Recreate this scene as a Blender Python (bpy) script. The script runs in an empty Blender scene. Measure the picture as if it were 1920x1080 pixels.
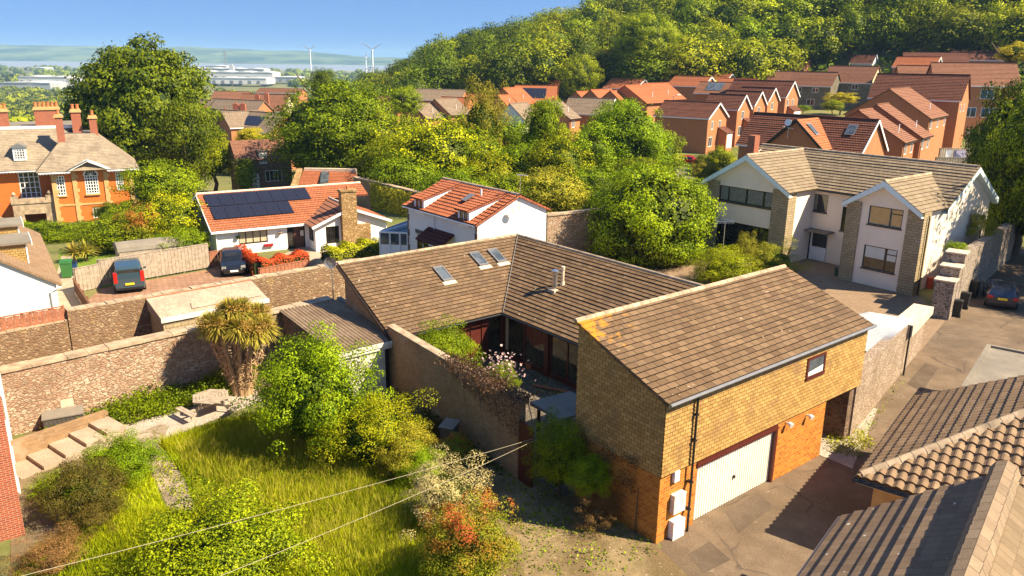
import bpy, math, random
import numpy as np
from mathutils import Vector, Matrix
rad = math.radians
sc = bpy.context.scene
C = sc.collection
# ------------------------------------------------------------------ camera
F = 1480.0; CH = 15.0; TH = math.atan(430 / F); RO = rad(0.7)
_f = Vector((0, math.cos(TH), -math.sin(TH))); _r0 = Vector((1, 0, 0)); _u0 = Vector((0, math.sin(TH), math.cos(TH)))
_r = _r0 * math.cos(RO) + _u0 * math.sin(RO); _u = -_r0 * math.sin(RO) + _u0 * math.cos(RO)
cd = bpy.data.cameras.new('camera'); cam = bpy.data.objects.new('camera', cd); C.objects.link(cam)
cd.sensor_width = 36; cd.lens = F / 1920 * 36; cd.clip_start = 0.5; cd.clip_end = 40000
cam.matrix_world = Matrix(((_r.x, _u.x, -_f.x, 0), (_r.y, _u.y, -_f.y, 0), (_r.z, _u.z, -_f.z, CH), (0, 0, 0, 1)))
sc.camera = cam
# ------------------------------------------------------------------ light
SUN_AZ, SUN_EL = -16.0, 45.0          # azimuth measured from +X towards +Y
w = bpy.data.worlds.new('World'); sc.world = w; w.use_nodes = True
nt = w.node_tree; bg = nt.nodes['Background']; sky = nt.nodes.new('ShaderNodeTexSky')
sky.sky_type = 'NISHITA'; sky.sun_disc = False; sky.sun_elevation = rad(SUN_EL); sky.sun_rotation = rad(90 - SUN_AZ)
sky.altitude = 100; sky.air_density = 1.0; sky.dust_density = 0.4; sky.ozone_density = 2.5
tcw = nt.nodes.new('ShaderNodeTexCoord'); va = nt.nodes.new('ShaderNodeVectorMath'); va.operation = 'ADD'; va.inputs[1].default_value = (0, 0, 0.34); nt.links.new(tcw.outputs['Generated'], va.inputs[0])
nt.links.new(va.outputs[0], sky.inputs['Vector']); mxw = nt.nodes.new('ShaderNodeMix'); mxw.data_type = 'RGBA'; mxw.blend_type = 'MULTIPLY'; mxw.inputs[0].default_value = 1.0; mxw.inputs[7].default_value = (0.71, 0.83, 0.93, 1)
nt.links.new(sky.outputs[0], mxw.inputs[6]); nt.links.new(mxw.outputs[2], bg.inputs[0]); bg.inputs[1].default_value = 0.098
ld = bpy.data.lights.new('sun', 'SUN'); ld.energy = 5.0; ld.angle = rad(0.5); ld.color = (1.0, 0.84, 0.59)
lo = bpy.data.objects.new('sun', ld); C.objects.link(lo)
_s = Vector((math.cos(rad(SUN_AZ)) * math.cos(rad(SUN_EL)), math.sin(rad(SUN_AZ)) * math.cos(rad(SUN_EL)), math.sin(rad(SUN_EL))))
lo.rotation_euler = _s.to_track_quat('Z', 'Y').to_euler(); lo.location = (0, 0, 60)
sc.view_settings.view_transform = 'Standard'; sc.view_settings.look = 'None'
sc.view_settings.exposure = 1.38; sc.view_settings.gamma = 1.0
sc.cycles.max_bounces = 6; sc.cycles.diffuse_bounces = 3; sc.cycles.transparent_max_bounces = 6
sc.cycles.volume_bounces = 0
# ------------------------------------------------------------------ measuring (photo pixel -> world point)
def ray(px, py): return _f * F + _r * (px - 960) - _u * (py - 540)
def P(px, py, z=0.0):
    d = ray(px, py); t = (z - CH) / d.z; return Vector((0, 0, CH)) + d * t
def Q(px, py, D):
    d = ray(px, py); t = D / d.y; return Vector((0, 0, CH)) + d * t
CA, SA = math.cos(rad(39)), math.sin(rad(39))
def G(u, v, z=0.0): return Vector((u * CA - v * SA, u * SA + v * CA, z))
def UVg(p): return (p.x * CA + p.y * SA, -p.x * SA + p.y * CA)
CN, SN = math.cos(rad(52)), math.sin(rad(52))
def N52(s, t, z=0.0): return Vector((s * CN - t * SN, s * SN + t * CN, z))
def sst(a, b, x):
    t = min(1, max(0, (x - a) / (b - a))); return t * t * (3 - 2 * t)
# ------------------------------------------------------------------ terrain
def interp(x, xs, ys): return float(np.interp(x, xs, ys))
PXS = [560, 640, 700, 800, 900, 1000, 1100, 1300, 1500, 1900, 2400]
CRS = [-20, -14, -5, 6, 12.5, 16.5, 23, 40, 52, 62, 66]
def gz(x, y):
    r = math.hypot(x, y)
    if y < 20: return 0.0
    k = x / max(y, 1e-3); px = 960 + 1542 * k
    wl = 1 - sst(-0.30, -0.02, k)
    left = -interp(r, [78, 100, 200, 350, 800, 1200], [0, 3.5, 10, 22, 42, 46])
    right = interp(r, [100, 140, 175, 230, 300], [0, 0.0, 1.5, 4.5, 6])
    if px < 1150: right -= sst(1150, 700, px) * interp(r, [120, 250], [0, 3.5])
    base = left * wl + right * (1 - wl)
    cr = interp(px, PXS, CRS)
    hl = sst(225, 350, r) * sst(560, 720, px)
    z = base * (1 - hl) + cr * hl
    if r > 420: 
        t = sst(420, 1500, r); z = z * (1 - t) - 46 * t
    return z
# ------------------------------------------------------------------ object helpers
def tag(o, label=None, cat=None, group=None, kind=None):
    if label: o['label'] = label
    if cat: o['category'] = cat
    if group: o['group'] = group
    if kind: o['kind'] = kind
    return o
def empty(name, loc, rz=0.0, label=None, cat=None, group=None):
    o = bpy.data.objects.new(name, None); C.objects.link(o); o.location = loc; o.rotation_euler = (0, 0, rz)
    o.empty_display_size = 0.3
    return tag(o, label, cat, group)
def link(name, me, mat=None, parent=None, loc=None):
    o = bpy.data.objects.new(name, me); C.objects.link(o)
    if mat is not None and len(me.materials) == 0:
        for m in (mat if isinstance(mat, (list, tuple)) else [mat]): me.materials.append(m)
    if parent is not None: o.parent = parent
    if loc is not None: o.location = loc
    return o
def copy_tree(o, parent=None, label=None):
    c = o.copy(); C.objects.link(c)
    if parent is not None: c.parent = parent
    for ch in [x for x in o.children]: copy_tree(ch, c)
    if label: c['label'] = label
    return c
class MB:
    def __init__(s): s.v = []; s.f = []; s.uv = []; s.mi = []
    def quad(s, pts, uvs=None, mi=0):
        pts = [Vector(p) for p in pts]
        i = len(s.v); s.v += [tuple(p) for p in pts]; s.f.append(tuple(range(i, i + len(pts)))); s.mi.append(mi)
        if uvs is None:
            n = Vector((0, 0, 0))
            for a in range(len(pts)):
                p, q = pts[a], pts[(a + 1) % len(pts)]
                n += p.cross(q)
            if n.length > 0: n.normalize()
            if abs(n.z) > 0.7: uvs = [(p.x, p.y) for p in pts]
            else:
                e = Vector((-n.y, n.x, 0)); e.normalize(); uvs = [(p.dot(e), p.z) for p in pts]
        s.uv += uvs
        return s
    def box(s, x0, x1, y0, y1, z0, z1, mi=0):
        a, b, c, d = (x0, y0, z0), (x1, y0, z0), (x1, y1, z0), (x0, y1, z0)
        e, f, g, h = (x0, y0, z1), (x1, y0, z1), (x1, y1, z1), (x0, y1, z1)
        for q in ((a, b, f, e), (b, c, g, f), (c, d, h, g), (d, a, e, h), (e, f, g, h), (d, c, b, a)): s.quad(q, None, mi)
        return s
    def prism(s, poly, z0, z1, mi=0):
        n = len(poly)
        zt = z1 if isinstance(z1, (list, tuple)) else [z1] * n
        for i in range(n):
            a, b = poly[i], poly[(i + 1) % n]; za, zb = zt[i], zt[(i + 1) % n]
            s.quad([(a[0], a[1], z0), (b[0], b[1], z0), (b[0], b[1], zb), (a[0], a[1], za)], None, mi)
        s.quad([(p[0], p[1], zt[i]) for i, p in enumerate(poly)], None, mi)
        s.quad([(p[0], p[1], z0) for p in reversed(poly)], None, mi)
        return s
    def tube(s, pts, r, seg=8, mi=0, caps=True):
        pts = [Vector(p) for p in pts]; rs = r if isinstance(r, (list, tuple)) else [r] * len(pts)
        rings = []
        for i, p in enumerate(pts):
            d = (pts[min(i + 1, len(pts) - 1)] - pts[max(i - 1, 0)]).normalized()
            a = d.orthogonal().normalized() if abs(d.z) < 0.9 else Vector((1, 0, 0)); a = (a - d * a.dot(d)).normalized(); b = d.cross(a)
            rings.append([p + (a * math.cos(t) + b * math.sin(t)) * rs[i] for t in [2 * math.pi * k / seg for k in range(seg)]])
        for i in range(len(rings) - 1):
            for k in range(seg):
                k2 = (k + 1) % seg; s.quad([rings[i][k], rings[i][k2], rings[i + 1][k2], rings[i + 1][k]], None, mi)
        if caps: s.quad(list(reversed(rings[0])), None, mi); s.quad(rings[-1], None, mi)
        return s
    def bar(s, a, b, w_, h_, mi=0, up=(0, 0, 1)):
        a, b = Vector(a), Vector(b); d = (b - a).normalized(); up = Vector(up)
        if abs(d.dot(up)) > 0.95: up = Vector((1, 0, 0))
        x = d.cross(up).normalized() * w_ / 2; y = x.cross(d).normalized() * h_ / 2
        A = [a - x - y, a + x - y, a + x + y, a - x + y]; B = [p + (b - a) for p in A]
        for i in range(4):
            j = (i + 1) % 4; s.quad([A[i], A[j], B[j], B[i]], None, mi)
        s.quad(list(reversed(A)), None, mi); s.quad(B, None, mi)
        return s
    def mesh(s, name):
        me = bpy.data.meshes.new(name); me.from_pydata(s.v, [], s.f); l = me.uv_layers.new(name='UVMap')
        l.data.foreach_set('uv', [c for p in s.uv for c in p]); me.polygons.foreach_set('material_index', s.mi); me.update(); return me
    def build(s, name, mat, parent=None, loc=None, smooth=False):
        me = s.mesh(name)
        if smooth: me.polygons.foreach_set('use_smooth', [True] * len(me.polygons))
        return link(name, me, mat, parent, loc)
# wall panel a->b (outward = right of a->b), openings cut with reveals
def wall(mb, a, b, z0, z1, ops=(), dep=0.12, mi=0, top=None):
    a = Vector((a[0], a[1], 0)); b = Vector((b[0], b[1], 0)); L = (b - a).length; e = (b - a) / L; n = Vector((e.y, -e.x, 0))
    def pt(s, z, d=0): q = a + e * s - n * d; return (q.x, q.y, z)
    ss = sorted(set([0, L] + [o[0] for o in ops] + [o[1] for o in ops])); zz = sorted(set([z0, z1] + [o[2] for o in ops] + [o[3] for o in ops]))
    for i in range(len(ss) - 1):
        for j in range(len(zz) - 1):
            sm, zm = (ss[i] + ss[i + 1]) / 2, (zz[j] + zz[j + 1]) / 2
            if any(o[0] < sm < o[1] and o[2] < zm < o[3] for o in ops): continue
            q = [(ss[i], zz[j]), (ss[i + 1], zz[j]), (ss[i + 1], zz[j + 1]), (ss[i], zz[j + 1])]
            mb.quad([pt(*c) for c in q], [(a.x * e.x + a.y * e.y + c[0], c[1]) for c in q], mi)
    for o in ops:
        s0, s1, u0, u1 = o[:4]
        mb.quad([pt(s0, u0), pt(s0, u0, dep), pt(s0, u1, dep), pt(s0, u1)], None, mi); mb.quad([pt(s1, u0, dep), pt(s1, u0), pt(s1, u1), pt(s1, u1, dep)], None, mi)
        mb.quad([pt(s0, u1), pt(s0, u1, dep), pt(s1, u1, dep), pt(s1, u1)], None, mi); mb.quad([pt(s0, u0, dep), pt(s0, u0), pt(s1, u0), pt(s1, u0, dep)], None, mi)
    if top: # list of (s,z) above z1 making a gable polygon
        pts = [(0, z1), (L, z1)] + list(top)
        mb.quad([pt(*c) for c in pts], [(a.x * e.x + a.y * e.y + c[0], c[1]) for c in pts], mi)
# window filling an opening; bars nx by ny (or explicit split list)
def window(par, a, b, o, fm, gm, nx=2, ny=1, dep=0.08, fw=0.06, name='window', sill=None, splits=None, top_bar=None, pane_mi=None, curtain=None):
    a = Vector((a[0], a[1], 0)); b = Vector((b[0], b[1], 0)); L = (b - a).length; e = (b - a) / L; n = Vector((e.y, -e.x, 0))
    s0, s1, z0, z1 = o[:4]
    def pt(s, z, d): q = a + e * s - n * d; return Vector((q.x, q.y, z))
    def fb(m, sa, sb, za, zb, d0, d1):
        p = [pt(sa, za, d0), pt(sb, za, d0), pt(sb, za, d1), pt(sa, za, d1)]; m.prism([(q.x, q.y) for q in p], za, zb)
    m = MB(); d0, d1 = dep - 0.035, dep + 0.035
    fb(m, s0, s1, z0, z0 + fw, d0, d1); fb(m, s0, s1, z1 - fw, z1, d0, d1)
    fb(m, s0, s0 + fw, z0 + fw, z1 - fw, d0, d1); fb(m, s1 - fw, s1, z0 + fw, z1 - fw, d0, d1)
    xs = splits if splits is not None else [i / nx for i in range(1, nx)]
    for x in xs:
        c = s0 + (s1 - s0) * x; fb(m, c - fw / 2, c + fw / 2, z0 + fw, z1 - fw, d0, d1)
    for j in range(1, ny):
        c = z0 + (z1 - z0) * j / ny; fb(m, s0 + fw, s1 - fw, c - fw / 2.6, c + fw / 2.6, d0 + 0.004, d1 - 0.004)
    if top_bar:
        xa, xb, fz = top_bar; c = z0 + (z1 - z0) * fz; fb(m, s0 + (s1 - s0) * xa, s0 + (s1 - s0) * xb, c - fw / 2, c + fw / 2, d0 + 0.004, d1 - 0.004)
    if sill: fb(m, s0 - 0.06, s1 + 0.06, z0 - 0.07, z0 - 0.002, -0.08, dep)
    w_ = m.build(name, fm, par)
    g = MB(); g.quad([pt(s0 + fw, z0 + fw, dep), pt(s1 - fw, z0 + fw, dep), pt(s1 - fw, z1 - fw, dep), pt(s0 + fw, z1 - fw, dep)])
    g.build('pane', gm, w_)
    if curtain:
        cu = MB(); zt = z1 - fw; zb = z0 + (z1 - z0) * (1 - curtain[1])
        for (fa, fb_) in curtain[2]:
            cu.quad([pt(s0 + (s1 - s0) * fa, zb, dep - 0.006), pt(s0 + (s1 - s0) * fb_, zb, dep - 0.006), pt(s0 + (s1 - s0) * fb_, zt, dep - 0.006), pt(s0 + (s1 - s0) * fa, zt, dep - 0.006)])
        cu.build('blind', curtain[0], w_)
    return w_
# tiled roof slope; pts planar convex, pts[0]->pts[1] is the eave
def slope(mb, pts, gauge=0.25, step=0.03, wave=None, thick=0.12, mi=0, mi_side=None, uo=0.0):
    pts = [Vector(p) for p in pts]; e = (pts[1] - pts[0]).normalized(); m3 = pts[2] - pts[0]
    n = e.cross(m3).normalized(); 
    if n.z < 0: n = -n
    s = n.cross(e).normalized()
    if s.dot(m3) < 0: s = -s
    ab = [((p - pts[0]).dot(e), (p - pts[0]).dot(s)) for p in pts]; bm = max(q[1] for q in ab)
    def rng_(bv):
        xs = []
        for i in range(len(ab)):
            (a0, b0), (a1, b1) = ab[i], ab[(i + 1) % len(ab)]
            if abs(b1 - b0) < 1e-6:
                if abs(bv - b0) < 1e-5: xs += [a0, a1]
            elif min(b0, b1) - 1e-6 <= bv <= max(b0, b1) + 1e-6: xs.append(a0 + (a1 - a0) * (bv - b0) / (b1 - b0))
        return (min(xs), max(xs)) if xs else (0, 0)
    nr = max(1, int(round(bm / gauge))); gg = bm / nr
    amin, amax = min(q[0] for q in ab), max(q[0] for q in ab)
    if wave: cols = list(np.arange(amin, amax + wave[0] / 6, wave[0] / 6))
    def row(bv, off):
        lo, hi = rng_(bv); r = []
        if wave:
            for c in cols:
                x = min(max(c, lo), hi); wv = wave[1] * (0.5 + 0.5 * math.cos(2 * math.pi * x / wave[0])) ** 0.8; r.append((x, bv, off + wv))
        else: r = [(lo, bv, off), (hi, bv, off)]
        return r
    def W(q): return pts[0] + e * q[0] + s * q[1] + n * q[2]
    prev = row(0, -thick * 0.3); jr = random.Random(int(bm * 1000) + int(amax * 100))
    for k in range(nr):
        b0, b1 = k * gg, (k + 1) * gg
        r0 = row(b0 if k else 1e-6, step * jr.uniform(0.7, 1.35)); r1 = row(min(b1, bm - 1e-6), 0.0)
        for (ra, rb) in ((prev, r0), (r0, r1)):
            for i in range(len(ra) - 1):
                if abs(ra[i][0] - ra[i + 1][0]) < 1e-7 and abs(rb[i][0] - rb[i + 1][0]) < 1e-7: continue
                q = [ra[i], ra[i + 1], rb[i + 1], rb[i]]
                mb.quad([W(c) for c in q], [(c[0] + uo, c[1] / gg * gauge) for c in q], mi)
        prev = r1
    ms = mi if mi_side is None else mi_side
    for i in range(len(pts)):
        a, b = ab[i], ab[(i + 1) % len(ab)]
        mb.quad([W((a[0], a[1], -thick)), W((b[0], b[1], -thick)), W((b[0], b[1], step * 0.6)), W((a[0], a[1], step * 0.6))], None, ms)
    mb.quad([W((a[0], a[1], -thick)) for a in reversed(ab)], None, ms)
    return e, s, n
def ridge_caps(mb, a, b, r=0.11, pitch=0.45, mi=0):
    a, b = Vector(a), Vector(b); L = (b - a).length; n = max(1, int(L / pitch)); d = (b - a) / n
    side = d.cross(Vector((0, 0, 1))).normalized(); up = side.cross(d).normalized()
    for i in range(n):
        p0 = a + d * i; p1 = a + d * (i + 0.97); rr = [r * 1.08, r]
        prof = [(-1.25, -0.45), (-0.8, 0.35), (0, 0.75), (0.8, 0.35), (1.25, -0.45)]
        A = [p0 + side * x * rr[0] + up * y * rr[0] for x, y in prof]; B = [p1 + side * x * rr[1] + up * y * rr[1] for x, y in prof]
        for k in range(4): mb.quad([A[k], A[k + 1], B[k + 1], B[k]], None, mi)
        mb.quad(A, None, mi)
# ------------------------------------------------------------------ materials
def newmat(name):
    m = bpy.data.materials.new(name); m.use_nodes = True; nt = m.node_tree; b = nt.nodes['Principled BSDF']
    return m, nt, b
def ND(nt, t, **k):
    n = nt.nodes.new(t)
    for a, v in k.items():
        if hasattr(n, a) and a not in ('Scale',): setattr(n, a, v)
        else: n.inputs[a].default_value = v
    return n
def mixc(nt, f, a, b, mode='MIX'):
    n = nt.nodes.new('ShaderNodeMix'); n.data_type = 'RGBA'; n.blend_type = mode
    for i, v in ((0, f), (6, a), (7, b)):
        if hasattr(v, 'is_output'): nt.links.new(v, n.inputs[i])
        else: n.inputs[i].default_value = v if i == 0 else (tuple(v) + (1,) if len(v) == 3 else v)
    return n.outputs[2]
def noise(nt, vec, scale, detail=4, rough=0.55):
    n = nt.nodes.new('ShaderNodeTexNoise'); n.inputs['Scale'].default_value = scale; n.inputs['Detail'].default_value = detail; n.inputs['Roughness'].default_value = rough
    nt.links.new(vec, n.inputs['Vector']); return n.outputs[0]
def ramp(nt, v, lo, hi):
    n = nt.nodes.new('ShaderNodeMapRange'); n.inputs[1].default_value = lo; n.inputs[2].default_value = hi; nt.links.new(v, n.inputs[0]); return n.outputs[0]
def coord(nt, k='Object'): return nt.nodes.new('ShaderNodeTexCoord').outputs[k]
def bump(nt, b, h, s=0.3, d=0.02):
    n = nt.nodes.new('ShaderNodeBump'); n.inputs['Strength'].default_value = s; n.inputs['Distance'].default_value = d
    nt.links.new(h, n.inputs['Height']); nt.links.new(n.outputs[0], b.inputs['Normal'])
def plain(name, col, rough=0.6, metal=0.0, var=0.12, scale=3.0, spec=0.4, bm=0.0):
    m, nt, b = newmat(name); b.inputs['Roughness'].default_value = rough; b.inputs['Metallic'].default_value = metal; b.inputs['Specular IOR Level'].default_value = spec
    c = coord(nt); nz = noise(nt, c, scale, 5)
    f = ramp(nt, nz, 0.3, 0.7); dk = tuple(x * (1 - var) for x in col); lt = tuple(min(1, x * (1 + var * 0.6)) for x in col)
    nt.links.new(mixc(nt, f, dk, lt), b.inputs['Base Color'])
    if bm: bump(nt, b, noise(nt, c, scale * 8, 4), bm, 0.02)
    return m
def brick(name, c1, c2, mort, bw=0.225, bh=0.075, ms=0.008, bias=0.0, stain=None, lichen=None, lichen2=None, rough=0.85, bm=0.4, off=0.5, mottle=0.25, spec=0.25, grad=None):
    m, nt, b = newmat(name); b.inputs['Roughness'].default_value = rough; b.inputs['Specular IOR Level'].default_value = spec
    uv = coord(nt, 'UV'); oc = coord(nt)
    br = nt.nodes.new('ShaderNodeTexBrick'); br.offset = off; nt.links.new(uv, br.inputs['Vector'])
    for k, v in (('Color1', c1 + (1,)), ('Color2', c2 + (1,)), ('Mortar', mort + (1,)), ('Scale', 1.0), ('Mortar Size', ms), ('Mortar Smooth', 0.1), ('Bias', bias), ('Brick Width', bw), ('Row Height', bh)): br.inputs[k].default_value = v
    col = br.outputs['Color']
    n1 = ramp(nt, noise(nt, oc, 1.1, 6, 0.65), 0.3, 0.72)
    col = mixc(nt, n1, mixc(nt, 1.0, col, (1 - mottle, 1 - mottle, 1 - mottle), 'MULTIPLY'), col)
    n2 = ramp(nt, noise(nt, oc, 14, 3, 0.6), 0.2, 0.8)
    col = mixc(nt, n2, mixc(nt, 1.0, col, (0.82, 0.82, 0.82), 'MULTIPLY'), col)
    if stain:
        f = ramp(nt, noise(nt, oc, stain[1], 5, 0.6), stain[2], stain[2] + 0.12); ff = nt.nodes.new('ShaderNodeMath'); ff.operation = 'MULTIPLY'; nt.links.new(f, ff.inputs[0]); ff.inputs[1].default_value = stain[3]
        col = mixc(nt, ff.outputs[0], col, stain[0])
    for li in (lichen, lichen2):
        if li:
            vo = nt.nodes.new('ShaderNodeTexVoronoi'); vo.inputs['Scale'].default_value = li[1]; nt.links.new(uv, vo.inputs['Vector'])
            lt = nt.nodes.new('ShaderNodeMath'); lt.operation = 'LESS_THAN'; lt.inputs[1].default_value = li[2]; nt.links.new(vo.outputs['Distance'], lt.inputs[0])
            g2 = ramp(nt, noise(nt, oc, 5.0, 3), 0.5, 0.62); mm = nt.nodes.new('ShaderNodeMath'); mm.operation = 'MULTIPLY'; nt.links.new(lt.outputs[0], mm.inputs[0]); nt.links.new(g2, mm.inputs[1])
            col = mixc(nt, mm.outputs[0], col, li[0])
    nt.links.new(col, b.inputs['Base Color'])
    if bm:
        h = nt.nodes.new('ShaderNodeMath'); h.operation = 'SUBTRACT'; nt.links.new(n2, h.inputs[0]); nt.links.new(br.outputs['Fac'], h.inputs[1]); bump(nt, b, h.outputs[0], bm, 0.01)
    return m
def stone(name, cols, mort, sx=3.2, sz=6.5, edge=0.06, bm=0.7, stain=None, rough=0.9):
    m, nt, b = newmat(name); b.inputs['Roughness'].default_value = rough; b.inputs['Specular IOR Level'].default_value = 0.2
    uv = coord(nt, 'UV'); mp = nt.nodes.new('ShaderNodeMapping'); mp.inputs['Scale'].default_value = (sx, sz, 1)
    nz = nt.nodes.new('ShaderNodeTexNoise'); nz.inputs['Scale'].default_value = 2.5; nt.links.new(uv, nz.inputs['Vector'])
    ad = mixc(nt, 0.12, uv, nz.outputs['Color'], 'LINEAR_LIGHT'); nt.links.new(ad, mp.inputs['Vector'])
    v1 = nt.nodes.new('ShaderNodeTexVoronoi'); nt.links.new(mp.outputs[0], v1.inputs['Vector']); v1.inputs['Scale'].default_value = 1.0
    v2 = nt.nodes.new('ShaderNodeTexVoronoi'); v2.feature = 'DISTANCE_TO_EDGE'; nt.links.new(mp.outputs[0], v2.inputs['Vector']); v2.inputs['Scale'].default_value = 1.0
    sp = nt.nodes.new('ShaderNodeSeparateColor'); nt.links.new(v1.outputs['Color'], sp.inputs[0])
    cr = nt.nodes.new('ShaderNodeValToRGB'); cr.color_ramp.interpolation = 'CONSTANT'
    el = cr.color_ramp.elements
    for i, c in enumerate(cols):
        q = el[i] if i < 2 else el.new(i / len(cols)); q.position = i / len(cols); q.color = c + (1,)
    nt.links.new(sp.outputs[0], cr.inputs[0]); oc = coord(nt)
    col = mixc(nt, ramp(nt, noise(nt, oc, 0.75, 7, 0.7), 0.36, 0.64), mixc(nt, 1.0, cr.outputs[0], (0.60, 0.56, 0.52), 'MULTIPLY'), cr.outputs[0])
    n2 = ramp(nt, noise(nt, oc, 11, 4, 0.7), 0.25, 0.75); col = mixc(nt, n2, mixc(nt, 1.0, col, (0.7, 0.7, 0.7), 'MULTIPLY'), col)
    if stain:
        f = ramp(nt, noise(nt, oc, stain[1], 6, 0.65), stain[2], stain[2] + 0.1); ff = nt.nodes.new('ShaderNodeMath'); ff.operation = 'MULTIPLY'; nt.links.new(f, ff.inputs[0]); ff.inputs[1].default_value = stain[3]
        col = mixc(nt, ff.outputs[0], col, stain[0])
    eg = ramp(nt, v2.outputs['Distance'], edge * 0.4, edge * 1.6); col = mixc(nt, eg, mort, col)
    nt.links.new(col, b.inputs['Base Color'])
    h = nt.nodes.new('ShaderNodeMath'); h.operation = 'ADD'; nt.links.new(eg, h.inputs[0]); nt.links.new(n2, h.inputs[1]); bump(nt, b, h.outputs[0], bm, 0.03)
    return m
def leafmat(name, dark, light, trans=0.25, rough=0.55, huev=0.03, tip=None):
    m, nt, b = newmat(name); b.inputs['Roughness'].default_value = rough; b.inputs['Specular IOR Level'].default_value = 0.12
    at = nt.nodes.new('ShaderNodeAttribute'); at.attribute_name = 'tint'; oi = nt.nodes.new('ShaderNodeObjectInfo')
    col = mixc(nt, at.outputs['Fac'], dark, light)
    if tip:
        sp = nt.nodes.new('ShaderNodeSeparateXYZ'); nt.links.new(coord(nt, 'Generated'), sp.inputs[0]); mu = nt.nodes.new('ShaderNodeMath'); mu.operation = 'MULTIPLY'
        nt.links.new(ramp(nt, sp.outputs[2], tip[1], tip[1] + 0.35), mu.inputs[0]); nt.links.new(ramp(nt, noise(nt, coord(nt), 2.2, 3), 0.42, 0.58), mu.inputs[1]); col = mixc(nt, mu.outputs[0], col, tip[0])
    hs = nt.nodes.new('ShaderNodeHueSaturation'); r = nt.nodes.new('ShaderNodeMapRange'); nt.links.new(oi.outputs['Random'], r.inputs[0]); r.inputs[3].default_value = 0.5 - huev * 0.4; r.inputs[4].default_value = 0.5 + huev * 0.3
    nt.links.new(r.outputs[0], hs.inputs['Hue']); r2 = nt.nodes.new('ShaderNodeMapRange'); r2.inputs[3].default_value = 0.78; r2.inputs[4].default_value = 1.2
    mlt = nt.nodes.new('ShaderNodeMath'); mlt.operation = 'FRACT'; m7 = nt.nodes.new('ShaderNodeMath'); m7.operation = 'MULTIPLY'; m7.inputs[1].default_value = 7.3; nt.links.new(oi.outputs['Random'], m7.inputs[0]); nt.links.new(m7.outputs[0], mlt.inputs[0]); nt.links.new(mlt.outputs[0], r2.inputs[0])
    nt.links.new(r2.outputs[0], hs.inputs['Value']); nt.links.new(col, hs.inputs['Color']); nt.links.new(hs.outputs[0], b.inputs['Base Color'])
    tr = nt.nodes.new('ShaderNodeBsdfTranslucent'); nt.links.new(hs.outputs[0], tr.inputs[0]); ms = nt.nodes.new('ShaderNodeMixShader'); ms.inputs[0].default_value = trans
    nt.links.new(b.outputs[0], ms.inputs[1]); nt.links.new(tr.outputs[0], ms.inputs[2]); nt.links.new(ms.outputs[0], nt.nodes['Material Output'].inputs[0])
    return m
def ground(name, cols, scales=(0.15, 1.2, 9), bm=0.3, rough=0.95, th=(0.42, 0.58), speck=None):
    m, nt, b = newmat(name); b.inputs['Roughness'].default_value = rough; b.inputs['Specular IOR Level'].default_value = 0.2; oc = coord(nt)
    n1 = ramp(nt, noise(nt, oc, scales[0], 5, 0.6), th[0], th[1]); n2 = ramp(nt, noise(nt, oc, scales[1], 6, 0.65), 0.35, 0.65); n3 = ramp(nt, noise(nt, oc, scales[2], 5, 0.7), 0.3, 0.7)
    col = mixc(nt, n1, cols[0], cols[1]); col = mixc(nt, n2, col, mixc(nt, 0.5, col, cols[2])); col = mixc(nt, n3, mixc(nt, 1.0, col, (0.72, 0.72, 0.72), 'MULTIPLY'), col)
    if speck:
        vo = nt.nodes.new('ShaderNodeTexVoronoi'); vo.inputs['Scale'].default_value = speck[1]; nt.links.new(oc, vo.inputs['Vector'])
        lt = nt.nodes.new('ShaderNodeMath'); lt.operation = 'LESS_THAN'; lt.inputs[1].default_value = speck[2]; nt.links.new(vo.outputs['Distance'], lt.inputs[0]); col = mixc(nt, lt.outputs[0], col, speck[0])
    nt.links.new(col, b.inputs['Base Color'])
    if bm: bump(nt, b, n3, bm, 0.03)
    return m
def glassy(name, col, rough=0.05, spec=0.8):
    m, nt, b = newmat(name); b.inputs['Roughness'].default_value = rough; b.inputs['Specular IOR Level'].default_value = spec
    oc = coord(nt); nt.links.new(mixc(nt, ramp(nt, noise(nt, oc, 1.7, 3), 0.4, 0.6), tuple(x * 0.5 for x in col), col), b.inputs['Base Color'])
    return m
M = {}
M['slate'] = brick('weathered_tile', (0.150, 0.092, 0.048), (0.245, 0.155, 0.085), (0.03, 0.019, 0.011), 0.42, 0.25, 0.012, lichen=((0.55, 0.48, 0.38), 2.6, 0.10), stain=((0.11, 0.07, 0.045), 0.7, 0.55, 0.6), mottle=0.28, bm=0.25)
M['slate_lichen'] = brick('lichened_tile', (0.150, 0.090, 0.047), (0.25, 0.158, 0.086), (0.03, 0.019, 0.011), 0.42, 0.25, 0.012, lichen=((0.52, 0.42, 0.30), 2.2, 0.09), stain=((0.10, 0.065, 0.038), 0.8, 0.55, 0.5), lichen2=((0.50, 0.40, 0.27), 4.1, 0.07), mottle=0.25, bm=0.25)
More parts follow.
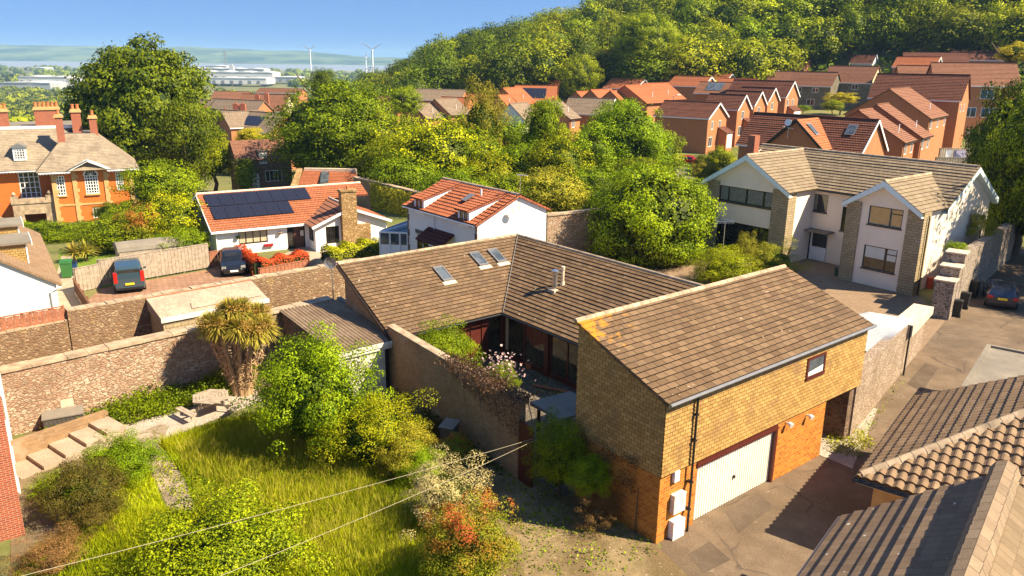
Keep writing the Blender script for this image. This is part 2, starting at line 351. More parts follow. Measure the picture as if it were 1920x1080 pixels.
def add_lichen(m):
    nt = m.node_tree; b = nt.nodes['Principled BSDF']; src = b.inputs['Base Color'].links[0].from_socket; oc = coord(nt); sp = nt.nodes.new('ShaderNodeSeparateXYZ'); nt.links.new(oc, sp.inputs[0])
    fx = ramp(nt, sp.outputs[0], 3.6, 0.0); fy = ramp(nt, sp.outputs[1], 1.6, 4.0); mu = nt.nodes.new('ShaderNodeMath'); mu.operation = 'MULTIPLY'; nt.links.new(fx, mu.inputs[0]); nt.links.new(fy, mu.inputs[1])
    n_ = noise(nt, oc, 2.6, 7, 0.7); ad = nt.nodes.new('ShaderNodeMath'); ad.operation = 'ADD'; nt.links.new(n_, ad.inputs[0]); m2 = nt.nodes.new('ShaderNodeMath'); m2.operation = 'MULTIPLY'; m2.inputs[1].default_value = 0.42; nt.links.new(mu.outputs[0], m2.inputs[0]); nt.links.new(m2.outputs[0], ad.inputs[1])
    nt.links.new(mixc(nt, ramp(nt, ad.outputs[0], 0.72, 0.84), src, (0.44, 0.20, 0.02)), b.inputs['Base Color'])
add_lichen(M['slate_lichen'])
M['orange_lichen'] = ground('orange_lichen', [(0.62, 0.30, 0.03), (0.42, 0.24, 0.07), (0.30, 0.20, 0.10)], (2, 6, 20), 0.3)
M['hang'] = brick('hung_tile', (0.37, 0.215, 0.062), (0.55, 0.335, 0.105), (0.10, 0.06, 0.025), 0.26, 0.135, 0.010, stain=((0.20, 0.115, 0.05), 0.8, 0.54, 0.7), mottle=0.22, bm=0.3)
M['orange_brick'] = brick('orange_brick', (0.66, 0.25, 0.035), (0.40, 0.12, 0.018), (0.60, 0.30, 0.08), 0.225, 0.11, 0.012, mottle=0.22, stain=((0.22, 0.12, 0.05), 1.0, 0.66, 0.5), bm=0.5)
M['wall_brick'] = brick('weathered_wall_brick', (0.46, 0.28, 0.14), (0.34, 0.19, 0.09), (0.30, 0.23, 0.15), 0.225, 0.075, 0.010, mottle=0.35, stain=((0.40, 0.33, 0.24), 0.8, 0.56, 0.6), bm=0.5)
M['red_brick'] = brick('red_brick', (0.40, 0.085, 0.035), (0.30, 0.06, 0.03), (0.50, 0.33, 0.22), 0.225, 0.075, 0.009, mottle=0.12, bm=0.4)
M['estate_brick'] = brick('estate_brick', (0.56, 0.20, 0.075), (0.48, 0.16, 0.06), (0.42, 0.25, 0.15), 0.225, 0.075, 0.008, mottle=0.12, bm=0.2)
M['manor_brick'] = brick('manor_brick', (0.74, 0.175, 0.022), (0.64, 0.14, 0.02), (0.64, 0.24, 0.08), 0.225, 0.075, 0.008, mottle=0.14, bm=0.2)
M['rubble'] = stone('sunlit_rubble', [(0.60, 0.42, 0.29), (0.68, 0.53, 0.39), (0.50, 0.32, 0.22), (0.72, 0.58, 0.44), (0.62, 0.40, 0.28), (0.55, 0.44, 0.32)], (0.24, 0.155, 0.10), 5.2, 11.5, 0.08, stain=((0.33, 0.22, 0.12), 0.8, 0.60, 0.55))
M['rubble_old'] = stone('lichened_rubble', [(0.40, 0.26, 0.15), (0.50, 0.35, 0.21), (0.32, 0.20, 0.12), (0.56, 0.41, 0.26), (0.38, 0.22, 0.13)], (0.20, 0.13, 0.08), 5.0, 9.5, 0.11, stain=((0.50, 0.32, 0.09), 1.1, 0.58, 0.55))
M['rubble_pale'] = stone('pale_rubble', [(0.50, 0.39, 0.29), (0.60, 0.49, 0.38), (0.40, 0.30, 0.22), (0.56, 0.43, 0.33)], (0.27, 0.20, 0.14), 5.5, 9.0, 0.08)
M['rubble_grey'] = stone('grey_rubble', [(0.26, 0.20, 0.155), (0.34, 0.27, 0.21), (0.20, 0.15, 0.12), (0.38, 0.31, 0.25)], (0.42, 0.35, 0.28), 4.5, 8.0, 0.08)
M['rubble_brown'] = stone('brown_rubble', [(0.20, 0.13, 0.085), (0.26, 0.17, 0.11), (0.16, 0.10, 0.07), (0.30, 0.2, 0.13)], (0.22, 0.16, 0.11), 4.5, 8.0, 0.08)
M['cream_block'] = brick('cream_stone_block', (0.50, 0.40, 0.25), (0.40, 0.31, 0.18), (0.22, 0.16, 0.09), 0.36, 0.19, 0.015, mottle=0.2, bm=0.7)
M['chimney_stone'] = stone('honey_chimney_stone', [(0.52, 0.34, 0.15), (0.62, 0.43, 0.22), (0.44, 0.28, 0.12)], (0.24, 0.14, 0.06), 4, 6.5, 0.07)
M['coping'] = plain('stone_coping', (0.40, 0.30, 0.20), 0.9, var=0.45, scale=2.2, bm=0.5)
M['coping_pale'] = plain('pale_coping', (0.62, 0.50, 0.37), 0.9, var=0.25, scale=3, bm=0.3)
M['sandstone'] = plain('sandstone', (0.55, 0.34, 0.14), 0.85, var=0.2, scale=2)
M['render'] = plain('white_render', (0.80, 0.78, 0.74), 0.75, var=0.05, scale=0.7, bm=0.08)
M['cream_render'] = plain('cream_render', (0.86, 0.74, 0.60), 0.8, var=0.06, scale=0.8, bm=0.1)
M['white'] = plain('white_paint', (0.80, 0.80, 0.80), 0.4, var=0.04)
M['blue_white'] = plain('pale_fascia', (0.66, 0.78, 0.78), 0.4, var=0.04)
M['dirty_white'] = plain('flaking_white_paint', (0.72, 0.67, 0.58), 0.7, var=0.3, scale=5)
M['peeling'] = ground('peeling_white_wall', [(0.78, 0.74, 0.68), (0.70, 0.66, 0.58), (0.5, 0.42, 0.3)], (0.8, 2.5, 10), 0.3)
M['maroon'] = plain('maroon_paint', (0.085, 0.016, 0.010), 0.5, var=0.15)
M['dark_frame'] = plain('dark_brown_frame', (0.028, 0.016, 0.012), 0.4)
M['black'] = plain('black_plastic', (0.015, 0.015, 0.016), 0.4)
M['rubber'] = plain('tyre_rubber', (0.012, 0.012, 0.012), 0.85)
M['grey_metal'] = plain('grey_metal', (0.30, 0.29, 0.28), 0.4, 0.6)
M['steel'] = plain('bright_steel', (0.60, 0.60, 0.60), 0.25, 0.9)
M['lead'] = plain('lead_flashing', (0.17, 0.155, 0.14), 0.6, 0.2, var=0.3)
M['felt'] = ground('mineral_felt', [(0.24, 0.21, 0.17), (0.30, 0.26, 0.21), (0.17, 0.15, 0.12)], (0.3, 1.5, 12), 0.2)
M['old_felt'] = ground('worn_felt', [(0.46, 0.36, 0.27), (0.56, 0.45, 0.34), (0.22, 0.16, 0.11)], (0.8, 6, 16), 0.5)
M['asbestos'] = ground('weathered_corrugated', [(0.27, 0.19, 0.125), (0.35, 0.255, 0.17), (0.15, 0.095, 0.06)], (0.6, 3, 12), 0.3)
M['wood_grey'] = plain('silvered_wood', (0.36, 0.29, 0.22), 0.85, var=0.35, scale=4)
M['wood_brown'] = plain('brown_stained_wood', (0.17, 0.075, 0.035), 0.8, var=0.35, scale=4)
M['wood_red'] = plain('red_stained_wood', (0.33, 0.13, 0.07), 0.8, var=0.3, scale=4)
M['glass'] = glassy('dark_glass', (0.022, 0.022, 0.022))
M['glass_dim'] = glassy('shaded_glass', (0.05, 0.045, 0.03), 0.06)
M['glass_blue'] = glassy('sky_glass', (0.10, 0.12, 0.14), 0.03)
M['glass_pale'] = glassy('pale_glass', (0.40, 0.42, 0.38), 0.12)
M['curtain'] = plain('cream_curtain', (0.50, 0.42, 0.28), 0.9, var=0.3, scale=12)
M['blind'] = plain('pale_blind', (0.66, 0.66, 0.60), 0.9, var=0.05)
M['net'] = plain('net_curtain', (0.22, 0.22, 0.18), 0.9, var=0.5, scale=9)
M['paper'] = plain('gold_blind', (0.62, 0.40, 0.16), 0.9, var=0.12, scale=4)
M['leaf_mid'] = leafmat('leaf_mid', (0.045, 0.09, 0.002), (0.36, 0.44, 0.006))
M['leaf_yel'] = leafmat('leaf_yellow_green', (0.085, 0.125, 0.002), (0.52, 0.55, 0.006))
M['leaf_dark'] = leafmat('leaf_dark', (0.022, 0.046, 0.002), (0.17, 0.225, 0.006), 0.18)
M['leaf_forest'] = leafmat('leaf_forest', (0.042, 0.074, 0.002), (0.4, 0.45, 0.006), 0.2, huev=0.035)
M['leaf_bright'] = leafmat('leaf_bright', (0.04, 0.09, 0.002), (0.37, 0.48, 0.006), 0.3)
M['leaf_hedge_red'] = leafmat('leaf_hedge_red', (0.10, 0.10, 0.006), (0.80, 0.085, 0.025))
M['leaf_chest'] = leafmat('leaf_chestnut', (0.022, 0.050, 0.002), (0.21, 0.255, 0.004), 0.2)
M['leaf_gold'] = leafmat('leaf_gold', (0.30, 0.26, 0.01), (0.62, 0.50, 0.02))
M['leaf_pale'] = leafmat('leaf_pale', (0.24, 0.20, 0.07), (0.55, 0.46, 0.20))
M['leaf_red'] = leafmat('leaf_red', (0.16, 0.15, 0.01), (0.42, 0.30, 0.03), tip=((0.72, 0.09, 0.03), 0.35))
M['leaf_redtip'] = leafmat('leaf_red_tipped', (0.09, 0.13, 0.006), (0.38, 0.40, 0.02), tip=((0.50, 0.13, 0.03), 0.45))
M['leaf_purple'] = leafmat('leaf_purple', (0.035, 0.035, 0.004), (0.2, 0.15, 0.025))
M['leaf_brown'] = leafmat('leaf_brown', (0.12, 0.06, 0.02), (0.32, 0.18, 0.06))
M['leaf_olive'] = leafmat('leaf_olive', (0.13, 0.14, 0.008), (0.48, 0.44, 0.03))
M['grass_blade'] = leafmat('grass_blade', (0.13, 0.22, 0.004), (0.62, 0.64, 0.012), 0.35, 0.6, 0.0)
M['seed_stalk'] = leafmat('seed_stalk', (0.40, 0.36, 0.02), (0.72, 0.64, 0.10), 0.3, 0.6, 0.0)
M['palm_leaf'] = leafmat('palm_leaf', (0.13, 0.15, 0.02), (0.46, 0.38, 0.05), 0.2)
M['palm_dry'] = plain('dry_palm_skirt', (0.42, 0.27, 0.14), 0.9, var=0.4, scale=6)
M['petal'] = leafmat('pink_petals', (0.62, 0.36, 0.38), (0.85, 0.66, 0.64), 0.3)
M['bark'] = plain('bark', (0.12, 0.085, 0.055), 0.95, var=0.4, scale=5, bm=0.5)
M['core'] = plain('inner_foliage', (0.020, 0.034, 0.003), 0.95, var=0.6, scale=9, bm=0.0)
# ------------------------------------------------------------------ foliage
def leaves(name, pts, nrm, size, seed, asp=0.62, tint=None, droop=0.0, jit=0.7, cmix=0.75):
    rng = np.random.default_rng(seed); n = len(pts)
    nr = nrm + rng.normal(0, jit, (n, 3)); nr /= np.linalg.norm(nr, axis=1)[:, None] + 1e-9
    t = rng.normal(0, 1, (n, 3)); t[:, 2] -= droop; fl_ = np.sum(nr * nrm, 1) < 0; nr[fl_] *= -1; a = np.cross(nr, t); a /= np.linalg.norm(a, axis=1)[:, None] + 1e-9; b = np.cross(nr, a)
    sz = size * rng.uniform(0.6, 1.3, n)[:, None]; a = a * sz * asp * 0.5; b = b * sz * 0.5
    v = np.empty((n, 4, 3)); v[:, 0] = pts - b; v[:, 1] = pts + a - b * 0.1; v[:, 2] = pts + b; v[:, 3] = pts - a - b * 0.1
    gn = np.cross(v[:, 1] - v[:, 0], v[:, 2] - v[:, 0]); bad = np.sum(gn * nr, 1) < 0; v[bad] = v[bad][:, ::-1]
    me = bpy.data.meshes.new(name); me.vertices.add(n * 4); me.vertices.foreach_set('co', v.astype(np.float32).ravel())
    me.loops.add(n * 4); me.loops.foreach_set('vertex_index', np.arange(n * 4, dtype=np.int32)); me.polygons.add(n)
    me.polygons.foreach_set('loop_start', np.arange(0, n * 4, 4, dtype=np.int32)); me.update(calc_edges=True)
    if tint is None: tint = rng.uniform(0, 1, n)
    at = me.attributes.new('tint', 'FLOAT', 'POINT'); at.data.foreach_set('value', np.repeat(np.clip(tint, 0, 1), 4).astype(np.float32))
    cn = nrm / (np.linalg.norm(nrm, axis=1)[:, None] + 1e-9) * 1.0 + nr * cmix; cn /= np.linalg.norm(cn, axis=1)[:, None] + 1e-9
    me.polygons.foreach_set('use_smooth', [True] * n); me.normals_split_custom_set_from_vertices(np.repeat(cn, 4, 0).tolist())
    return me
def rdir(rng, n, zmin=-1.0):
    z = rng.uniform(zmin, 1, n); t = rng.uniform(0, 2 * math.pi, n); r = np.sqrt(1 - z * z); return np.stack([r * np.cos(t), r * np.sin(t), z], 1)
def crown(name, seed, nc=60, nl=6000, leaf=0.05, cr=0.27, zmin=-0.75, shape=(1, 1, 1), rough=0.25, droop=0.0, layers=False, hollow=0.5, tv=0.27, cmix=0.75, rlo=0.55):
    rng = np.random.default_rng(seed); d = rdir(rng, nc, zmin); rad_ = rng.uniform(rlo, 0.95, nc) * (1 + rng.normal(0, rough * 0.35, nc))
    c = d * rad_[:, None]; r = cr * rng.uniform(0.65, 1.35, nc); tn = rng.uniform(-0.25, 0.25, nc)
    w_ = r ** 2; k = rng.choice(nc, nl, p=w_ / w_.sum()); ld = rdir(rng, nl)
    up = rng.uniform(0, 1, nl) < 0.35; ld[up, 2] = np.abs(ld[up, 2])
    rr = r[k] * rng.uniform(0.62, 1.08, nl); fl = 0.55 if layers else 0.8
    p = c[k] + ld * rr[:, None] * np.array([1.1, 1.1, fl])
    keep = np.linalg.norm(p, axis=1) > hollow; p, ld, k = p[keep], ld[keep], k[keep]
    # twigs poking out
    m = int(nl * 0.015); e = rdir(rng, m, -0.3); q = e * rng.uniform(0.9, 1.04, m)[:, None]
    p = np.concatenate([p, q]); ld = np.concatenate([ld, e]); tt = np.concatenate([0.5 + tn[k], np.full(m, 0.6)]) + rng.normal(0, tv, len(p))
    p = p * np.array(shape); ld = ld * 0.8 + p / (np.linalg.norm(p, axis=1)[:, None] + 1e-9) * 0.6 + np.array([0, 0, .15])
    return leaves(name, p, ld, leaf, seed + 7, tint=tt, droop=droop, cmix=cmix)
def blob(name, seed, R=0.62, shape=(1, 1, 1)):
    rng = np.random.default_rng(seed); b = MB(); nu, nv = 12, 7; ph = rng.uniform(0, 6, 6)
    def pt(i, j):
        t = 2 * math.pi * i / nu; f = math.pi * j / nv; r = R * (1 + 0.12 * math.sin(3 * t + ph[0]) * math.sin(2 * f) + 0.1 * math.sin(2 * t + ph[1] + 3 * f))
        return (r * math.sin(f) * math.cos(t) * shape[0], r * math.sin(f) * math.sin(t) * shape[1], r * math.cos(f) * shape[2])
    for i in range(nu):
        for j in range(nv): b.quad([pt(i, j), pt(i, j + 1), pt(i + 1, j + 1), pt(i + 1, j)])
    return b.mesh(name)
def trunk_mesh(name, seed, h=1.0, r=0.05, limbs=5):
    rng = random.Random(seed); b = MB(); pts = [Vector((0, 0, -0.3 * h)), Vector((0, 0, 0))]
    for i in range(1, 6): pts.append(Vector((rng.uniform(-.03, .03), rng.uniform(-.03, .03), h * i / 5)))
    b.tube(pts, [r * 1.35, r * 1.25, r, r * .85, r * .7, r * .55, r * .4], 7)
    for k in range(limbs):
        z = h * rng.uniform(0.45, 0.85); a = rng.uniform(0, 6.28); L = h * rng.uniform(0.25, 0.42)
        p0 = Vector((0, 0, z)); p1 = p0 + Vector((math.cos(a) * L * .5, math.sin(a) * L * .5, L * .45)); p2 = p1 + Vector((math.cos(a) * L * .4, math.sin(a) * L * .4, L * .5))
        b.tube([p0, p1, p2], [r * .5, r * .32, r * .12], 5)
    return b.mesh(name)
CR = {}
for i in range(7): CR['far%d' % i] = crown('crown', 100 + i, 60, 3200, 0.085, 0.27, -0.7, (1, 1, 1.0), 0.2, tv=0.15, cmix=0.35, rlo=0.62)
for i in range(5): CR['mid%d' % i] = crown('crown', 200 + i, 110, 15000, 0.050, 0.20, -0.8, (1, 1, 1.0), 0.3, cmix=0.6, rlo=0.6)
CR['chest'] = crown('crown', 260, 260, 46000, 0.043, 0.16, -0.85, (1, 1, 1.0), 0.10, layers=True, droop=0.4, rlo=0.72)
CR['maple'] = crown('crown', 261, 220, 38000, 0.036, 0.155, -0.8, (1, 1, 1.0), 0.2, rlo=0.66)
for i in range(4): CR['bush%d' % i] = crown('crown', 300 + i, 140, 30000, 0.036, 0.19, -0.45, (1, 1, 1.0), 0.4)
for i in range(2): CR['wisp%d' % i] = crown('crown', 320 + i, 100, 18000, 0.036, 0.20, -0.6, (1, 1, 1.0), 0.8, hollow=0.3)
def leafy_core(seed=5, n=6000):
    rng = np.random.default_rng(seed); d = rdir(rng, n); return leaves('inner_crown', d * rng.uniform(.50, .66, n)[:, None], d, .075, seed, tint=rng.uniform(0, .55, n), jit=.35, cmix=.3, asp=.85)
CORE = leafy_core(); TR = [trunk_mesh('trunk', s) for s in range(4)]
def plant(name, label, cat, x, y, z, R, H, mat, key, trunk=0.0, group=None, core=True, rz=None, Ry=None, trunk_r=1.0, seed=0, corem=None):
    """crown of half-width R and height H whose underside starts at `trunk` above the ground"""
    rng = random.Random(seed * 31 + int(x * 7) + int(y * 13)); rz = rng.uniform(0, 6.28) if rz is None else rz
    t = empty(name, (x, y, z), rz, label, cat, group); Ry = R if Ry is None else Ry; hz = H / 1.75
    zc = trunk + hz * 0.78
    c = link('crown', CR[key], None, t, (0, 0, zc)); c.scale = (R, Ry, hz)
    if len(CR[key].materials) == 0: CR[key].materials.append(M[mat])
    if c.material_slots[0].material is not M[mat]: c.material_slots[0].link = 'OBJECT'; c.material_slots[0].material = M[mat]
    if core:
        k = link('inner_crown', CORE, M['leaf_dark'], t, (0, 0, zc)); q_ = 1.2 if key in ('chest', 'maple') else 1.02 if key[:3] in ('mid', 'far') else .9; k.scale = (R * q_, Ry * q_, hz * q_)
    b = link('trunk', TR[rng.randrange(4)], M['bark'], t); th = max(trunk + hz * 0.75, 0.3); b.scale = (th * trunk_r, th * trunk_r, th)
    return t
def planted(name, label, cat, px, py, Rpx, Hpx, z, mat, key, trunk_px=0, **k):
    """base at photo pixel (px,py) on ground height z; sizes in photo pixels"""
    p = P(px, py, z); s = (p - Vector((0, 0, CH))).length / F
    return plant(name, label, cat, p.x, p.y, z, Rpx * s, Hpx * s * 1.04, mat, key, trunk_px * s, **k)
def atdepth(name, label, cat, px, ptop, Rpx, D, mat, key, pbot=None, trunk=0.0, **k):
    """crown top at photo pixel row ptop, crown bottom at row pbot, at forward distance D"""
    a = Q(px, ptop, D); b = Q(px, pbot, D); s = (a - Vector((0, 0, CH))).length / F; g = gz(a.x, a.y)
    H = a.z - b.z; tr = b.z - g
    if tr < 0: g = b.z; tr = 0
    return plant(name, label, cat, a.x, a.y, g, Rpx * s, H, mat, key, tr, **k)
def scatter(name, region, n, hfun, mat, leaf, seed, label, cat, kind='stuff', kmin=3, spread=0.12, zoff=0.0, group=None, up=0.5):
    rng = np.random.default_rng(seed); pts = region(rng, n)
    h = hfun(pts, rng); k = len(pts)
    P3 = np.repeat(np.concatenate([pts, np.zeros((k, 1))], 1), kmin, 0); m = len(P3)
    P3[:, :2] += rng.normal(0, spread, (m, 2)); P3[:, 2] = np.repeat(h, kmin) * rng.uniform(0.1, 1.0, m) + zoff
    nr = np.concatenate([rng.normal(0, .6, (m, 2)), np.full((m, 1), up)], 1)
    pn = np.repeat(0.5 + 0.25 * np.sin(pts[:, 0] * 1.3 + 2) * np.sin(pts[:, 1] * 1.1), kmin) + rng.normal(0, .22, m)
    me = leaves(name, P3, nr, leaf, seed + 1, tint=pn); o = link(name, me, M[mat]); return tag(o, label, cat, group, kind)
def poly_region(poly):
    px = np.array([p[0] for p in poly]); py = np.array([p[1] for p in poly])
    def inside(x, y):
        c = np.zeros(len(x), bool); j = len(px) - 1
        for i in range(len(px)):
            cond = ((py[i] > y) != (py[j] > y)) & (x < (px[j] - px[i]) * (y - py[i]) / (py[j] - py[i] + 1e-12) + px[i]); c ^= cond; j = i
        return c
    def f(rng, n):
        x = rng.uniform(px.min(), px.max(), n * 3); y = rng.uniform(py.min(), py.max(), n * 3); k = inside(x, y); return np.stack([x[k], y[k]], 1)[:n]
    return f
def blades(name, poly, n, h0, h1, wd, mat, seed, label, cat='grass', lean=0.35):
    rng = np.random.default_rng(seed); p = poly_region(poly)(rng, n); n = len(p)
    cl = 0.5 + 0.5 * np.sin(p[:, 0] * 0.9 + 1.3 * np.sin(p[:, 1] * .7)) * np.sin(p[:, 1] * 1.2 + 1.1 * np.sin(p[:, 0] * .6)); cl = cl + rng.normal(0, .2, n)
    h = h0 + (h1 - h0) * np.clip(cl, 0, 1) * rng.uniform(.5, 1.1, n); a = rng.uniform(0, 2 * math.pi, n); la = rng.normal(0.4, 1.9, n) + 1.2 * np.sin(p[:, 0] * .8) * np.cos(p[:, 1] * .9)
    e = np.stack([np.cos(a), np.sin(a), np.zeros(n)], 1) * (wd * rng.uniform(.6, 1.4, n))[:, None]; l = np.stack([np.cos(la), np.sin(la), np.zeros(n)], 1) * (h * rng.uniform(.1, lean * 2, n))[:, None]
    b0 = np.concatenate([p, np.zeros((n, 1))], 1); v = np.empty((n, 3, 3)); v[:, 0] = b0 - e; v[:, 1] = b0 + e; v[:, 2] = b0 + l; v[:, 2, 2] = h
    me = bpy.data.meshes.new(name); me.vertices.add(n * 3); me.vertices.foreach_set('co', v.astype(np.float32).ravel()); me.loops.add(n * 3)
    me.loops.foreach_set('vertex_index', np.arange(n * 3, dtype=np.int32)); me.polygons.add(n); me.polygons.foreach_set('loop_start', np.arange(0, n * 3, 3, dtype=np.int32)); me.update(calc_edges=True)
    at = me.attributes.new('tint', 'FLOAT', 'POINT'); at.data.foreach_set('value', np.repeat(np.clip(0.25 + 0.5 * cl + rng.normal(0, .15, n), 0, 1), 3).astype(np.float32)); me.validate()
    return tag(link(name, me, M[mat]), label, cat, None, 'stuff')
# ------------------------------------------------------------------ setting: terrain sheet, patches, water, hills
def terrain():
    ys = [-60, -20, 0] + list(range(10, 120, 10)) + list(range(120, 420, 12)) + [440, 480, 540, 620, 720, 850, 1000, 1250, 1500, 2000, 2600, 3300]
    ks = list(np.linspace(-1.05, 1.05, 64)); vs = []; fs = []
    for y in ys:
        for k in ks:
            x = k * (max(y, 0) + 70); vs.append((x, y, gz(x, y)))
    n = len(ks)
    for j in range(len(ys) - 1):
        for i in range(n - 1): a = j * n + i; fs.append((a, a + 1, a + n + 1, a + n))
    me = bpy.data.meshes.new('ground'); me.from_pydata(vs, [], fs); me.polygons.foreach_set('use_smooth', [True] * len(fs)); return me
M['terrain'] = ground('garden_ground', [(0.10, 0.13, 0.03), (0.19, 0.20, 0.05), (0.26, 0.20, 0.11)], (0.02, 0.25, 3), 0.4)
tag(link('ground', terrain(), M['terrain']), kind='structure')
mf = ground('plain_fields', [(0.16, 0.16, 0.06), (0.34, 0.28, 0.15), (0.09, 0.12, 0.04)], (0.0022, 0.006, 0.03), 0.0, th=(0.40, 0.60))
b = MB(); b.quad([(-9000, 1480, -46.3), (9000, 1480, -46.3), (9000, 3650, -46.3), (-9000, 3650, -46.3)]); tag(b.build('coastal_plain', mf), kind='structure')
mw = plain('estuary_water', (0.34, 0.33, 0.30), 0.25, var=0.1, scale=0.001); b = MB(); b.quad([(-12000, 3600, -46.8), (12000, 3600, -46.8), (12000, 6400, -46.8), (-12000, 6400, -46.8)]); tag(b.build('estuary_water', mw), kind='structure')
b = MB(); b.quad([(-15000, 6300, -46.6), (15000, 6300, -46.6), (15000, 11000, -46.6), (-15000, 11000, -46.6)]); tag(b.build('far_shore_ground', mf), kind='structure')
def far_hills():
    b = []; fs = []; xs = list(np.linspace(-6500, 3500, 160)); rows = [(6350, 0.0), (6600, .35), (6900, .62), (7300, .9), (7700, 1.0), (8300, .9)]
    for y, f in rows:
        for x in xs:
            pxl = 960 + 1542 * x / y
            h = interp(pxl, [-400, 0, 200, 330, 420, 500, 580, 640, 720, 800], [92, 96, 98, 96, 88, 72, 66, 58, 48, 30]); h += 7 * math.sin(x * .0021) + 4 * math.sin(x * .006 + 1) + 3 * math.sin(x * .013 + y)
            b.append((x, y, -47 + max(2, h * 1.35) * f + (3 * math.sin(x * .01 + y * .01) if f > 0 else 0)))
    n = len(xs)
    for j in range(len(rows) - 1):
        for i in range(n - 1): a = j * n + i; fs.append((a, a + 1, a + n + 1, a + n))
    me = bpy.data.meshes.new('hills'); me.from_pydata(b, [], fs); me.polygons.foreach_set('use_smooth', [True] * len(fs)); return me
mh = ground('hill_fields', [(0.02, 0.06, 0.02), (0.20, 0.26, 0.09), (0.02, 0.04, 0.015)], (0.0022, 0.006, 0.012), 0.0)
tag(link('far_hills', far_hills(), mh), kind='structure')
# lane, drive, parking, patches (flat sheets 4 mm apart)
def sheet(name, pts, z, mat, label=None, cat=None, kind='structure'):
    b = MB(); b.quad([(p[0], p[1], z) for p in pts]); return tag(b.build(name, mat), label, cat, None, kind)
def pxs(l, z=0): return [P(x, y, z) for x, y in l]
M['asphalt'] = ground('asphalt', [(0.165, 0.118, 0.078), (0.225, 0.163, 0.110), (0.11, 0.077, 0.052)], (0.35, 1.3, 14), 0.35, speck=((0.32, 0.27, 0.22), 1.7, 0.05))
M['pavers'] = brick('herringbone_paver', (0.38, 0.26, 0.165), (0.30, 0.20, 0.125), (0.10, 0.07, 0.045), 0.21, 0.105, 0.008, mottle=0.2, stain=((0.14, 0.11, 0.06), 0.8, 0.62, 0.6), bm=0.2)
M['pavers_red'] = brick('red_paver', (0.40, 0.23, 0.15), (0.33, 0.18, 0.11), (0.16, 0.10, 0.06), 0.42, 0.42, 0.02, mottle=0.2, bm=0.2)
M['gravel'] = ground('gravel', [(0.50, 0.43, 0.35), (0.62, 0.55, 0.46), (0.36, 0.29, 0.22)], (1.5, 6, 22), 0.9, speck=((0.70, 0.64, 0.56), 9, 0.22))
M['dry'] = ground('dry_lawn', [(0.20, 0.135, 0.070), (0.33, 0.24, 0.13), (0.12, 0.10, 0.035)], (0.7, 2.2, 12), 0.6, speck=((0.55, 0.46, 0.30), 4, 0.09))
M['dirt'] = ground('bare_soil', [(0.20, 0.14, 0.085), (0.28, 0.2, 0.12), (0.10, 0.11, 0.03)], (0.6, 1.8, 9), 0.6)
M['flags'] = stone('garden_flags', [(0.42, 0.34, 0.25), (0.36, 0.29, 0.21), (0.48, 0.39, 0.29)], (0.16, 0.14, 0.06), 1.1, 1.1, 0.03, bm=0.2)
M['cobble'] = stone('courtyard_cobbles', [(0.22, 0.18, 0.15), (0.28, 0.23, 0.19), (0.17, 0.14, 0.11)], (0.10, 0.085, 0.06), 4.5, 4.5, 0.12, bm=0.6)
M['meadow'] = ground('meadow_turf', [(0.22, 0.24, 0.006), (0.34, 0.31, 0.012), (0.12, 0.15, 0.005)], (0.4, 1.6, 10), 0.8)
M['lawn'] = ground('mown_lawn', [(0.14, 0.22, 0.02), (0.20, 0.28, 0.03), (0.10, 0.16, 0.02)], (0.3, 1.6, 10), 0.5)
M['concrete'] = ground('path_concrete', [(0.42, 0.33, 0.24), (0.50, 0.40, 0.30), (0.28, 0.21, 0.14)], (0.5, 2.2, 14), 0.35)
lane = [N52(10, 9.5), N52(10, -2), N52(50, -2), N52(78, -3), N52(84, 6), N52(50, 7.6), N52(33, 7.2), G(30.5, 15.4), G(28, 15.0), G(18.2, 15.0), G(17.7, 14.0), N52(16, 11.5)]
def add_cracks(m):
    nt = m.node_tree; b = nt.nodes['Principled BSDF']; src = b.inputs['Base Color'].links[0].from_socket; oc = coord(nt)
    v = nt.nodes.new('ShaderNodeTexVoronoi'); v.feature = 'DISTANCE_TO_EDGE'; v.inputs['Scale'].default_value = 0.35; nz = nt.nodes.new('ShaderNodeTexNoise'); nz.inputs['Scale'].default_value = 1.3; nt.links.new(oc, nz.inputs['Vector']); nt.links.new(mixc(nt, 0.25, oc, nz.outputs['Color'], 'LINEAR_LIGHT'), v.inputs['Vector'])
    g = ramp(nt, noise(nt, oc, 0.5, 3), 0.45, 0.6); mu = nt.nodes.new('ShaderNodeMath'); mu.operation = 'MULTIPLY'; nt.links.new(ramp(nt, v.outputs['Distance'], 0.02, 0.0), mu.inputs[0]); nt.links.new(g, mu.inputs[1]); c1 = mixc(nt, mu.outputs[0], src, (0.08, 0.06, 0.045))
    c2 = mixc(nt, ramp(nt, noise(nt, oc, 0.9, 6, 0.7), 0.64, 0.76), c1, (0.30, 0.24, 0.18)); nt.links.new(c2, b.inputs['Base Color'])
add_cracks(M['asphalt'])
sheet('lane', lane, 0.006, M['asphalt'])
M['patch'] = ground('tarmac_patch', [(0.115, 0.083, 0.058), (0.15, 0.11, 0.078), (0.09, 0.065, 0.045)], (0.6, 2, 16), 0.3)
for pp_ in ([(1360, 960), (1420, 925), (1450, 950), (1385, 1000)], [(1700, 720), (1735, 680), (1760, 690), (1728, 735)], [(1290, 1040), (1330, 1015), (1370, 1050), (1320, 1075)]): sheet('lane_repair', pxs(pp_), 0.0105, M['patch'])
sheet('driveway', [N52(45.6, 7.3), N52(52, 7.3), G(53, 22.0), G(56.7, 30), G(56.7, 35), G(40, 42), G(30, 30), G(30.5, 17)], 0.010, M['pavers'])
sheet('parking_pavers', pxs([(150, 575), (190, 541), (394, 505), (455, 480), (520, 530), (560, 570), (300, 640)]), 0.008, M['pavers_red'])
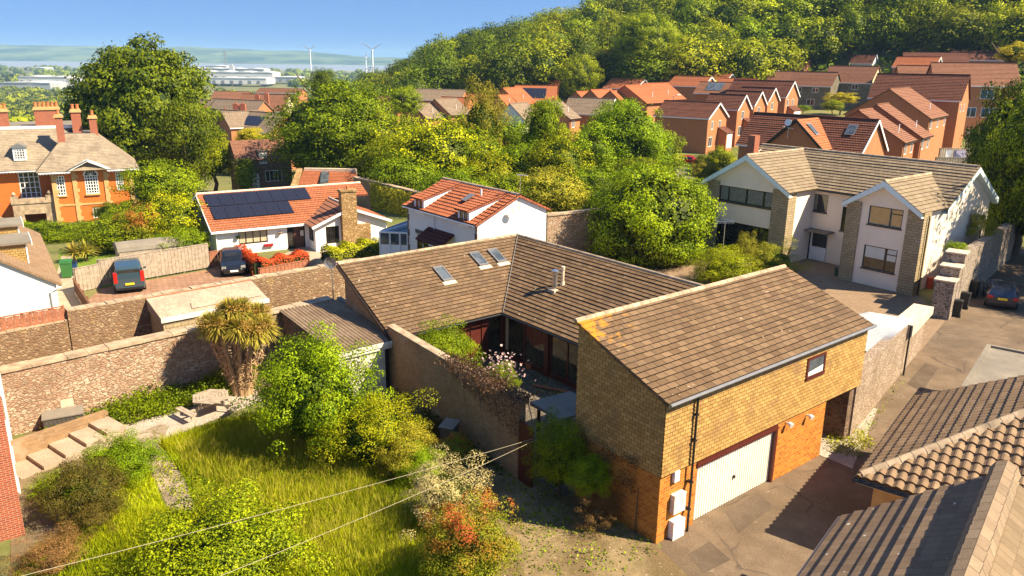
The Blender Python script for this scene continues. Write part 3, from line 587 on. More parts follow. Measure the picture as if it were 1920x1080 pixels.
sheet('terrace', pxs([(500, 490), (570, 460), (640, 470), (650, 505), (560, 520)]), 0.010, M['concrete'])
sheet('side_path', pxs([(100, 540), (115, 480), (135, 480), (150, 540), (175, 600), (100, 600)]), 0.009, M['concrete'])
sheet('garage_apron_dirt', pxs([(1185, 1030), (1234, 1026), (1290, 1080), (1230, 1200), (900, 1200), (900, 1050)]), 0.010, M['dry'])
sheet('dry_grass_ground', pxs([(760, 750), (1000, 820), (1235, 1022), (1190, 1060), (1250, 1180), (820, 1200), (760, 980), (700, 860), (700, 760)]), 0.006, M['dry'])
sheet('courtyard_paving', [G(17.3, 18.2), G(24.2, 18.2), G(24.2, 30.7), G(17.3, 30.7)], 0.012, M['cobble'])
sheet('undercroft_gravel', [G(27.4, 14.3), G(27.6, 17.8), G(33, 17.2), N52(36, 7.1), G(29.4, 13.6), G(27.4, 12.9)], 0.014, M['gravel'])
mead = pxs([(300, 835), (420, 790), (520, 770), (640, 830), (760, 900), (860, 1010), (900, 1200), (-60, 1200), (60, 1040), (250, 960), (372, 965), (345, 895)])
sheet('meadow_ground', mead, 0.004, M['meadow'])
sheet('lawn_left', pxs([(200, 900), (270, 850), (310, 960), (372, 968), (250, 1010), (100, 1060), (60, 960)]), 0.009, M['meadow'])
sheet('gravel_bed', pxs([(175, 815), (330, 770), (480, 728), (490, 752), (440, 772), (370, 800), (300, 830), (220, 828)]), 0.011, M['gravel'])
sheet('garden_path', pxs([(190, 838), (300, 796), (318, 800), (300, 835), (345, 895), (376, 955), (322, 968), (283, 880), (268, 838)]), 0.015, M['flags'])
sheet('bed_soil', pxs([(20, 900), (200, 820), (280, 860), (300, 930), (120, 1000), (20, 1060)]), 0.0125, M['dirt'])
sheet('wall_foot_soil', [G(3, 35.5), G(17, 36.2), G(17, 33.5), G(3, 33.2)], 0.0032, M['dirt'])
sheet('bungalow_garden', pxs([(110, 470), (360, 430), (400, 470), (395, 500), (190, 540), (110, 520)]), 0.0045, M['lawn'])
blades('meadow_grass', [(p.x, p.y) for p in mead], 90000, 0.16, 0.5, 0.022, 'grass_blade', 11, 'long yellow green meadow grass filling the overgrown garden')
# ------------------------------------------------------------------ GARAGE BLOCK (origin at its lane corner)
def onplane_roof(px, py, p0, n):
    d = ray(px, py); o = Vector((0, 0, CH)); t = (p0 - o).dot(n) / d.dot(n); return o + d * t
R39 = rad(39)
g = empty('garage_building', G(17.6, 14.2), R39, 'two storey garage block clad in ochre hung tiles, white garage door below, beside the lane', 'garage')
b = MB()
ops = [(1.85, 6.45, 0.0, 2.32)]
wall(b, (0.05, 0.06), (9.75, 0.06), -0.6, 2.52, ops, 0.22)
wall(b, (0.05, 3.85), (0.05, 0.06), -0.6, 2.52); wall(b, (9.75, 0.06), (9.75, 3.85), -0.6, 2.52); wall(b, (9.75, 3.85), (0.05, 3.85), -0.6, 2.52)
b.build('brick_wall', M['orange_brick'], g)
def ghz(y): return 5.05 + 1.45 * y / 3.9
b = MB(); b.prism([(0, 0), (12.15, 0), (12.15, 3.92), (0, 3.92)], 2.5, [ghz(0) - .12, ghz(0) - .12, ghz(3.92) - .12, ghz(3.92) - .12])
# real courses on the two seen faces
def hung(b, a, bb, z0, ztop, rows, dep=0.02):
    a = Vector((a[0], a[1], 0)); bb = Vector((bb[0], bb[1], 0)); L = (bb - a).length; e = (bb - a) / L; n = Vector((e.y, -e.x, 0)); k = 0; z = z0
    while True:
        z1 = z + rows; s1 = L; s0 = 0
        t0, t1 = ztop(0), ztop(L)
        if z >= max(t0, t1) - 0.02: break
        def xlim(zz):
            if abs(t0 - t1) < 1e-6: return (0, L) if zz <= t0 + 1e-6 else (0, 0)
            x = (zz - t0) / (t1 - t0) * L; x = min(max(x, 0), L); return (x, L) if t1 > t0 else (0, x)
        if abs(t0 - t1) < 1e-6: z1 = min(z1, t0); A = B = (0, L)
        else: z1 = min(z1, max(t0, t1)); A = xlim(z) if z > min(t0, t1) else (0, L); B = xlim(z1) if z1 > min(t0, t1) else (0, L)
        def pt(s, zz, d): q = a + e * s + n * d; return (q.x, q.y, zz)
        off = a.dot(e)
        b.quad([pt(A[0], z, dep + .004), pt(A[1], z, dep + .004), pt(B[1], z1, .004), pt(B[0], z1, .004)], [(off + A[0], z), (off + A[1], z), (off + B[1], z1), (off + B[0], z1)])
        b.quad([pt(A[0], z, 0), pt(A[1], z, 0), pt(A[1], z, dep + .004), pt(A[0], z, dep + .004)])
        z = z1
hung(b, (0, 0), (12.15, 0), 2.43, lambda s: 4.93, 0.135); hung(b, (0, 3.92), (0, 0), 2.43, lambda s: ghz(3.92 - s) - .12, 0.135)
b.build('tile_cladding', M['hang'], g)
b = MB(); slope(b, [(-0.1, -0.18, 5.03), (12.25, -0.18, 5.03), (12.25, 4.02, 6.57), (-0.1, 4.02, 6.57)], 0.25, 0.026, None, 0.10)
rf = b.build('roof', M['slate_lichen'], g)
b = MB(); ridge_caps(b, (-0.1, 4.02, 6.58), (12.25, 4.02, 6.58), 0.09); b.build('ridge_tiles', M['coping'], rf)
b = MB(); b.tube([(-0.1, -0.25, 5.0), (12.25, -0.25, 5.02)], 0.06, 8); b.build('gutter', M['grey_metal'], g)
b = MB(); b.tube([(1.42, -0.2, 4.96), (1.42, -0.1, 4.8), (1.42, -0.1, 0.0)], 0.04, 8)
for z in (4.2, 3.3, 1.8, 0.8): b.box(1.36, 1.48, -0.15, 0.06, z, z + .06)
b.build('downpipe', M['black'], g)
# garage door
dr = MB(); n = 34; x0, x1 = 1.97, 6.38
for i in range(n):
    a = x0 + (x1 - x0) * i / n; c = x0 + (x1 - x0) * (i + 1) / n; m_ = (a + c) / 2
    w3 = (c - a); dr.quad([(a, .17, .03), (a + w3 * .6, .17, .03), (a + w3 * .6, .17, 2.12), (a, .17, 2.12)]); dr.quad([(a + w3 * .6, .17, .03), (a + w3 * .7, .215, .03), (a + w3 * .7, .215, 2.12), (a + w3 * .6, .17, 2.12)]); dr.quad([(a + w3 * .7, .215, .03), (a + w3 * .9, .215, .03), (a + w3 * .9, .215, 2.12), (a + w3 * .7, .215, 2.12)]); dr.quad([(a + w3 * .9, .215, .03), (c, .17, .03), (c, .17, 2.12), (a + w3 * .9, .215, 2.12)])
dd = dr.build('garage_door', plain('door_white', (.78, .74, .66), .5, var=.08, scale=1.2), g)
b = MB(); b.box(4.12, 4.2, 0.11, 0.17, .92, 1.02); b.tube([(4.16, .13, .97), (4.26, .11, .97)], .015, 6); b.build('handle', M['black'], dd)
b = MB(); b.box(1.85, 6.45, .02, .2, 2.14, 2.34); b.box(1.85, 1.96, .1, .24, 0, 2.14); b.box(6.38, 6.5, .03, .24, 0, 2.14); b.box(1.85, 6.5, .0, .06, 2.2, 2.24); b.build('door_frame', M['maroon'], g)
# small window in the cladding
o = (7.93, 9.0, 3.86, 4.55)
b = MB(); b.box(7.85, 9.1, -.07, .03, 3.72, 3.84); b.box(7.85, 7.95, -.05, .02, 3.84, 4.5); b.box(9.0, 9.1, -.05, .02, 3.84, 4.5); b.box(7.85, 9.1, -.05, .02, 4.5, 4.6); wn = b.build('window', M['maroon'], g)
b = MB(); b.quad([(7.95, -.03, 3.84), (9.0, -.03, 3.84), (9.0, -.03, 4.5), (7.95, -.03, 4.5)]); b.build('pane', M['glass_blue'], wn)
b = MB(); b.quad([(7.98, -.036, 3.86), (8.97, -.036, 3.86), (8.97, -.036, 4.12), (7.98, -.036, 4.02)]); b.build('blind', M['blind'], wn)
for (x, z) in ((8.4, 2.16), (7.02, 2.25)):
    b = MB(); b.tube([(x, .06, z), (x, -.08, z + .02)], .03, 8); b.tube([(x, -.06, z + .02), (x - .02, -.2, z - .03)], [.07, .1], 10); b.build('outside_lamp', M['white'], g)
b = MB(); b.box(.62, .86, -.06, .06, 2.06, 2.44); b.build('wall_lamp_box', M['white'], g)
b = MB(); b.box(.62, 1.15, -.12, .06, .95, 1.6); b.box(.60, 1.17, -.135, -.12, .93, 1.62); b.build('meter_box', M['dirty_white'], g, None)
b = MB(); b.box(.62, 1.15, -.16, .06, .02, .66); b.box(.60, 1.17, -.175, -.16, .0, .68); b.build('meter_box', M['white'], g)
# ------------------------------------------------------------------ MAIN COURTYARD HOUSE
h = empty('courtyard_house', G(17.4, 18.2), R39, 'L shaped single storey house with brown tiled roof round a glazed courtyard', 'house')
def L(u, v, z=0): return (u - 17.4, v - 18.2, z)
def l2(u, v): return (u - 17.4, v - 18.2)
b = MB()
wl = Vector(l2(17.55, 35.1)); b.quad([L(17.55, 35.1, -.3), L(17.55, 30.5, -.3), L(17.55, 30.5, 2.62), L(17.55, 35.1, 4.9)])
b.quad([L(17.85, 35.1, -.3), L(17.85, 30.5, -.3), L(17.85, 30.5, 2.62), L(17.85, 35.1, 4.9)][::-1])
wall(b, l2(28.8, 35.1), l2(17.55, 35.1), -.3, 4.85); wall(b, l2(28.8, 18.2), l2(28.8, 35.1), -.3, 4.85)
b.quad([L(24.1, 18.25, -.3), L(28.8, 18.25, -.3), L(28.8, 18.25, 4.85), L(24.1, 18.25, 2.65)])
wall(b, l2(17.55, 30.55), l2(21.3, 30.55), -.3, 2.5, [(1.6, 3.2, 1.1, 2.2)], .12)
b.build('brick_wall', M['wall_brick'], h)
b = MB(); wall(b, l2(21.3, 30.55), l2(23.2, 30.55), 0, 2.5)
for x in (21.4, 22.1, 22.8): b.box(x - 17.4 - .04, x - 17.4 + .04, 30.55 - 18.2 - .05, 30.55 - 18.2 + .02, 0, 2.45)
b.build('boarded_panel', M['maroon'], h)
window(h, l2(17.55, 30.55), l2(21.3, 30.55), (1.6, 3.2, 1.1, 2.2), M['maroon'], M['glass_dim'], 3, 1)
window(h, l2(23.2, 30.55), l2(24.1, 30.55), (0, .9, 0.05, 2.5), M['maroon'], M['glass_dim'], 1, 1)
# glazed courtyard side at u=24.1, facing -u ; from v=30.55 down to 18.3
A_, B_ = l2(24.1, 30.55), l2(24.1, 18.3)
for (s0, s1, nx) in ((.12, 3.4, 2), (3.75, 6.2, 2), (6.35, 8.8, 2), (8.95, 12.1, 2)):
    window(h, A_, B_, (s0, s1, .18, 2.35), M['dark_frame'] if nx == 9 else M['maroon'], M['glass_dim'], nx, 1, fw=.09, name='sliding_door', curtain=(M['curtain'], .9, [(.0, .1)]) if s0 < 1 else None)
b = MB(); wall(b, A_, B_, 0, .16); wall(b, A_, B_, 2.36, 2.6)
for s in (0.03, 3.57, 6.27, 8.87, 12.15):
    b.box(24.1 - 17.4 - .08, 24.1 - 17.4 + .12, 30.55 - 18.2 - s - .14, 30.55 - 18.2 - s + .14, 0, 2.4)
b.build('timber_frame', M['maroon'], h)
b = MB(); b.quad([L(26.5, 30, .1), L(26.5, 19, .1), L(26.5, 19, 2.6), L(26.5, 30, 2.6)][::-1]); b.build('inner_wall', M['paper'], h)
b = MB(); slope(b, [L(17.3, 30.1, 2.55), L(23.7, 30.1, 2.55), L(28.85, 35.25, 5.05), L(17.3, 35.25, 5.05)], .25, .028, None, .10)
r1 = b.build('roof', M['slate'], h)
b = MB(); slope(b, [L(23.7, 30.1, 2.551), L(23.7, 18.22, 2.551), L(28.85, 18.22, 5.05), L(28.85, 35.25, 5.05)], .25, .036, None, .10)
r2 = b.build('roof', M['slate'], h)
b = MB(); ridge_caps(b, L(17.3, 35.25, 5.06), L(28.85, 35.25, 5.06), .08); b.build('ridge_tiles', M['coping'], r1)
b = MB(); ridge_caps(b, L(28.85, 35.25, 5.06), L(28.85, 18.25, 5.06), .09); b.build('ridge_tiles', M['coping'], r2)
b = MB(); b.tube([L(23.75, 30.03, 2.60), L(28.8, 35.1, 5.06)], .03, 5); b.build('valley', M['lead'], r1)
b = MB(); b.tube([L(17.3, 30.02, 2.5), L(23.6, 30.02, 2.5)], .05, 8); b.build('gutter', M['black'], h); b = MB(); b.tube([L(23.62, 30.0, 2.5), L(23.62, 18.25, 2.5)], .05, 8); b.build('gutter', M['black'], h)
b = MB(); slope(b, [L(17.2, 35.25, 4.99), L(17.2, 30.1, 2.49), L(17.3, 30.1, 2.49), L(17.3, 35.25, 4.99)], 9, .0, None, .14); b.build('verge_board', M['dark_frame'], h)
kk = 2.5 / 5.15
def skyl(px, py):
    n = Vector((-0, -kk, 1)); nw = Vector((n.x * CA - n.y * SA, n.x * SA + n.y * CA, 1)).normalized(); p = onplane_roof(px, py, G(17.3, 30.1, 2.6), nw); u, v = UVg(p)
    m = MB(); x0, x1, y0, y1 = u - 17.4 - .31, u - 17.4 + .31, v - 18.2 - .52, v - 18.2 + .52
    def z(y): return 2.55 + (y + 18.2 - 30.1) * kk
    for (a, b_, c, d) in ((x0, x1, y0, y0 + .09), (x0, x1, y1 - .09, y1), (x0, x0 + .07, y0 + .09, y1 - .09), (x1 - .07, x1, y0 + .09, y1 - .09)):
        m.quad([(a, c, z(c) + .13), (b_, c, z(c) + .13), (b_, d, z(d) + .13), (a, d, z(d) + .13)])
        for (e, f) in (((a, c), (b_, c)), ((b_, c), (b_, d)), ((b_, d), (a, d)), ((a, d), (a, c))): m.quad([(e[0], e[1], z(e[1])), (f[0], f[1], z(f[1])), (f[0], f[1], z(f[1]) + .13), (e[0], e[1], z(e[1]) + .13)])
    o_ = m.build('skylight', M['grey_metal'], h)
    m = MB(); m.quad([(x0 + .07, y0 + .09, z(y0 + .09) + .1), (x1 - .07, y0 + .09, z(y0 + .09) + .1), (x1 - .07, y1 - .09, z(y1 - .09) + .1), (x0 + .07, y1 - .09, z(y1 - .09) + .1)]); m.build('pane', M['glass_blue'], o_)
    m = MB(); m.quad([(x0 - .1, y0 - .22, z(y0 - .22) + .04), (x1 + .1, y0 - .22, z(y0 - .22) + .04), (x1 + .1, y0, z(y0) + .05), (x0 - .1, y0, z(y0) + .05)]); m.build('flashing', M['coping_pale'], o_)
for q in ((831, 514), (898, 486), (932, 480)): skyl(*q)
fl = MB(); x, y, z = L(26.05, 28.7, 3.70); fl.tube([(x, y, z - .1), (x, y, z + .85)], .13, 12); fl.tube([(x, y, z + .83), (x, y, z + .9), (x, y, z + 1.0), (x, y, z + 1.06)], [.14, .21, .21, .10], 12); f_ = fl.build('flue', M['steel'], h, smooth=False)
fl = MB(); fl.box(x - .25, x + .25, y - .25, y + .25, z - .12, z + .03); fl.build('flashing', M['coping_pale'], f_)
fl = MB(); x, y, z = L(26.5, 28.6, 3.92); fl.tube([(x, y, z - .15), (x, y, z + .85)], .075, 10); fl.tube([(x, y, z + .8), (x, y, z + .95)], .1, 10); fl.tube([(x, y, z - .1), (x, y, z + .15)], [.15, .09], 10); fl.build('flue', M['coping_pale'], h)
# ------------------------------------------------------------------ courtyard wall with gate
cw = empty('courtyard_wall', G(16.6, 20.0), 0, 'tall weathered brick wall with creeper closing the courtyard, beside the shed', 'wall')
def wslab(mb, p, q, th, z0, za, zb):
    p, q = Vector((p.x, p.y, 0)), Vector((q.x, q.y, 0)); e = (q - p).normalized(); n = Vector((-e.y, e.x, 0)) * th
    mb.prism([tuple(p)[:2], tuple(q)[:2], tuple(q + n)[:2], tuple(p + n)[:2]][::1], z0, [za, zb, zb, za])
def rel(mb, o):  # shift mesh builder vertices to be relative to o
    mb.v = [(v[0] - o.x, v[1] - o.y, v[2] - o.z) for v in mb.v]; return mb
b = MB(); wslab(b, G(17.3, 30.5), G(16.65, 20.1), .32, -.3, 3.0, 3.05); rel(b, G(16.6, 20)).build('brick_wall', M['wall_brick'], cw)
b = MB(); wslab(b, G(17.26, 30.5), G(16.61, 20.06), .40, 3.05, 3.09, 3.14); b.v = [(v[0], v[1], v[2]) for v in b.v]; rel(b, G(16.6, 20)).build('coping', M['coping'], cw)
gt = empty('garden_gate', G(16.68, 19.35), R39, 'dark red timber gate between the brick wall and the garage', 'gate')
b = MB()
for i in range(7): b.box(-.03, .03, i * .11 - .05, i * .11 + .05, .05, 2.45)
b.build('boards', M['maroon'], gt); b = MB(); b.box(.03, .08, -.05, .71, .4, .52); b.box(.03, .08, -.05, .71, 1.9, 2.02); b.build('rail', M['maroon'], gt)
pc = empty('porch_canopy', G(16.7, 18.15), R39, 'grey felted lean-to canopy between the courtyard wall and garage', 'canopy')
b = MB(); b.prism([(1.3, 1.2), (3.2, 1.0), (3.2, 2.7), (1.3, 2.9)], 2.30, [2.36, 2.36, 2.46, 2.46]); b.build('roof', M['felt'], pc)
for x_ in (1.4, 3.0): b = MB(); b.box(x_, x_ + .1, 2.5, 2.6, 0, 2.3); b.build('post', M['maroon'], pc)
# ------------------------------------------------------------------ corrugated shed
s_ = empty('corrugated_shed', G(14.6, 30.2), R39, 'lean-to shed with brown corrugated roof and flaking white front against the old wall', 'shed')
def corr(mb, x0, x1, y0, y1, z0, z1, pitch=.146, amp=.05, sub=6):
    n = int((x1 - x0) / pitch * sub); ny = 3
    for j in range(ny):
        ya, yb = y0 + (y1 - y0) * j / ny, y0 + (y1 - y0) * (j + 1) / ny; za, zb = z0 + (z1 - z0) * j / ny, z0 + (z1 - z0) * (j + 1) / ny; lap = .012 * (ny - 1 - j) 
        for i in range(n):
            a, c = x0 + (x1 - x0) * i / n, x0 + (x1 - x0) * (i + 1) / n; wa, wc = amp * (.5 + .5 * math.cos(2 * math.pi * a / pitch)), amp * (.5 + .5 * math.cos(2 * math.pi * c / pitch))
            mb.quad([(a, ya, za + wa - lap * 0 + .008), (c, ya, za + wc + .008), (c, yb, zb + wc), (a, yb, zb + wa)])
    mb.quad([(x0, y0, z0 - .02), (x0, y1, z1 - .02), (x1, y1, z1 - .02), (x1, y0, z0 - .02)])
b = MB(); corr(b, -.12, 3.1, -.12, 6.0, 2.42, 2.86, .19, .065); b.build('roof', M['asbestos'], s_)
b = MB(); wall(b, (0, 0), (2.35, 0), -.2, 2.25); b.quad([(0, 6, -.2), (0, 0, -.2), (0, 0, 2.35), (0, 6, 2.75)][::1]); wall(b, (3.0, 0), (3.0, 6), -.2, 2.35); b.build('wall', M['peeling'], s_)
b = MB(); b.quad([(-.02, 6, -.2), (-.02, 0.02, -.2), (-.02, 0.02, 2.35), (-.02, 6, 2.75)]); b.build('side_wall', M['rubble_brown'], s_)
b = MB(); b.box(-.12, 3.1, -.15, -.11, 2.25, 2.45); b.box(-.05, 3.1, -.10, -.02, 2.1, 2.26); b.build('fascia', M['dirty_white'], s_)
b = MB(); b.box(2.36, 3.0, .25, .3, 0, 2.2); b.build('door', M['dark_frame'], s_)
b = MB(); b.bar((3.12, -.12, 2.52), (3.12, 6.0, 2.98), .22, .05); b.build('flashing', M['lead'], s_)
# ------------------------------------------------------------------ old stone walls
def stonewall(name, label, p, q, th, za, zb, mat, cop=.1, z0=-.4, ov=.07, copm=None, cat='wall', slab=1.1, ragged=.02):
    t = empty(name, (p.x, p.y, 0), 0, label, cat); e = Vector((q.x - p.x, q.y - p.y, 0)); L_ = e.length; e.normalize(); n = Vector((-e.y, e.x, 0)); rng = random.Random(int(L_ * 10))
    b = MB(); k = max(1, int(L_ / 3))
    for i in range(k):
        s0, s1 = L_ * i / k, L_ * (i + 1) / k; z_0, z_1 = za + (zb - za) * i / k, za + (zb - za) * (i + 1) / k
        def c(s, d, z): r = e * s + n * d; return (r.x, r.y, z)
        b.quad([c(s0, 0, z0), c(s1, 0, z0), c(s1, 0, z_1), c(s0, 0, z_0)], [(s0, z0), (s1, z0), (s1, z_1), (s0, z_0)]); b.quad([c(s1, th, z0), c(s0, th, z0), c(s0, th, z_0), c(s1, th, z_1)], [(s1, z0), (s0, z0), (s0, z_0), (s1, z_1)]); b.quad([c(s0, 0, z_0), c(s1, 0, z_1), c(s1, th, z_1), c(s0, th, z_0)], [(s0, 0), (s1, 0), (s1, th), (s0, th)])
    b.quad([c(0, th, z0), c(0, 0, z0), c(0, 0, za), c(0, th, za)]); b.quad([c(L_, 0, z0), c(L_, th, z0), c(L_, th, zb), c(L_, 0, zb)]); b.build('stonework', M[mat], t)
    if cop:
        b = MB(); s = 0
        while s < L_ - .05:
            w_ = min(slab * rng.uniform(.7, 1.3), L_ - s); z1 = za + (zb - za) * (s + w_ / 2) / L_; dz = rng.uniform(-ragged, ragged); o1 = rng.uniform(-.02, .02)
            zA = za + (zb - za) * s / L_; zB = za + (zb - za) * (s + w_) / L_
            pts = [c(s + .008, -ov + o1, 0), c(s + w_ - .008, -ov + o1, 0), c(s + w_ - .008, th + ov, 0), c(s + .008, th + ov, 0)]
            b.prism([x[:2] for x in pts], min(zA, zB) - .01, [zA + cop + dz, zB + cop + dz, zB + cop + dz, zA + cop + dz]); s += w_
        b.build('coping', M[copm or 'coping'], t)
    return t
stonewall('stone_wall', 'long pinkish rubble stone wall with slab coping behind the overgrown garden', G(-7, 34.7), G(17.5, 36.45), .55, 2.72, 2.78, 'rubble', .10)
stonewall('stone_wall', 'old lichened stone wall with no coping running behind the felt-roofed lean-to', G(5.9, 40.25), G(22, 41.3), .5, 3.42, 3.28, 'rubble_old', .05, copm='coping', ov=.0, slab=.4, ragged=.04)
stonewall('stone_wall', 'lower ragged stretch of old wall carrying the dark slatted fence', G(-6, 39.3), G(5.85, 40.25), .5, 2.9, 2.98, 'rubble_old', .05, ov=0, slab=.4, ragged=.04)
def fence(name, label, p, q, h0, h, mat, bw=.14, cap=True, z0=0.0, posts=1.8, zb=None, cat='fence'):
    """vertical board fence from p to q, board bottom h0, top h"""
    t = empty(name, (p.x, p.y, z0), math.atan2(q.y - p.y, q.x - p.x), label, cat); L_ = (Vector((q.x, q.y)) - Vector((p.x, p.y))).length; rng = random.Random(int(L_ * 100))
    b = MB(); n = int(L_ / bw)
    for i in range(n):
        x = L_ * i / n; d = .02 * (i % 2); dz = rng.uniform(-.02, .015); b.box(x + .004, x + L_ / n - .004, -.02 - d, 0 - d, h0, h + dz)
    b.box(0, L_, .0, .05, h0 + .25, h0 + .33); b.box(0, L_, .0, .05, h - .3, h - .22)
    if cap: b.box(0, L_, -.06, .05, h + .02, h + .06)
    b.build('boards', M[mat], t)
    k = max(1, int(round(L_ / posts)))
    for i in range(k + 1):
        m = MB(); x = L_ * i / k; m.box(x - .05, x + .05, .05, .15, h0 - .2, h + .05); m.build('post', M[mat], t)
    return t
fence('slatted_fence', 'dark red-brown slatted fence standing on the old wall by the white house', G(-6, 39.5), G(5.8, 40.45), 2.95, 3.62, 'wood_red', .13)
# lean-to between the walls
t = empty('lean_to', G(9.5, 38.4), R39 + rad(2), 'low lean-to with pale worn felt roof and flaking white fascia between two stone walls', 'shed')
b = MB(); b.prism([(0, 0), (5.4, 0), (5.4, 2.1), (0, 2.1)], 2.72, [2.82, 2.82, 3.36, 3.36]); b.prism([(1.6, .35), (5.2, .35), (5.2, 1.0), (1.75, .9)], 2.95, [2.955, 2.955, 3.11, 3.11]); b.build('roof', M['old_felt'], t)
b = MB(); b.box(-.02, 5.42, -.06, -.003, 2.62, 2.86); b.build('fascia', M['dirty_white'], t)
b = MB(); b.quad([(0.08, .04, 0), (5.3, .04, 0), (5.3, .04, 2.7), (.08, .04, 2.7)]); b.quad([(.08, 2.0, 0), (.08, .04, 0), (.08, .04, 2.7), (.08, 2.0, 3.3)]); b.build('wall', M['cream_block'], t)
b = MB(); b.box(1.75, 1.9, -.03, .05, 1.5, 2.64); b.build('post', M['dirty_white'], t)
b = MB(); b.box(-.02, 5.4, 2.06, 2.14, 3.32, 3.40); b.build('ridge_strip', M['wood_red'], t)
# brick house at the left edge (frame-cut)
c = P(48, 1003, 0); a = P(30, 872, 0)
t = empty('brick_house', (c.x, c.y, 0), rad(35), 'red brick house with white window frames at the left edge', 'house')
b = MB(); wall(b, (-9, 0), (0, 0), -.4, 9.0); wall(b, (0, 0), (0, 11), -.4, 9, [(1.2, 2.3, 1.0, 2.1), (3.6, 4.9, 1.0, 2.1), (3.6, 4.9, 3.6, 4.8)], .1); wall(b, (0, 11), (-9, 11), -.4, 9); wall(b, (-9, 11), (-9, 0), -.4, 9); b.quad([(-9, 0, 9), (0, 0, 9), (0, 11, 9), (-9, 11, 9)]); b.build('brick_wall', M['red_brick'], t)
for q in ((1.2, 2.3, 1.0, 2.1), (3.6, 4.9, 1.0, 2.1), (3.6, 4.9, 3.6, 4.8)): window(t, (0, 0), (0, 11), q, M['white'], M['glass'], 2, 1, dep=-.01, sill=1)
b = MB(); b.tube([(.07, 6.3, 8.9), (.07, 6.3, 0)], .05, 8); b.build('downpipe', M['white'], t)
# ------------------------------------------------------------------ garden things
def stepset():
    A = P(40, 900, 0); A2 = P(186, 846, 0); t = empty('garden_steps', (A.x, A.y, 0), math.atan2(A2.y - A.y, A2.x - A.x), 'wide concrete garden steps with dark risers beside the brick house', 'steps')
    for i in range(5):
        m = MB(); m.box(i * .8, (i + 1) * .8 - .012, 0, 1.45, -.1, .04 + i * .15); m.build('step', M['concrete'], t)
    m = MB(); m.box(-.1, 4.0, 1.46, 1.75, -.1, .85); m.build('side_wall', M['wall_brick'], t)
stepset()
tb = P(398, 772, 0); t = empty('picnic_table', (tb.x, tb.y, 0), rad(40), 'weathered grey six-sided picnic table with attached benches on the gravel', 'table')
def hexpts(r, k=6, o=0): return [(math.cos(o + 2 * math.pi * i / k) * r, math.sin(o + 2 * math.pi * i / k) * r) for i in range(k)]
for q, rr in enumerate((.84, .68, .52, .36)):
    m = MB(); o_ = hexpts(rr, 6, .2); i_ = hexpts(rr - .14, 6, .2)
    for i in range(6):
        j = (i + 1) % 6; m.prism([o_[i], o_[j], i_[j], i_[i]], .70, .74)
    m.build('table_ring', M['wood_grey'], t)
m = MB(); m.prism(hexpts(.20, 6, .2), .70, .74); m.build('table_centre', M['wood_grey'], t)
for i in range(3):
    a = .2 + math.pi / 3 + 2 * math.pi * i / 3; c_, s2 = math.cos(a), math.sin(a); m = MB()
    for d in (1.12, 1.27): m.bar((c_ * d - s2 * .62, s2 * d + c_ * .62, .44), (c_ * d + s2 * .62, s2 * d - c_ * .62, .44), .13, .04)
    m.build('bench', M['wood_grey'], t)
    m = MB(); m.bar((0, 0, .36), (c_ * 1.3, s2 * 1.3, .36), .06, .1); m.bar((0, 0, .64), (c_ * .8, s2 * .8, .64), .06, .08); m.bar((c_ * .35, s2 * .35, .68), (c_ * .95, s2 * .95, 0), .07, .1); m.build('leg_frame', M['wood_grey'], t)
bx = P(84, 812, 0); e2 = P(150, 800, 0); t = empty('storage_box', (bx.x, bx.y, 0), math.atan2(e2.y - bx.y, e2.x - bx.x), 'dark grey plastic garden storage box against the stone wall', 'storage box')
b = MB(); b.box(0, 1.45, 0, .65, 0, .55)
for i in range(9): b.box(.05 + i * .155, .13 + i * .155, -.012, -.001, .04, .52)
b.build('body', M['wood_brown'] if 0 else plain('grey_plastic', (.085, .075, .065), .6), t); b = MB(); b.prism([(-.04, -.04), (1.49, -.04), (1.49, .69), (-.04, .69)], .55, [.60, .60, .70, .70]); b.build('lid', plain('grey_lid', (.20, .18, .15), .55), t)
b = MB(); b.box(.35, 1.15, .75, .80, .55, 1.0); tag(b.build('leaning_board', M['coping_pale'], None, (bx.x, bx.y, 0)), 'pale board leaning on the wall behind the storage box', 'board')
bpy.data.objects['leaning_board'].rotation_euler = (0, 0, t.rotation_euler.z)
m_terra = plain('terracotta', (.50, .17, .06), .8)
def pot(name, label, p, r, h, mat, soil=True):
    t = empty(name, (p.x, p.y, p.z), 0, label, 'pot'); b = MB(); b.tube([(0, 0, 0), (0, 0, h)], [r * .7, r], 12); b.tube([(0, 0, h - .05), (0, 0, h)], [r * 1.1, r * 1.1], 12); b.build('bowl', mat, t)
    b = MB(); b.prism([(math.cos(a) * r * .85, math.sin(a) * r * .85) for a in [k * .628 for k in range(10)]], h, h + .015); b.build('soil', M['dirt'], t); return t
pot('flower_pot', 'left orange terracotta trough bowl at the foot of the storage box', P(92, 822, 0), .22, .22, m_terra); pot('flower_pot', 'right orange terracotta bowl at the foot of the storage box', P(105, 818, 0), .24, .22, m_terra)
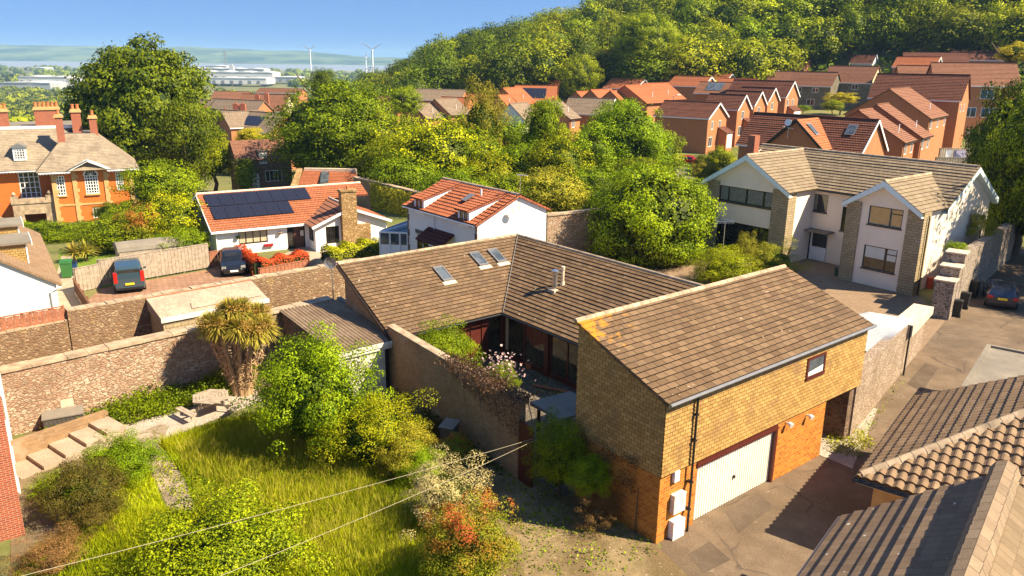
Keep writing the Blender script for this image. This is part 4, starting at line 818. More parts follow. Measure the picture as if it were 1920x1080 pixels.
# wheelie bins
def bin_(label, p, rz, body, lid, cat='wheelie bin', sc_=1.0):
    t = empty('wheelie_bin', (p.x, p.y, p.z), rz, label, cat); b = MB()
    A = [(-.24, -.25), (.24, -.25), (.24, .25), (-.24, .25)]; B = [(-.29, -.33), (.29, -.33), (.29, .33), (-.29, .33)]
    for i in range(4):
        j = (i + 1) % 4; b.quad([(A[i][0], A[i][1], .05), (A[j][0], A[j][1], .05), (B[j][0], B[j][1], .96), (B[i][0], B[i][1], .96)])
    b.quad([(p_[0], p_[1], .05) for p_ in reversed(A)]); b.box(-.31, .31, -.35, .35, .92, .97); b.build('body', body, t)
    b = MB(); b.prism([(-.31, -.36), (.31, -.36), (.31, .38), (-.31, .38)], .975, [1.0, 1.0, 1.07, 1.07]); b.prism([(-.2, -.2), (.2, -.2), (.2, .2), (-.2, .2)], 1.02, [1.045, 1.045, 1.075, 1.075]); b.build('lid', lid, t)
    b = MB(); b.tube([(-.25, .42, 1.0), (.25, .42, 1.0)], .02, 6); b.build('handle', lid, t)
    for s in (-1, 1):
        b = MB(); b.tube([(s * .24, .30, .11), (s * .31, .30, .11)], .11, 12); b.build('wheel', M['rubber'], t)
    t.scale = (sc_,) * 3
    return t
mgrey = plain('bin_grey', (.11, .10, .085), .5); mgreen = plain('bin_green', (.035, .15, .035), .5); mlid = plain('bin_lid_grey', (.22, .20, .17), .5); mblk = plain('bin_black', (.02, .02, .022), .45)
bin_('grey wheelie bin standing in the weeds by the courtyard wall', P(843, 838, 0), rad(-20), mgrey, mlid)
bin_('green wheelie bin on the path beside the white house', P(127, 520, 0), rad(20), mgreen, mgreen, sc_=1.15)
bin_('small blue bin tucked behind the green one by the fence', P(139, 513, 0), rad(20), plain('bin_blue', (.02, .06, .2), .5), M['black'], sc_=.85)
bin_('black wheelie bin nearest the end of the lane wall', P(1791, 592, 0), rad(145), mblk, mblk); bin_('black wheelie bin in the middle of the lane wall group', P(1806, 577, 0), rad(140), mblk, mblk)
bin_('black wheelie bin farthest up the lane with a white label', P(1822, 556, 0), rad(135), mblk, mblk, sc_=1.1)
b = MB(); b.tube([(0, 0, 0), (0, 0, .32)], [.14, .2], 12, caps=False); tag(b.build('bucket', M['black'], None, P(800, 815, 0)), 'small black bucket on the dead brushwood beside the grey bin', 'bucket')
# courtyard furnishings
pot('flower_pot', 'terracotta pot on the cobbles in front of the glazed doors', P(992, 690, .02), .2, .3, m_terra); pot('flower_pot', 'white bowl on the courtyard cobbles beside the green bush', P(880, 668, .02), .22, .15, M['white'])
b = MB(); b.bar((0, 0, .1), (1.7, -.9, .14), .16, .05); tag(b.build('plank', M['wood_red'], None, P(1000, 725, 0)), 'loose reddish plank lying in the courtyard by the wall', 'plank')
# ------------------------------------------------------------------ palm (cordyline)
def palm():
    p = P(455, 738, 0); t = empty('cordyline_palm', (p.x, p.y, 0), 0, 'many-stemmed cordyline palm with golden drooping heads by the stone wall', 'palm'); rng = np.random.default_rng(3); R_ = random.Random(8)
    heads = [(-1.1, -.2, 3.35), (-.5, .5, 3.7), (.2, .1, 3.95), (.85, .5, 3.65), (1.25, -.1, 3.25), (.3, -.7, 3.4), (-.6, -.6, 3.5), (-1.35, .5, 3.15), (.95, -.6, 3.2), (0, .9, 3.7), (-.15, -.2, 4.05)]
    for i, hd in enumerate(heads):
        b = MB(); x0, y0 = hd[0] * .28, hd[1] * .28; b.tube([(x0, y0, -.2), (x0 * 1.2, y0 * 1.2, .6), (hd[0] * .55, hd[1] * .55, 1.6), hd], [.19, .15, .12, .08], 7); b.build('stem', M['palm_dry'], t)
    # dead leaf skirts hang round the stems
    P_, N_ = [], []
    for hd in heads:
        n = 130; k = rng.uniform(.1, 1, n); a = rng.uniform(0, 6.28, n); r = .13 + .16 * k; c0 = np.array([hd[0] * .3, hd[1] * .3, .2]); c1 = np.array([hd[0] * .9, hd[1] * .9, hd[2] - .4])
        c = c0 + (c1 - c0) * k[:, None]; P_.append(c + np.stack([np.cos(a) * r, np.sin(a) * r, np.zeros(n)], 1)); N_.append(np.stack([np.cos(a), np.sin(a), np.full(n, .1)], 1))
    me = leaves('dry_skirt', np.concatenate(P_), np.concatenate(N_), .42, 5, asp=.16, droop=0, jit=.15); 
    link('dry_skirt', me, M['palm_dry'], t)
    vs = []; tn = []
    for hd in heads:
        n = 470
        for k in range(n):
            a = rng.uniform(0, 6.28); el = rng.uniform(-.55, 1.35); L_ = rng.uniform(.58, .9); w = rng.uniform(.022, .04)
            d = np.array([math.cos(a) * math.cos(el), math.sin(a) * math.cos(el), math.sin(el)]); s = np.array([-math.sin(a), math.cos(a), 0]) * w
            o = np.array(hd) + d * .04; dr = .18 + .5 * max(0, math.cos(el)) * rng.uniform(.3, 1.0)
            p1 = o + d * L_ * .5 + np.array([0, 0, -.04]); p2 = o + d * L_ * .93 + np.array([0, 0, -dr * L_ * .55])
            vs += [o - s, o + s, p1 + s, p1 - s, p1 - s, p1 + s, p2 + s * .15, p2 - s * .15]; tn += [np.clip(rng.normal(.55, .25), 0, 1)] * 8
    n = len(vs) // 4; me = bpy.data.meshes.new('fronds'); me.from_pydata([tuple(v) for v in vs], [], [(4 * i, 4 * i + 1, 4 * i + 2, 4 * i + 3) for i in range(n)])
    at = me.attributes.new('tint', 'FLOAT', 'POINT'); at.data.foreach_set('value', np.array(tn, np.float32)); link('fronds', me, M['palm_leaf'], t)
    # pale flower plumes
    Pp, Nn = [], []
    for hd in heads:
        for q in range(4):
            a = rng.uniform(0, 6.28); d = np.array([math.cos(a) * .5, math.sin(a) * .5, .25]); c = np.array(hd) + d * .9; n = 120; Pp.append(c + rng.normal(0, .13, (n, 3))); Nn.append(rng.normal(0, 1, (n, 3)))
    link('flower_plumes', leaves('flower_plumes', np.concatenate(Pp), np.concatenate(Nn), .07, 9), leafmat('plume', (.34, .22, .04), (.62, .42, .10)), t)
palm()
def spiky(label, p, r, n=110):
    t = empty('yucca', (p.x, p.y, p.z), 0, label, 'plant'); rng = np.random.default_rng(int(abs(p.x) * 10)); vs = []; tn = []
    for k in range(n):
        a = rng.uniform(0, 6.28); el = rng.uniform(.05, 1.4); L_ = r * rng.uniform(.8, 1.15); d = np.array([math.cos(a) * math.cos(el), math.sin(a) * math.cos(el), math.sin(el)]); s = np.array([-math.sin(a), math.cos(a), 0]) * .05; o = np.array([0, 0, .6])
        p1 = o + d * L_ * .5; p2 = o + d * L_ + np.array([0, 0, -.25 * L_ * math.cos(el)]); vs += [o - s, o + s, p1 + s, p1 - s, p1 - s, p1 + s, p2 + s * .2, p2 - s * .2]; tn += [rng.uniform(.3, 1)] * 8
    n = len(vs) // 4; me = bpy.data.meshes.new('leaves'); me.from_pydata([tuple(v) for v in vs], [], [(4 * i, 4 * i + 1, 4 * i + 2, 4 * i + 3) for i in range(n)]); at = me.attributes.new('tint', 'FLOAT', 'POINT'); at.data.foreach_set('value', np.array(tn, np.float32)); link('leaves', me, M['palm_leaf'], t)
    b = MB(); b.tube([(0, 0, -.1), (0, 0, .65)], .12, 7); b.build('stem', M['bark'], t)
spiky('left spiky yellow yucca in the bed beyond the green bin', P(142, 492, 0), 1.1); spiky('middle spiky yellow yucca beside the curved shed', P(163, 490, 0), 1.1); spiky('right spiky yucca at the end of the curved shed', P(187, 478, 0), 1.0)
# ------------------------------------------------------------------ near shrubs
planted('shrub', 'large glossy green flowering shrub filling the middle of the garden', 'shrub', 598, 842, 112, 205, 0, 'leaf_bright', 'bush0', seed=1)
planted('shrub', 'loose yellow-green shrub sprawling in front of the big glossy one', 'shrub', 700, 868, 92, 132, 0, 'leaf_yel', 'wisp0', seed=2)
planted('shrub', 'low olive shrub between the sprawling shrub and the meadow', 'shrub', 640, 850, 60, 90, 0, 'leaf_yel', 'bush2', seed=3)
planted('shrub', 'dark leafy shrub cut by the bottom edge of the photo', 'shrub', 420, 1120, 135, 175, 0, 'leaf_mid', 'bush1', seed=4)
planted('shrub', 'pale straw-coloured shrub beside the dry ground', 'shrub', 842, 985, 78, 120, 0, 'leaf_pale', 'wisp1', seed=5)
planted('shrub', 'red-tipped photinia shrub in front of the straw-coloured one', 'shrub', 880, 1105, 88, 165, 0, 'leaf_redtip', 'bush3', seed=6)
planted('shrub', 'small bright green shrub between the pale shrub and the grey bin', 'shrub', 790, 900, 48, 62, 0, 'leaf_bright', 'bush2', seed=7)
planted('shrub', 'bronze and green shrub beside the foot of the grey bin', 'shrub', 850, 868, 42, 50, 0, 'leaf_redtip', 'bush0', seed=8)
pg = G(18.95, 28.4); plant('shrub', 'rounded light green bush rising behind the courtyard wall', 'shrub', pg.x, pg.y, 0, 1.6, 2.9, 'leaf_bright', 'bush1', .45, seed=9)
planted('shrub', 'dull olive shrub at the end of the long shrub bank by the grey bin', 'shrub', 762, 885, 62, 84, 0, 'leaf_olive', 'bush0', seed=19)
pg = G(17.1, 18.35); plant('shrub', 'tall dark green shrub against the garage corner by the red gate', 'shrub', pg.x, pg.y, 0, 1.15, 2.7, 'leaf_mid', 'bush2', .25, seed=10)
pg = G(16.95, 16.7); plant('shrub', 'round dark shrub on bare stems at the garage wall', 'shrub', pg.x, pg.y, 0, .8, 1.3, 'leaf_mid', 'bush3', .95, seed=11)
pg = G(16.9, 16.2); plant('shrub', 'tangle of dry twiggy growth under the round shrub', 'shrub', pg.x, pg.y, 0, .85, 1.2, 'leaf_brown', 'wisp1', 0, core=False, seed=12)
planted('shrub', 'dark bronze-leaved bush beside the garden path', 'shrub', 165, 968, 66, 90, 0, 'leaf_purple', 'bush0', seed=13)
planted('shrub', 'small bronze bush between the dark bush and the bottom left corner', 'shrub', 172, 1000, 46, 56, 0, 'leaf_purple', 'wisp0', core=False, seed=14)
planted('shrub', 'bright green leafy clump above the bronze bush', 'shrub', 232, 900, 62, 74, 0, 'leaf_bright', 'bush1', seed=15)
planted('shrub', 'fresh green clump beside the steps', 'shrub', 100, 930, 34, 34, 0, 'leaf_bright', 'bush2', seed=16)
planted('shrub', 'dry brown twiggy shrub in the bottom left corner', 'shrub', 100, 1060, 55, 46, 0, 'leaf_brown', 'wisp1', core=False, seed=17)
planted('rose_bush', 'courtyard rose bush with pale pink blooms above the wall', 'rose', 940, 745, 32, 62, 0, 'leaf_bright', 'bush2', seed=18)
rng = np.random.default_rng(5); pr = P(940, 745, 0); pts = np.array([pr.x, pr.y, 1.5]) + rng.normal(0, 1, (220, 3)) * np.array([.5, .5, .33])
for rb in [o for o in bpy.data.objects if o.name.startswith('rose_bush')]: link('blooms', leaves('blooms', pts - np.array([rb.location.x, rb.location.y, 0]), rng.normal(0, 1, (220, 3)) + np.array([0, 0, 1.]), .13, 4, asp=.9), M['petal'], rb).matrix_parent_inverse = Matrix.Rotation(-rb.rotation_euler.z, 4, 'Z')
# creeper hanging over the courtyard wall end
def creeper():
    rng = np.random.default_rng(21); n = 3800; s = rng.uniform(0, 1, n) ** .8; v = 25.2 - 5.4 * s; u = 16.6 + .064 * (v - 20) + rng.normal(.1, .32, n); z = 3.15 + np.abs(rng.normal(0, .17, n)) - (rng.uniform(0, 1, n) < .25) * rng.uniform(0, 1.2, n) * (0.3 + s)
    dn = z < 3.0; u[dn] = 16.6 + .064 * (v[dn] - 20) - np.abs(rng.normal(.1, .06, dn.sum())); p = np.stack([u * CA - v * SA, u * SA + v * CA, z], 1); c = G(16.8, 22.5, 0); t = empty('creeper', (c.x, c.y, 0), 0, 'reddish purple creeper draped over the end of the courtyard wall', 'creeper')
    p -= np.array([c.x, c.y, 0]); link('foliage', leaves('foliage', p, np.stack([-np.full(n, CA), -np.full(n, SA), np.full(n, .6)], 1), .10, 22), leafmat('creeper_leaf', (.10, .06, .02), (.34, .19, .10)), t)
    b = MB()
    for k in range(6): b.tube([(G(16.6 + .05 * k, 24.8 - k, 3.15) - c)[:], (G(16.4 + .05 * k, 24.2 - k, 2.4) - c)[:], (G(16.4, 23.9 - k, 1.6 + .1 * k) - c)[:]], [.02, .015, .006], 5)
    b.build('stem', M['bark'], t)
creeper()
def wallcreeper(label, u0, y0, y1, z0, z1, n, mat):
    rng = np.random.default_rng(int(y0 * 100)); k = rng.normal(0, .25, n); v = 14.2 + y0 + (y1 - y0) * rng.uniform(0, 1, n); z = z0 + (z1 - z0) * rng.uniform(0, 1, n); c = G(u0, 14.2 + y0, 0); t = empty('creeper', (c.x, c.y, 0), 0, label, 'creeper')
    keep = np.sin(v * 5 + np.sin(z * 6) * 1.5) + np.sin(z * 7 + v * 3) > rng.uniform(-1, 1.2, n); v, z = v[keep], z[keep]; n = len(v); u = u0 - .05 - np.abs(rng.normal(0, .05, n))
    p = np.stack([u * CA - v * SA - c.x, u * SA + v * CA - c.y, z], 1); link('foliage', leaves('foliage', p, np.stack([-np.full(n, CA), -np.full(n, SA), np.full(n, .3)], 1), .09, 3), M[mat], t)
    b = MB(); b.tube([(0, 0, 0), (0, 0, 1.0), (.05, .1, 1.9)], [.03, .02, .01], 5); b.build('stem', M['bark'], t)
wallcreeper('dry brown creeper on the brick below the hung tiles of the garage end', 17.58, .9, 3.9, 1.4, 2.7, 1700, 'leaf_brown')
# low growth
def pr_(l): return poly_region([(P(x, y, 0).x, P(x, y, 0).y) for x, y in l])
scatter('wall_foot_plants', pr_([(140, 800), (200, 770), (330, 712), (420, 690), (455, 715), (450, 738), (330, 775), (180, 816)]), 5200, lambda p, r: r.uniform(.15, .8, len(p)) * (1 + .3 * np.sin(p[:, 0] * 2.2)), 'leaf_bright', .11, 31, 'band of bright green ground cover along the foot of the stone wall', 'ground cover')
scatter('corner_weeds', pr_([(30, 850), (80, 815), (140, 800), (60, 830)]), 300, lambda p, r: r.uniform(.1, .35, len(p)), 'leaf_bright', .10, 32, 'weeds beside the storage box and steps', 'weeds')
scatter('garage_weeds', pr_([(940, 870), (1010, 860), (1080, 940), (1190, 1000), (1232, 1022), (1130, 1010), (980, 1010), (960, 960)]), 420, lambda p, r: r.uniform(.05, .25, len(p)), 'leaf_mid', .09, 33, 'scattered weeds on the shaded dry lawn beside the garage', 'weeds')
scatter('dry_lawn_weeds', pr_([(930, 1010), (1230, 1030), (1180, 1075), (930, 1080)]), 150, lambda p, r: r.uniform(.05, .18, len(p)), 'leaf_mid', .09, 34, 'weeds in the sunlit dry lawn at the bottom of the photo', 'weeds')
scatter('wall_weeds', pr_([(745, 735), (800, 740), (900, 820), (965, 880), (940, 895), (840, 850), (760, 790)]), 1300, lambda p, r: r.uniform(.1, .5, len(p)), 'leaf_dark', .11, 35, 'tangled weeds at the foot of the courtyard wall', 'weeds')
scatter('dead_brush', pr_([(790, 800), (860, 780), (920, 810), (880, 850), (790, 840)]), 900, lambda p, r: r.uniform(.1, .5, len(p)), 'leaf_brown', .10, 36, 'heap of dead brushwood around the grey bin', 'brushwood')
scatter('tall_weeds', pr_([(700, 790), (760, 740), (800, 780), (790, 830), (720, 830)]), 500, lambda p, r: r.uniform(.4, 1.2, len(p)), 'leaf_pale', .07, 37, 'tall straw-coloured seed stalks between the shrubs and the courtyard wall', 'weeds', kmin=8, up=0.1)
scatter('lane_edge_weeds', pr_([(1608, 815), (1640, 775), (1700, 700), (1712, 690), (1650, 780), (1620, 830)]), 420, lambda p, r: r.uniform(.05, .3, len(p)), 'leaf_bright', .09, 38, 'weeds growing along the foot of the lane wall', 'weeds')
scatter('undercroft_weeds', pr_([(1550, 820), (1600, 800), (1640, 830), (1610, 860), (1560, 850)]), 420, lambda p, r: r.uniform(.05, .3, len(p)), 'leaf_olive', .09, 39, 'weeds on the gravel under the garage overhang', 'weeds')
scatter('path_weeds', pr_([(265, 880), (330, 830), (345, 900), (300, 960)]), 120, lambda p, r: r.uniform(.03, .12, len(p)), 'leaf_yel', .08, 40, 'weeds between the flags of the garden path', 'weeds')
scatter('courtyard_weeds', pr_([(990, 690), (1050, 720), (1070, 760), (1000, 740)]), 130, lambda p, r: r.uniform(.03, .25, len(p)), 'leaf_olive', .08, 41, 'weeds between the courtyard cobbles', 'weeds')
blades('lawn_grass', [(P(x, y, 0).x, P(x, y, 0).y) for x, y in [(205, 905), (270, 860), (315, 965), (368, 975), (250, 1010), (110, 1055)]], 9000, .08, .3, .02, 'grass_blade', 12, 'shorter meadow grass left of the garden path')
blades('seed_grass', [(P(x, y, 0).x, P(x, y, 0).y) for x, y in [(330, 850), (520, 790), (700, 900), (850, 1080), (450, 1080), (380, 960)]], 7000, .35, .75, .012, 'seed_stalk', 13, 'tall straw-coloured seed heads standing above the meadow grass', lean=.25)
scatter('meadow_weeds', pr_([(310, 860), (520, 790), (700, 900), (800, 1080), (150, 1080), (380, 960)]), 900, lambda p, r: r.uniform(.1, .35, len(p)), 'leaf_bright', .09, 42, 'broad-leaved green weeds dotted through the meadow', 'weeds')
scatter('path_edge_tufts', pr_([(275, 880), (300, 850), (385, 960), (365, 975)]), 260, lambda p, r: r.uniform(.05, .25, len(p)), 'leaf_yel', .08, 43, 'ragged tufts along the edge of the garden path', 'weeds')
# cables
def cable(label, p, q, sag, r=.006):
    c = Vector((p.x, p.y, p.z)); t = [(p + (q - p) * (i / 14) - Vector((0, 0, sag * 4 * (i / 14) * (1 - i / 14)))) - c for i in range(15)]; b = MB(); b.tube(t, r, 5); tag(b.build('overhead_cable', plain('cable_grey', (.38, .33, .22), .8), None, c), label, 'cable')
a_ = Vector((G(17.0, 18.0).x, G(17.0, 18.0).y, 2.5)); cable('upper overhead cable crossing the garden to the bottom left corner', P(1002, 822, 2.4), P(-60, 1105, 4.6), .10); cable('lower overhead cable leaving the photo at the bottom', P(1006, 824, 2.4), P(400, 1085, 4.6), .10)
# ------------------------------------------------------------------ LANE SIDE: neighbour roofs, walls
tn = N52(24.3, 5.15)
t = empty('tiled_bungalow', N52(24.3, 5.1), rad(52), 'hip-roofed bungalow with chunky brown pantiles at the right edge', 'house')
# local x along lane (s), local y = t - 5.1 (positive towards the lane)
W_ = 8.2; zr = 2.45; pit = 1.55 / 4.1 * 1.32
def hz(d): return 2.45 + d * .52
b = MB(); slope(b, [(8.2, 0, 2.45), (0, 0, 2.45), (4.1, -4.1, hz(4.1)), (4.1, -4.1, hz(4.1))][:3], .30, .035, (.30, .05), .1); r1 = b.build('roof', M['slate'], t)
for sl in [[(0, 0, 2.45), (0, -8.2, 2.45), (4.1, -4.1, hz(4.1))]]:
    pass
r1.hide_render = False
bpy.data.objects.remove(r1)
M['pantile'] = brick('brown_pantile', (.24, .155, .09), (.33, .22, .13), (.10, .065, .04), .30, .30, .004, mottle=.2, bm=.2, lichen=((.5, .43, .33), 3, .07))
M['pantile_dark'] = M['pantile']
XL = 7.95
b = MB(); slope(b, [(XL, 0, 2.45), (0, 0, 2.45), (4.1, -4.1, hz(4.1)), (XL, -4.1, hz(4.1))], .33, .035, (.30, .055), .1)
b.build('roof_slope', M['pantile'], t)
b = MB(); slope(b, [(0, 0, 2.452), (0, -8.2, 2.452), (4.1, -4.1, hz(4.1))], .36, .05, (.30, .075), .1); b.build('roof_slope', M['pantile'], t)
b = MB(); slope(b, [(0, -8.2, 2.451), (XL, -8.2, 2.451), (XL, -4.1, hz(4.1)), (4.1, -4.1, hz(4.1))], .33, .035, (.30, .055), .1); b.build('roof_slope', M['pantile'], t)
b = MB(); ridge_caps(b, (0.1, -.1, 2.55), (4.1, -4.1, hz(4.1) + .06), .13, .42); ridge_caps(b, (4.1, -4.1, hz(4.1) + .06), (XL, -4.1, hz(4.1) + .06), .13, .42); ridge_caps(b, (.1, -8.1, 2.55), (4.1, -4.1, hz(4.1) + .06), .13, .42); b.build('ridge_tiles', M['coping'], t)
b = MB(); wall(b, (.45, -.45), (.45, -7.8), -.3, 2.4, [(4.5, 5.6, 1.0, 2.1)]); wall(b, (.45, -7.8), (XL, -7.8), -.3, 2.4); wall(b, (XL - .2, -.45), (.45, -.45), -.3, 2.4); wall(b, (XL - .2, -7.8), (XL - .2, -.45), -.3, 2.4, top=[(3.65, hz(4.1) - .2)]); b.v = b.v; b.build('wall', M['sandstone'], t)
b = MB(); b.tube([(-.08, .05, 2.36), (XL, .05, 2.36)], .06, 7); b.build('gutter', M['black'], t); b = MB(); b.tube([(-.07, .05, 2.36), (-.07, -8.2, 2.36)], .06, 7); b.build('gutter', M['black'], t); b = MB(); b.tube([(-.05, -1.9, 2.3), (.38, -1.9, 2.1), (.38, -1.9, 0)], .04, 7); b.build('downpipe', M['black'], t)
b = MB(); b.box(.0, .06, -8.1, 0, 2.25, 2.38); b.build('fascia', M['white'], t)
# second roof, nearest camera at bottom right
t = empty('tiled_roof_house', N52(21.6, 4.75), rad(52), 'house with long brown tiled roof and pale ridge in the bottom right corner', 'house')
zt = 2.5; run = 3.6; rise = 2.75
b = MB(); slope(b, [(0, 0, zt), (-16, 0, zt), (-16, -run, zt + rise), (0, -run, zt + rise)], .42, .055, None, .14); b.build('roof_slope', brick('brown_interlocking_tile', (.21, .14, .088), (.28, .19, .12), (.10, .07, .045), .30, .42, .008, mottle=.25, lichen=((.72, .68, .58), 2.2, .13), lichen2=((.66, .60, .50), 3.7, .10), bm=.3), t)
b = MB(); slope(b, [(-16, -7.2, zt), (0, -7.2, zt), (0, -run, zt + rise), (-16, -run, zt + rise)], .42, .055, None, .14); b.build('roof_slope', brick('tan_tile', (.22, .155, .09), (.28, .20, .12), (.10, .07, .045), .30, .42, .008, mottle=.3, bm=.3), t)
b = MB(); ridge_caps(b, (.05, -run, zt + rise + .07), (-16, -run, zt + rise + .07), .26, .45); b.build('ridge_tiles', brick('worn_ridge_tile', (.34, .25, .16), (.27, .19, .12), (.1, .07, .05), .45, .3, .01, mottle=.3), t)
b = MB(); wall(b, (-.1, -.35), (-16, -.35), -.3, 2.5); wall(b, (-.1, -6.85), (-.1, -.35), -.3, 2.5, top=[(3.25, zt + rise - .15)]); b.build('wall', M['sandstone'], t)
b = MB(); b.tube([(0, .07, 2.42), (-16, .07, 2.42)], .06, 8); b.build('gutter', M['grey_metal'], t)
# flat roofed garage on the lane
t = empty('flat_roof_garage', N52(34.4, 3.75), rad(52), 'low garage with grey felt flat roof and raised kerb beside the lane', 'garage')
b = MB(); b.box(0, 6.4, -6.5, 0, -.3, 2.3); b.build('wall', M['wall_brick'], t); b = MB(); b.box(-.12, 6.5, -6.6, .1, 2.3, 2.42); b.build('flat_roof', M['felt'], t)
b = MB(); b.box(-.12, 6.5, -.06, .12, 2.424, 2.52); b.box(6.36, 6.52, -6.6, -.07, 2.424, 2.52); b.build('roof_kerb', M['felt'], t)
# lane wall
stonewall('lane_wall', 'pale rubble wall along the lane from the garage to the driveway', N52(32.2, 7.25), N52(45.8, 7.35), .45, 3.0, 2.3, 'rubble_pale', .0)
lw = bpy.data.objects['lane_wall']
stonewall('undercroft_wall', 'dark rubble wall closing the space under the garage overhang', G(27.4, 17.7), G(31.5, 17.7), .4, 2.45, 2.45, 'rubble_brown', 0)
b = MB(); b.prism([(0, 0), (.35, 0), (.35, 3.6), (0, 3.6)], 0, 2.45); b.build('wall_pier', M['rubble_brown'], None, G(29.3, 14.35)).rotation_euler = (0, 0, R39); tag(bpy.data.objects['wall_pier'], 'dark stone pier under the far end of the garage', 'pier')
p0, p1 = N52(41.2, 7.2), N52(46.0, 7.2); t = empty('wall_coping', (p0.x, p0.y, 0), rad(52), 'wide cream coping slabs on the driveway end of the lane wall', 'wall')
b = MB(); b.prism([(0, -.1), (4.9, -.1), (4.9, .9), (0, .9)], 2.0, [2.62, 2.40, 2.40, 2.62]); b.build('coping', M['coping_pale'], t); b = MB(); b.prism([(.0, .46), (4.8, .46), (4.8, .85), (0, .85)], -.3, 2.0); b.build('stonework', M['rubble_pale'], t)
b = MB(); b.tube([(0, 0, 2.6), (0, 0, 0)], .045, 8); p = N52(41.1, 7.18); tag(b.build('downpipe', M['black'], None, (p.x, p.y, 0)), 'black rainwater pipe running down the lane wall', 'pipe')
# white corrugated lean-to roof beyond the garage
t = empty('white_corrugated_roof', G(29.9, 14.5), R39, 'bright white corrugated plastic roof between the garage and the lane wall', 'roof')
m = MB(); y = 0; n = 60
A0, A1, B1, B0 = (P(1632, 668, 2.72) , P(1712, 601, 2.62), P(1628, 586, 2.62), P(1560, 600, 2.72))
def bil(i, j, w_): 
    p = A0 + (A1 - A0) * j; q = B0 + (B1 - B0) * j; r = p + (q - p) * i; r.z += w_; return r - t.location
# corrugations run across, from lane wall to the drive side
for k in range(120):
    j0, j1 = k / 120, (k + 1) / 120; w0, w1 = .05 * math.cos(j0 * 2 * math.pi * 30), .05 * math.cos(j1 * 2 * math.pi * 30)
    q = [bil(0, j0, w0), bil(0, j1, w1), bil(1, j1, w1), bil(1, j0, w0)]; m.quad(q)
rz = Matrix.Rotation(-R39, 3, 'Z'); m.v = [tuple(rz @ Vector(v)) for v in m.v]; m.build('sheeting', plain('white_sheeting', (.86, .85, .80), .9, spec=.1), t)
m = MB(); q = [bil(0, .02, -.15), bil(1, .02, -.15)]; m.bar(q[0], q[1], .08, .1); m.bar(bil(0, .98, -.15), bil(1, .98, -.15), .08, .1); m.v = [tuple(rz @ Vector(v)) for v in m.v]; m.build('rafter', M['wood_brown'], t)
# stepped boundary wall by the white house
t = empty('stepped_wall', N52(52.4, 7.3), rad(52), 'stepped grey stone boundary wall with pale caps beside the large white house', 'wall')
for i, (x0, x1, zt_) in enumerate(((0, 1.0, 2.35), (1.15, 2.2, 3.0), (2.35, 3.4, 3.65))):
    m = MB(); m.box(x0, x1, -.12, .95, -.3, zt_); m.build('pier', M['rubble_grey'], t); m = MB(); m.box(x0 - .06, x1 + .06, -.19, 1.02, zt_, zt_ + .09); m.build('cap', M['coping_pale'], t)
m = MB(); m.prism([(3.4, 0), (16, -.6), (24, -1.0), (24, -.4), (3.4, .6)], -.3, [3.5, 3.2, 3.0, 3.0, 3.5]); m.build('stonework', M['rubble_grey'], t)
m = MB(); m.box(3.5, 23, .7, 1.1, -.3, 1.6); m.build('inner_wall', M['rubble_grey'], t)
# ------------------------------------------------------------------ LARGE WHITE HOUSE
t = empty('white_house', G(53, 23), R39, 'large cream two storey house with two gables, stone piers and grey tiled roof', 'house')
def wq(u, v): return (u - 53, v - 23)
RM = brick('grey_brown_tile', (.26, .195, .125), (.34, .26, .17), (.08, .06, .04), .33, .33, .01, mottle=.25, bm=.2, stain=((.22, .17, .11), .6, .56, .5))
cr_, pi_ = M['cream_render'], M['cream_block']
b = MB()
# gable 2 front: v 23.3..28.0 at u 53  (wall direction: outward = -u so a->b goes from high v to low v)
o1 = [(1.6, 3.95, 4.3, 5.6), (1.6, 3.95, 1.2, 2.84)]
wall(b, wq(53, 28.0), wq(53, 23.0), -.3, 5.75, o1, .1, top=[(2.55, 7.35)])
o2 = [(1.0, 5.9, 4.16, 5.42), (1.0, 5.9, .25, 2.62)]
wall(b, wq(53, 39.9), wq(53, 32.7), -.3, 5.75, o2, .1, top=[(3.6, 7.9)])
o3 = [(1.15, 2.65, 3.83, 5.2), (.6, 2.9, 0.02, 2.3), (3.9, 4.5, 2.7, 4.55)]
wall(b, wq(56.7, 34.2), wq(56.7, 28.0), -.3, 5.45, o3, .1)
wall(b, wq(56.7, 28.0), wq(53, 28.0), -.3, 5.6); wall(b, wq(53, 32.7), wq(56.7, 32.7), -.3, 5.6)
wall(b, wq(53, 23.0), wq(64.3, 23.0), -.3, 5.6)
b.quad([(3.4, 0, 5.6), (11.3, 0, 5.6), (7.35, 0, 8.0)])
wall(b, wq(64.3, 23), wq(64.3, 39.9), -.3, 5.6); wall(b, wq(64.3, 39.9), wq(53, 39.9), -.3, 5.6, top=[(3.95, 8.0)])
b.build('wall', cr_, t)
for (v0, v1, zt_) in ((22.6, 23.7, 5.72), (26.95, 27.95, 5.72), (32.55, 33.95, 5.72), (38.9, 40.0, 5.72)):
    m = MB(); m.box(-.14, .9, v0 - 23, v1 - 23, -.3, zt_); m.build('stone_pier', pi_, t)
DB = M['dark_frame']; GL = M['glass']
window(t, wq(53, 28), wq(53, 23), o1[0], DB, M['glass_pale'], sill=1, splits=[.64], top_bar=(.64, 1, .72), curtain=(M['paper'], .9, [(.04, .61), (.68, .96)]))
window(t, wq(53, 28), wq(53, 23), o1[1], DB, M['glass_dim'], sill=1, splits=[.66], top_bar=(.66, 1, .75), curtain=(M['blind'], .52, [(.04, .62), (.7, .96)]))
window(t, wq(53, 39.9), wq(53, 32.7), o2[0], DB, GL, splits=[.17, .52, .84], sill=1, curtain=(M['net'], .9, [(.02, .16), (.19, .5), (.54, .82), (.86, .98)]))
window(t, wq(53, 39.9), wq(53, 32.7), o2[1], DB, GL, splits=[.2, .8], sill=1)
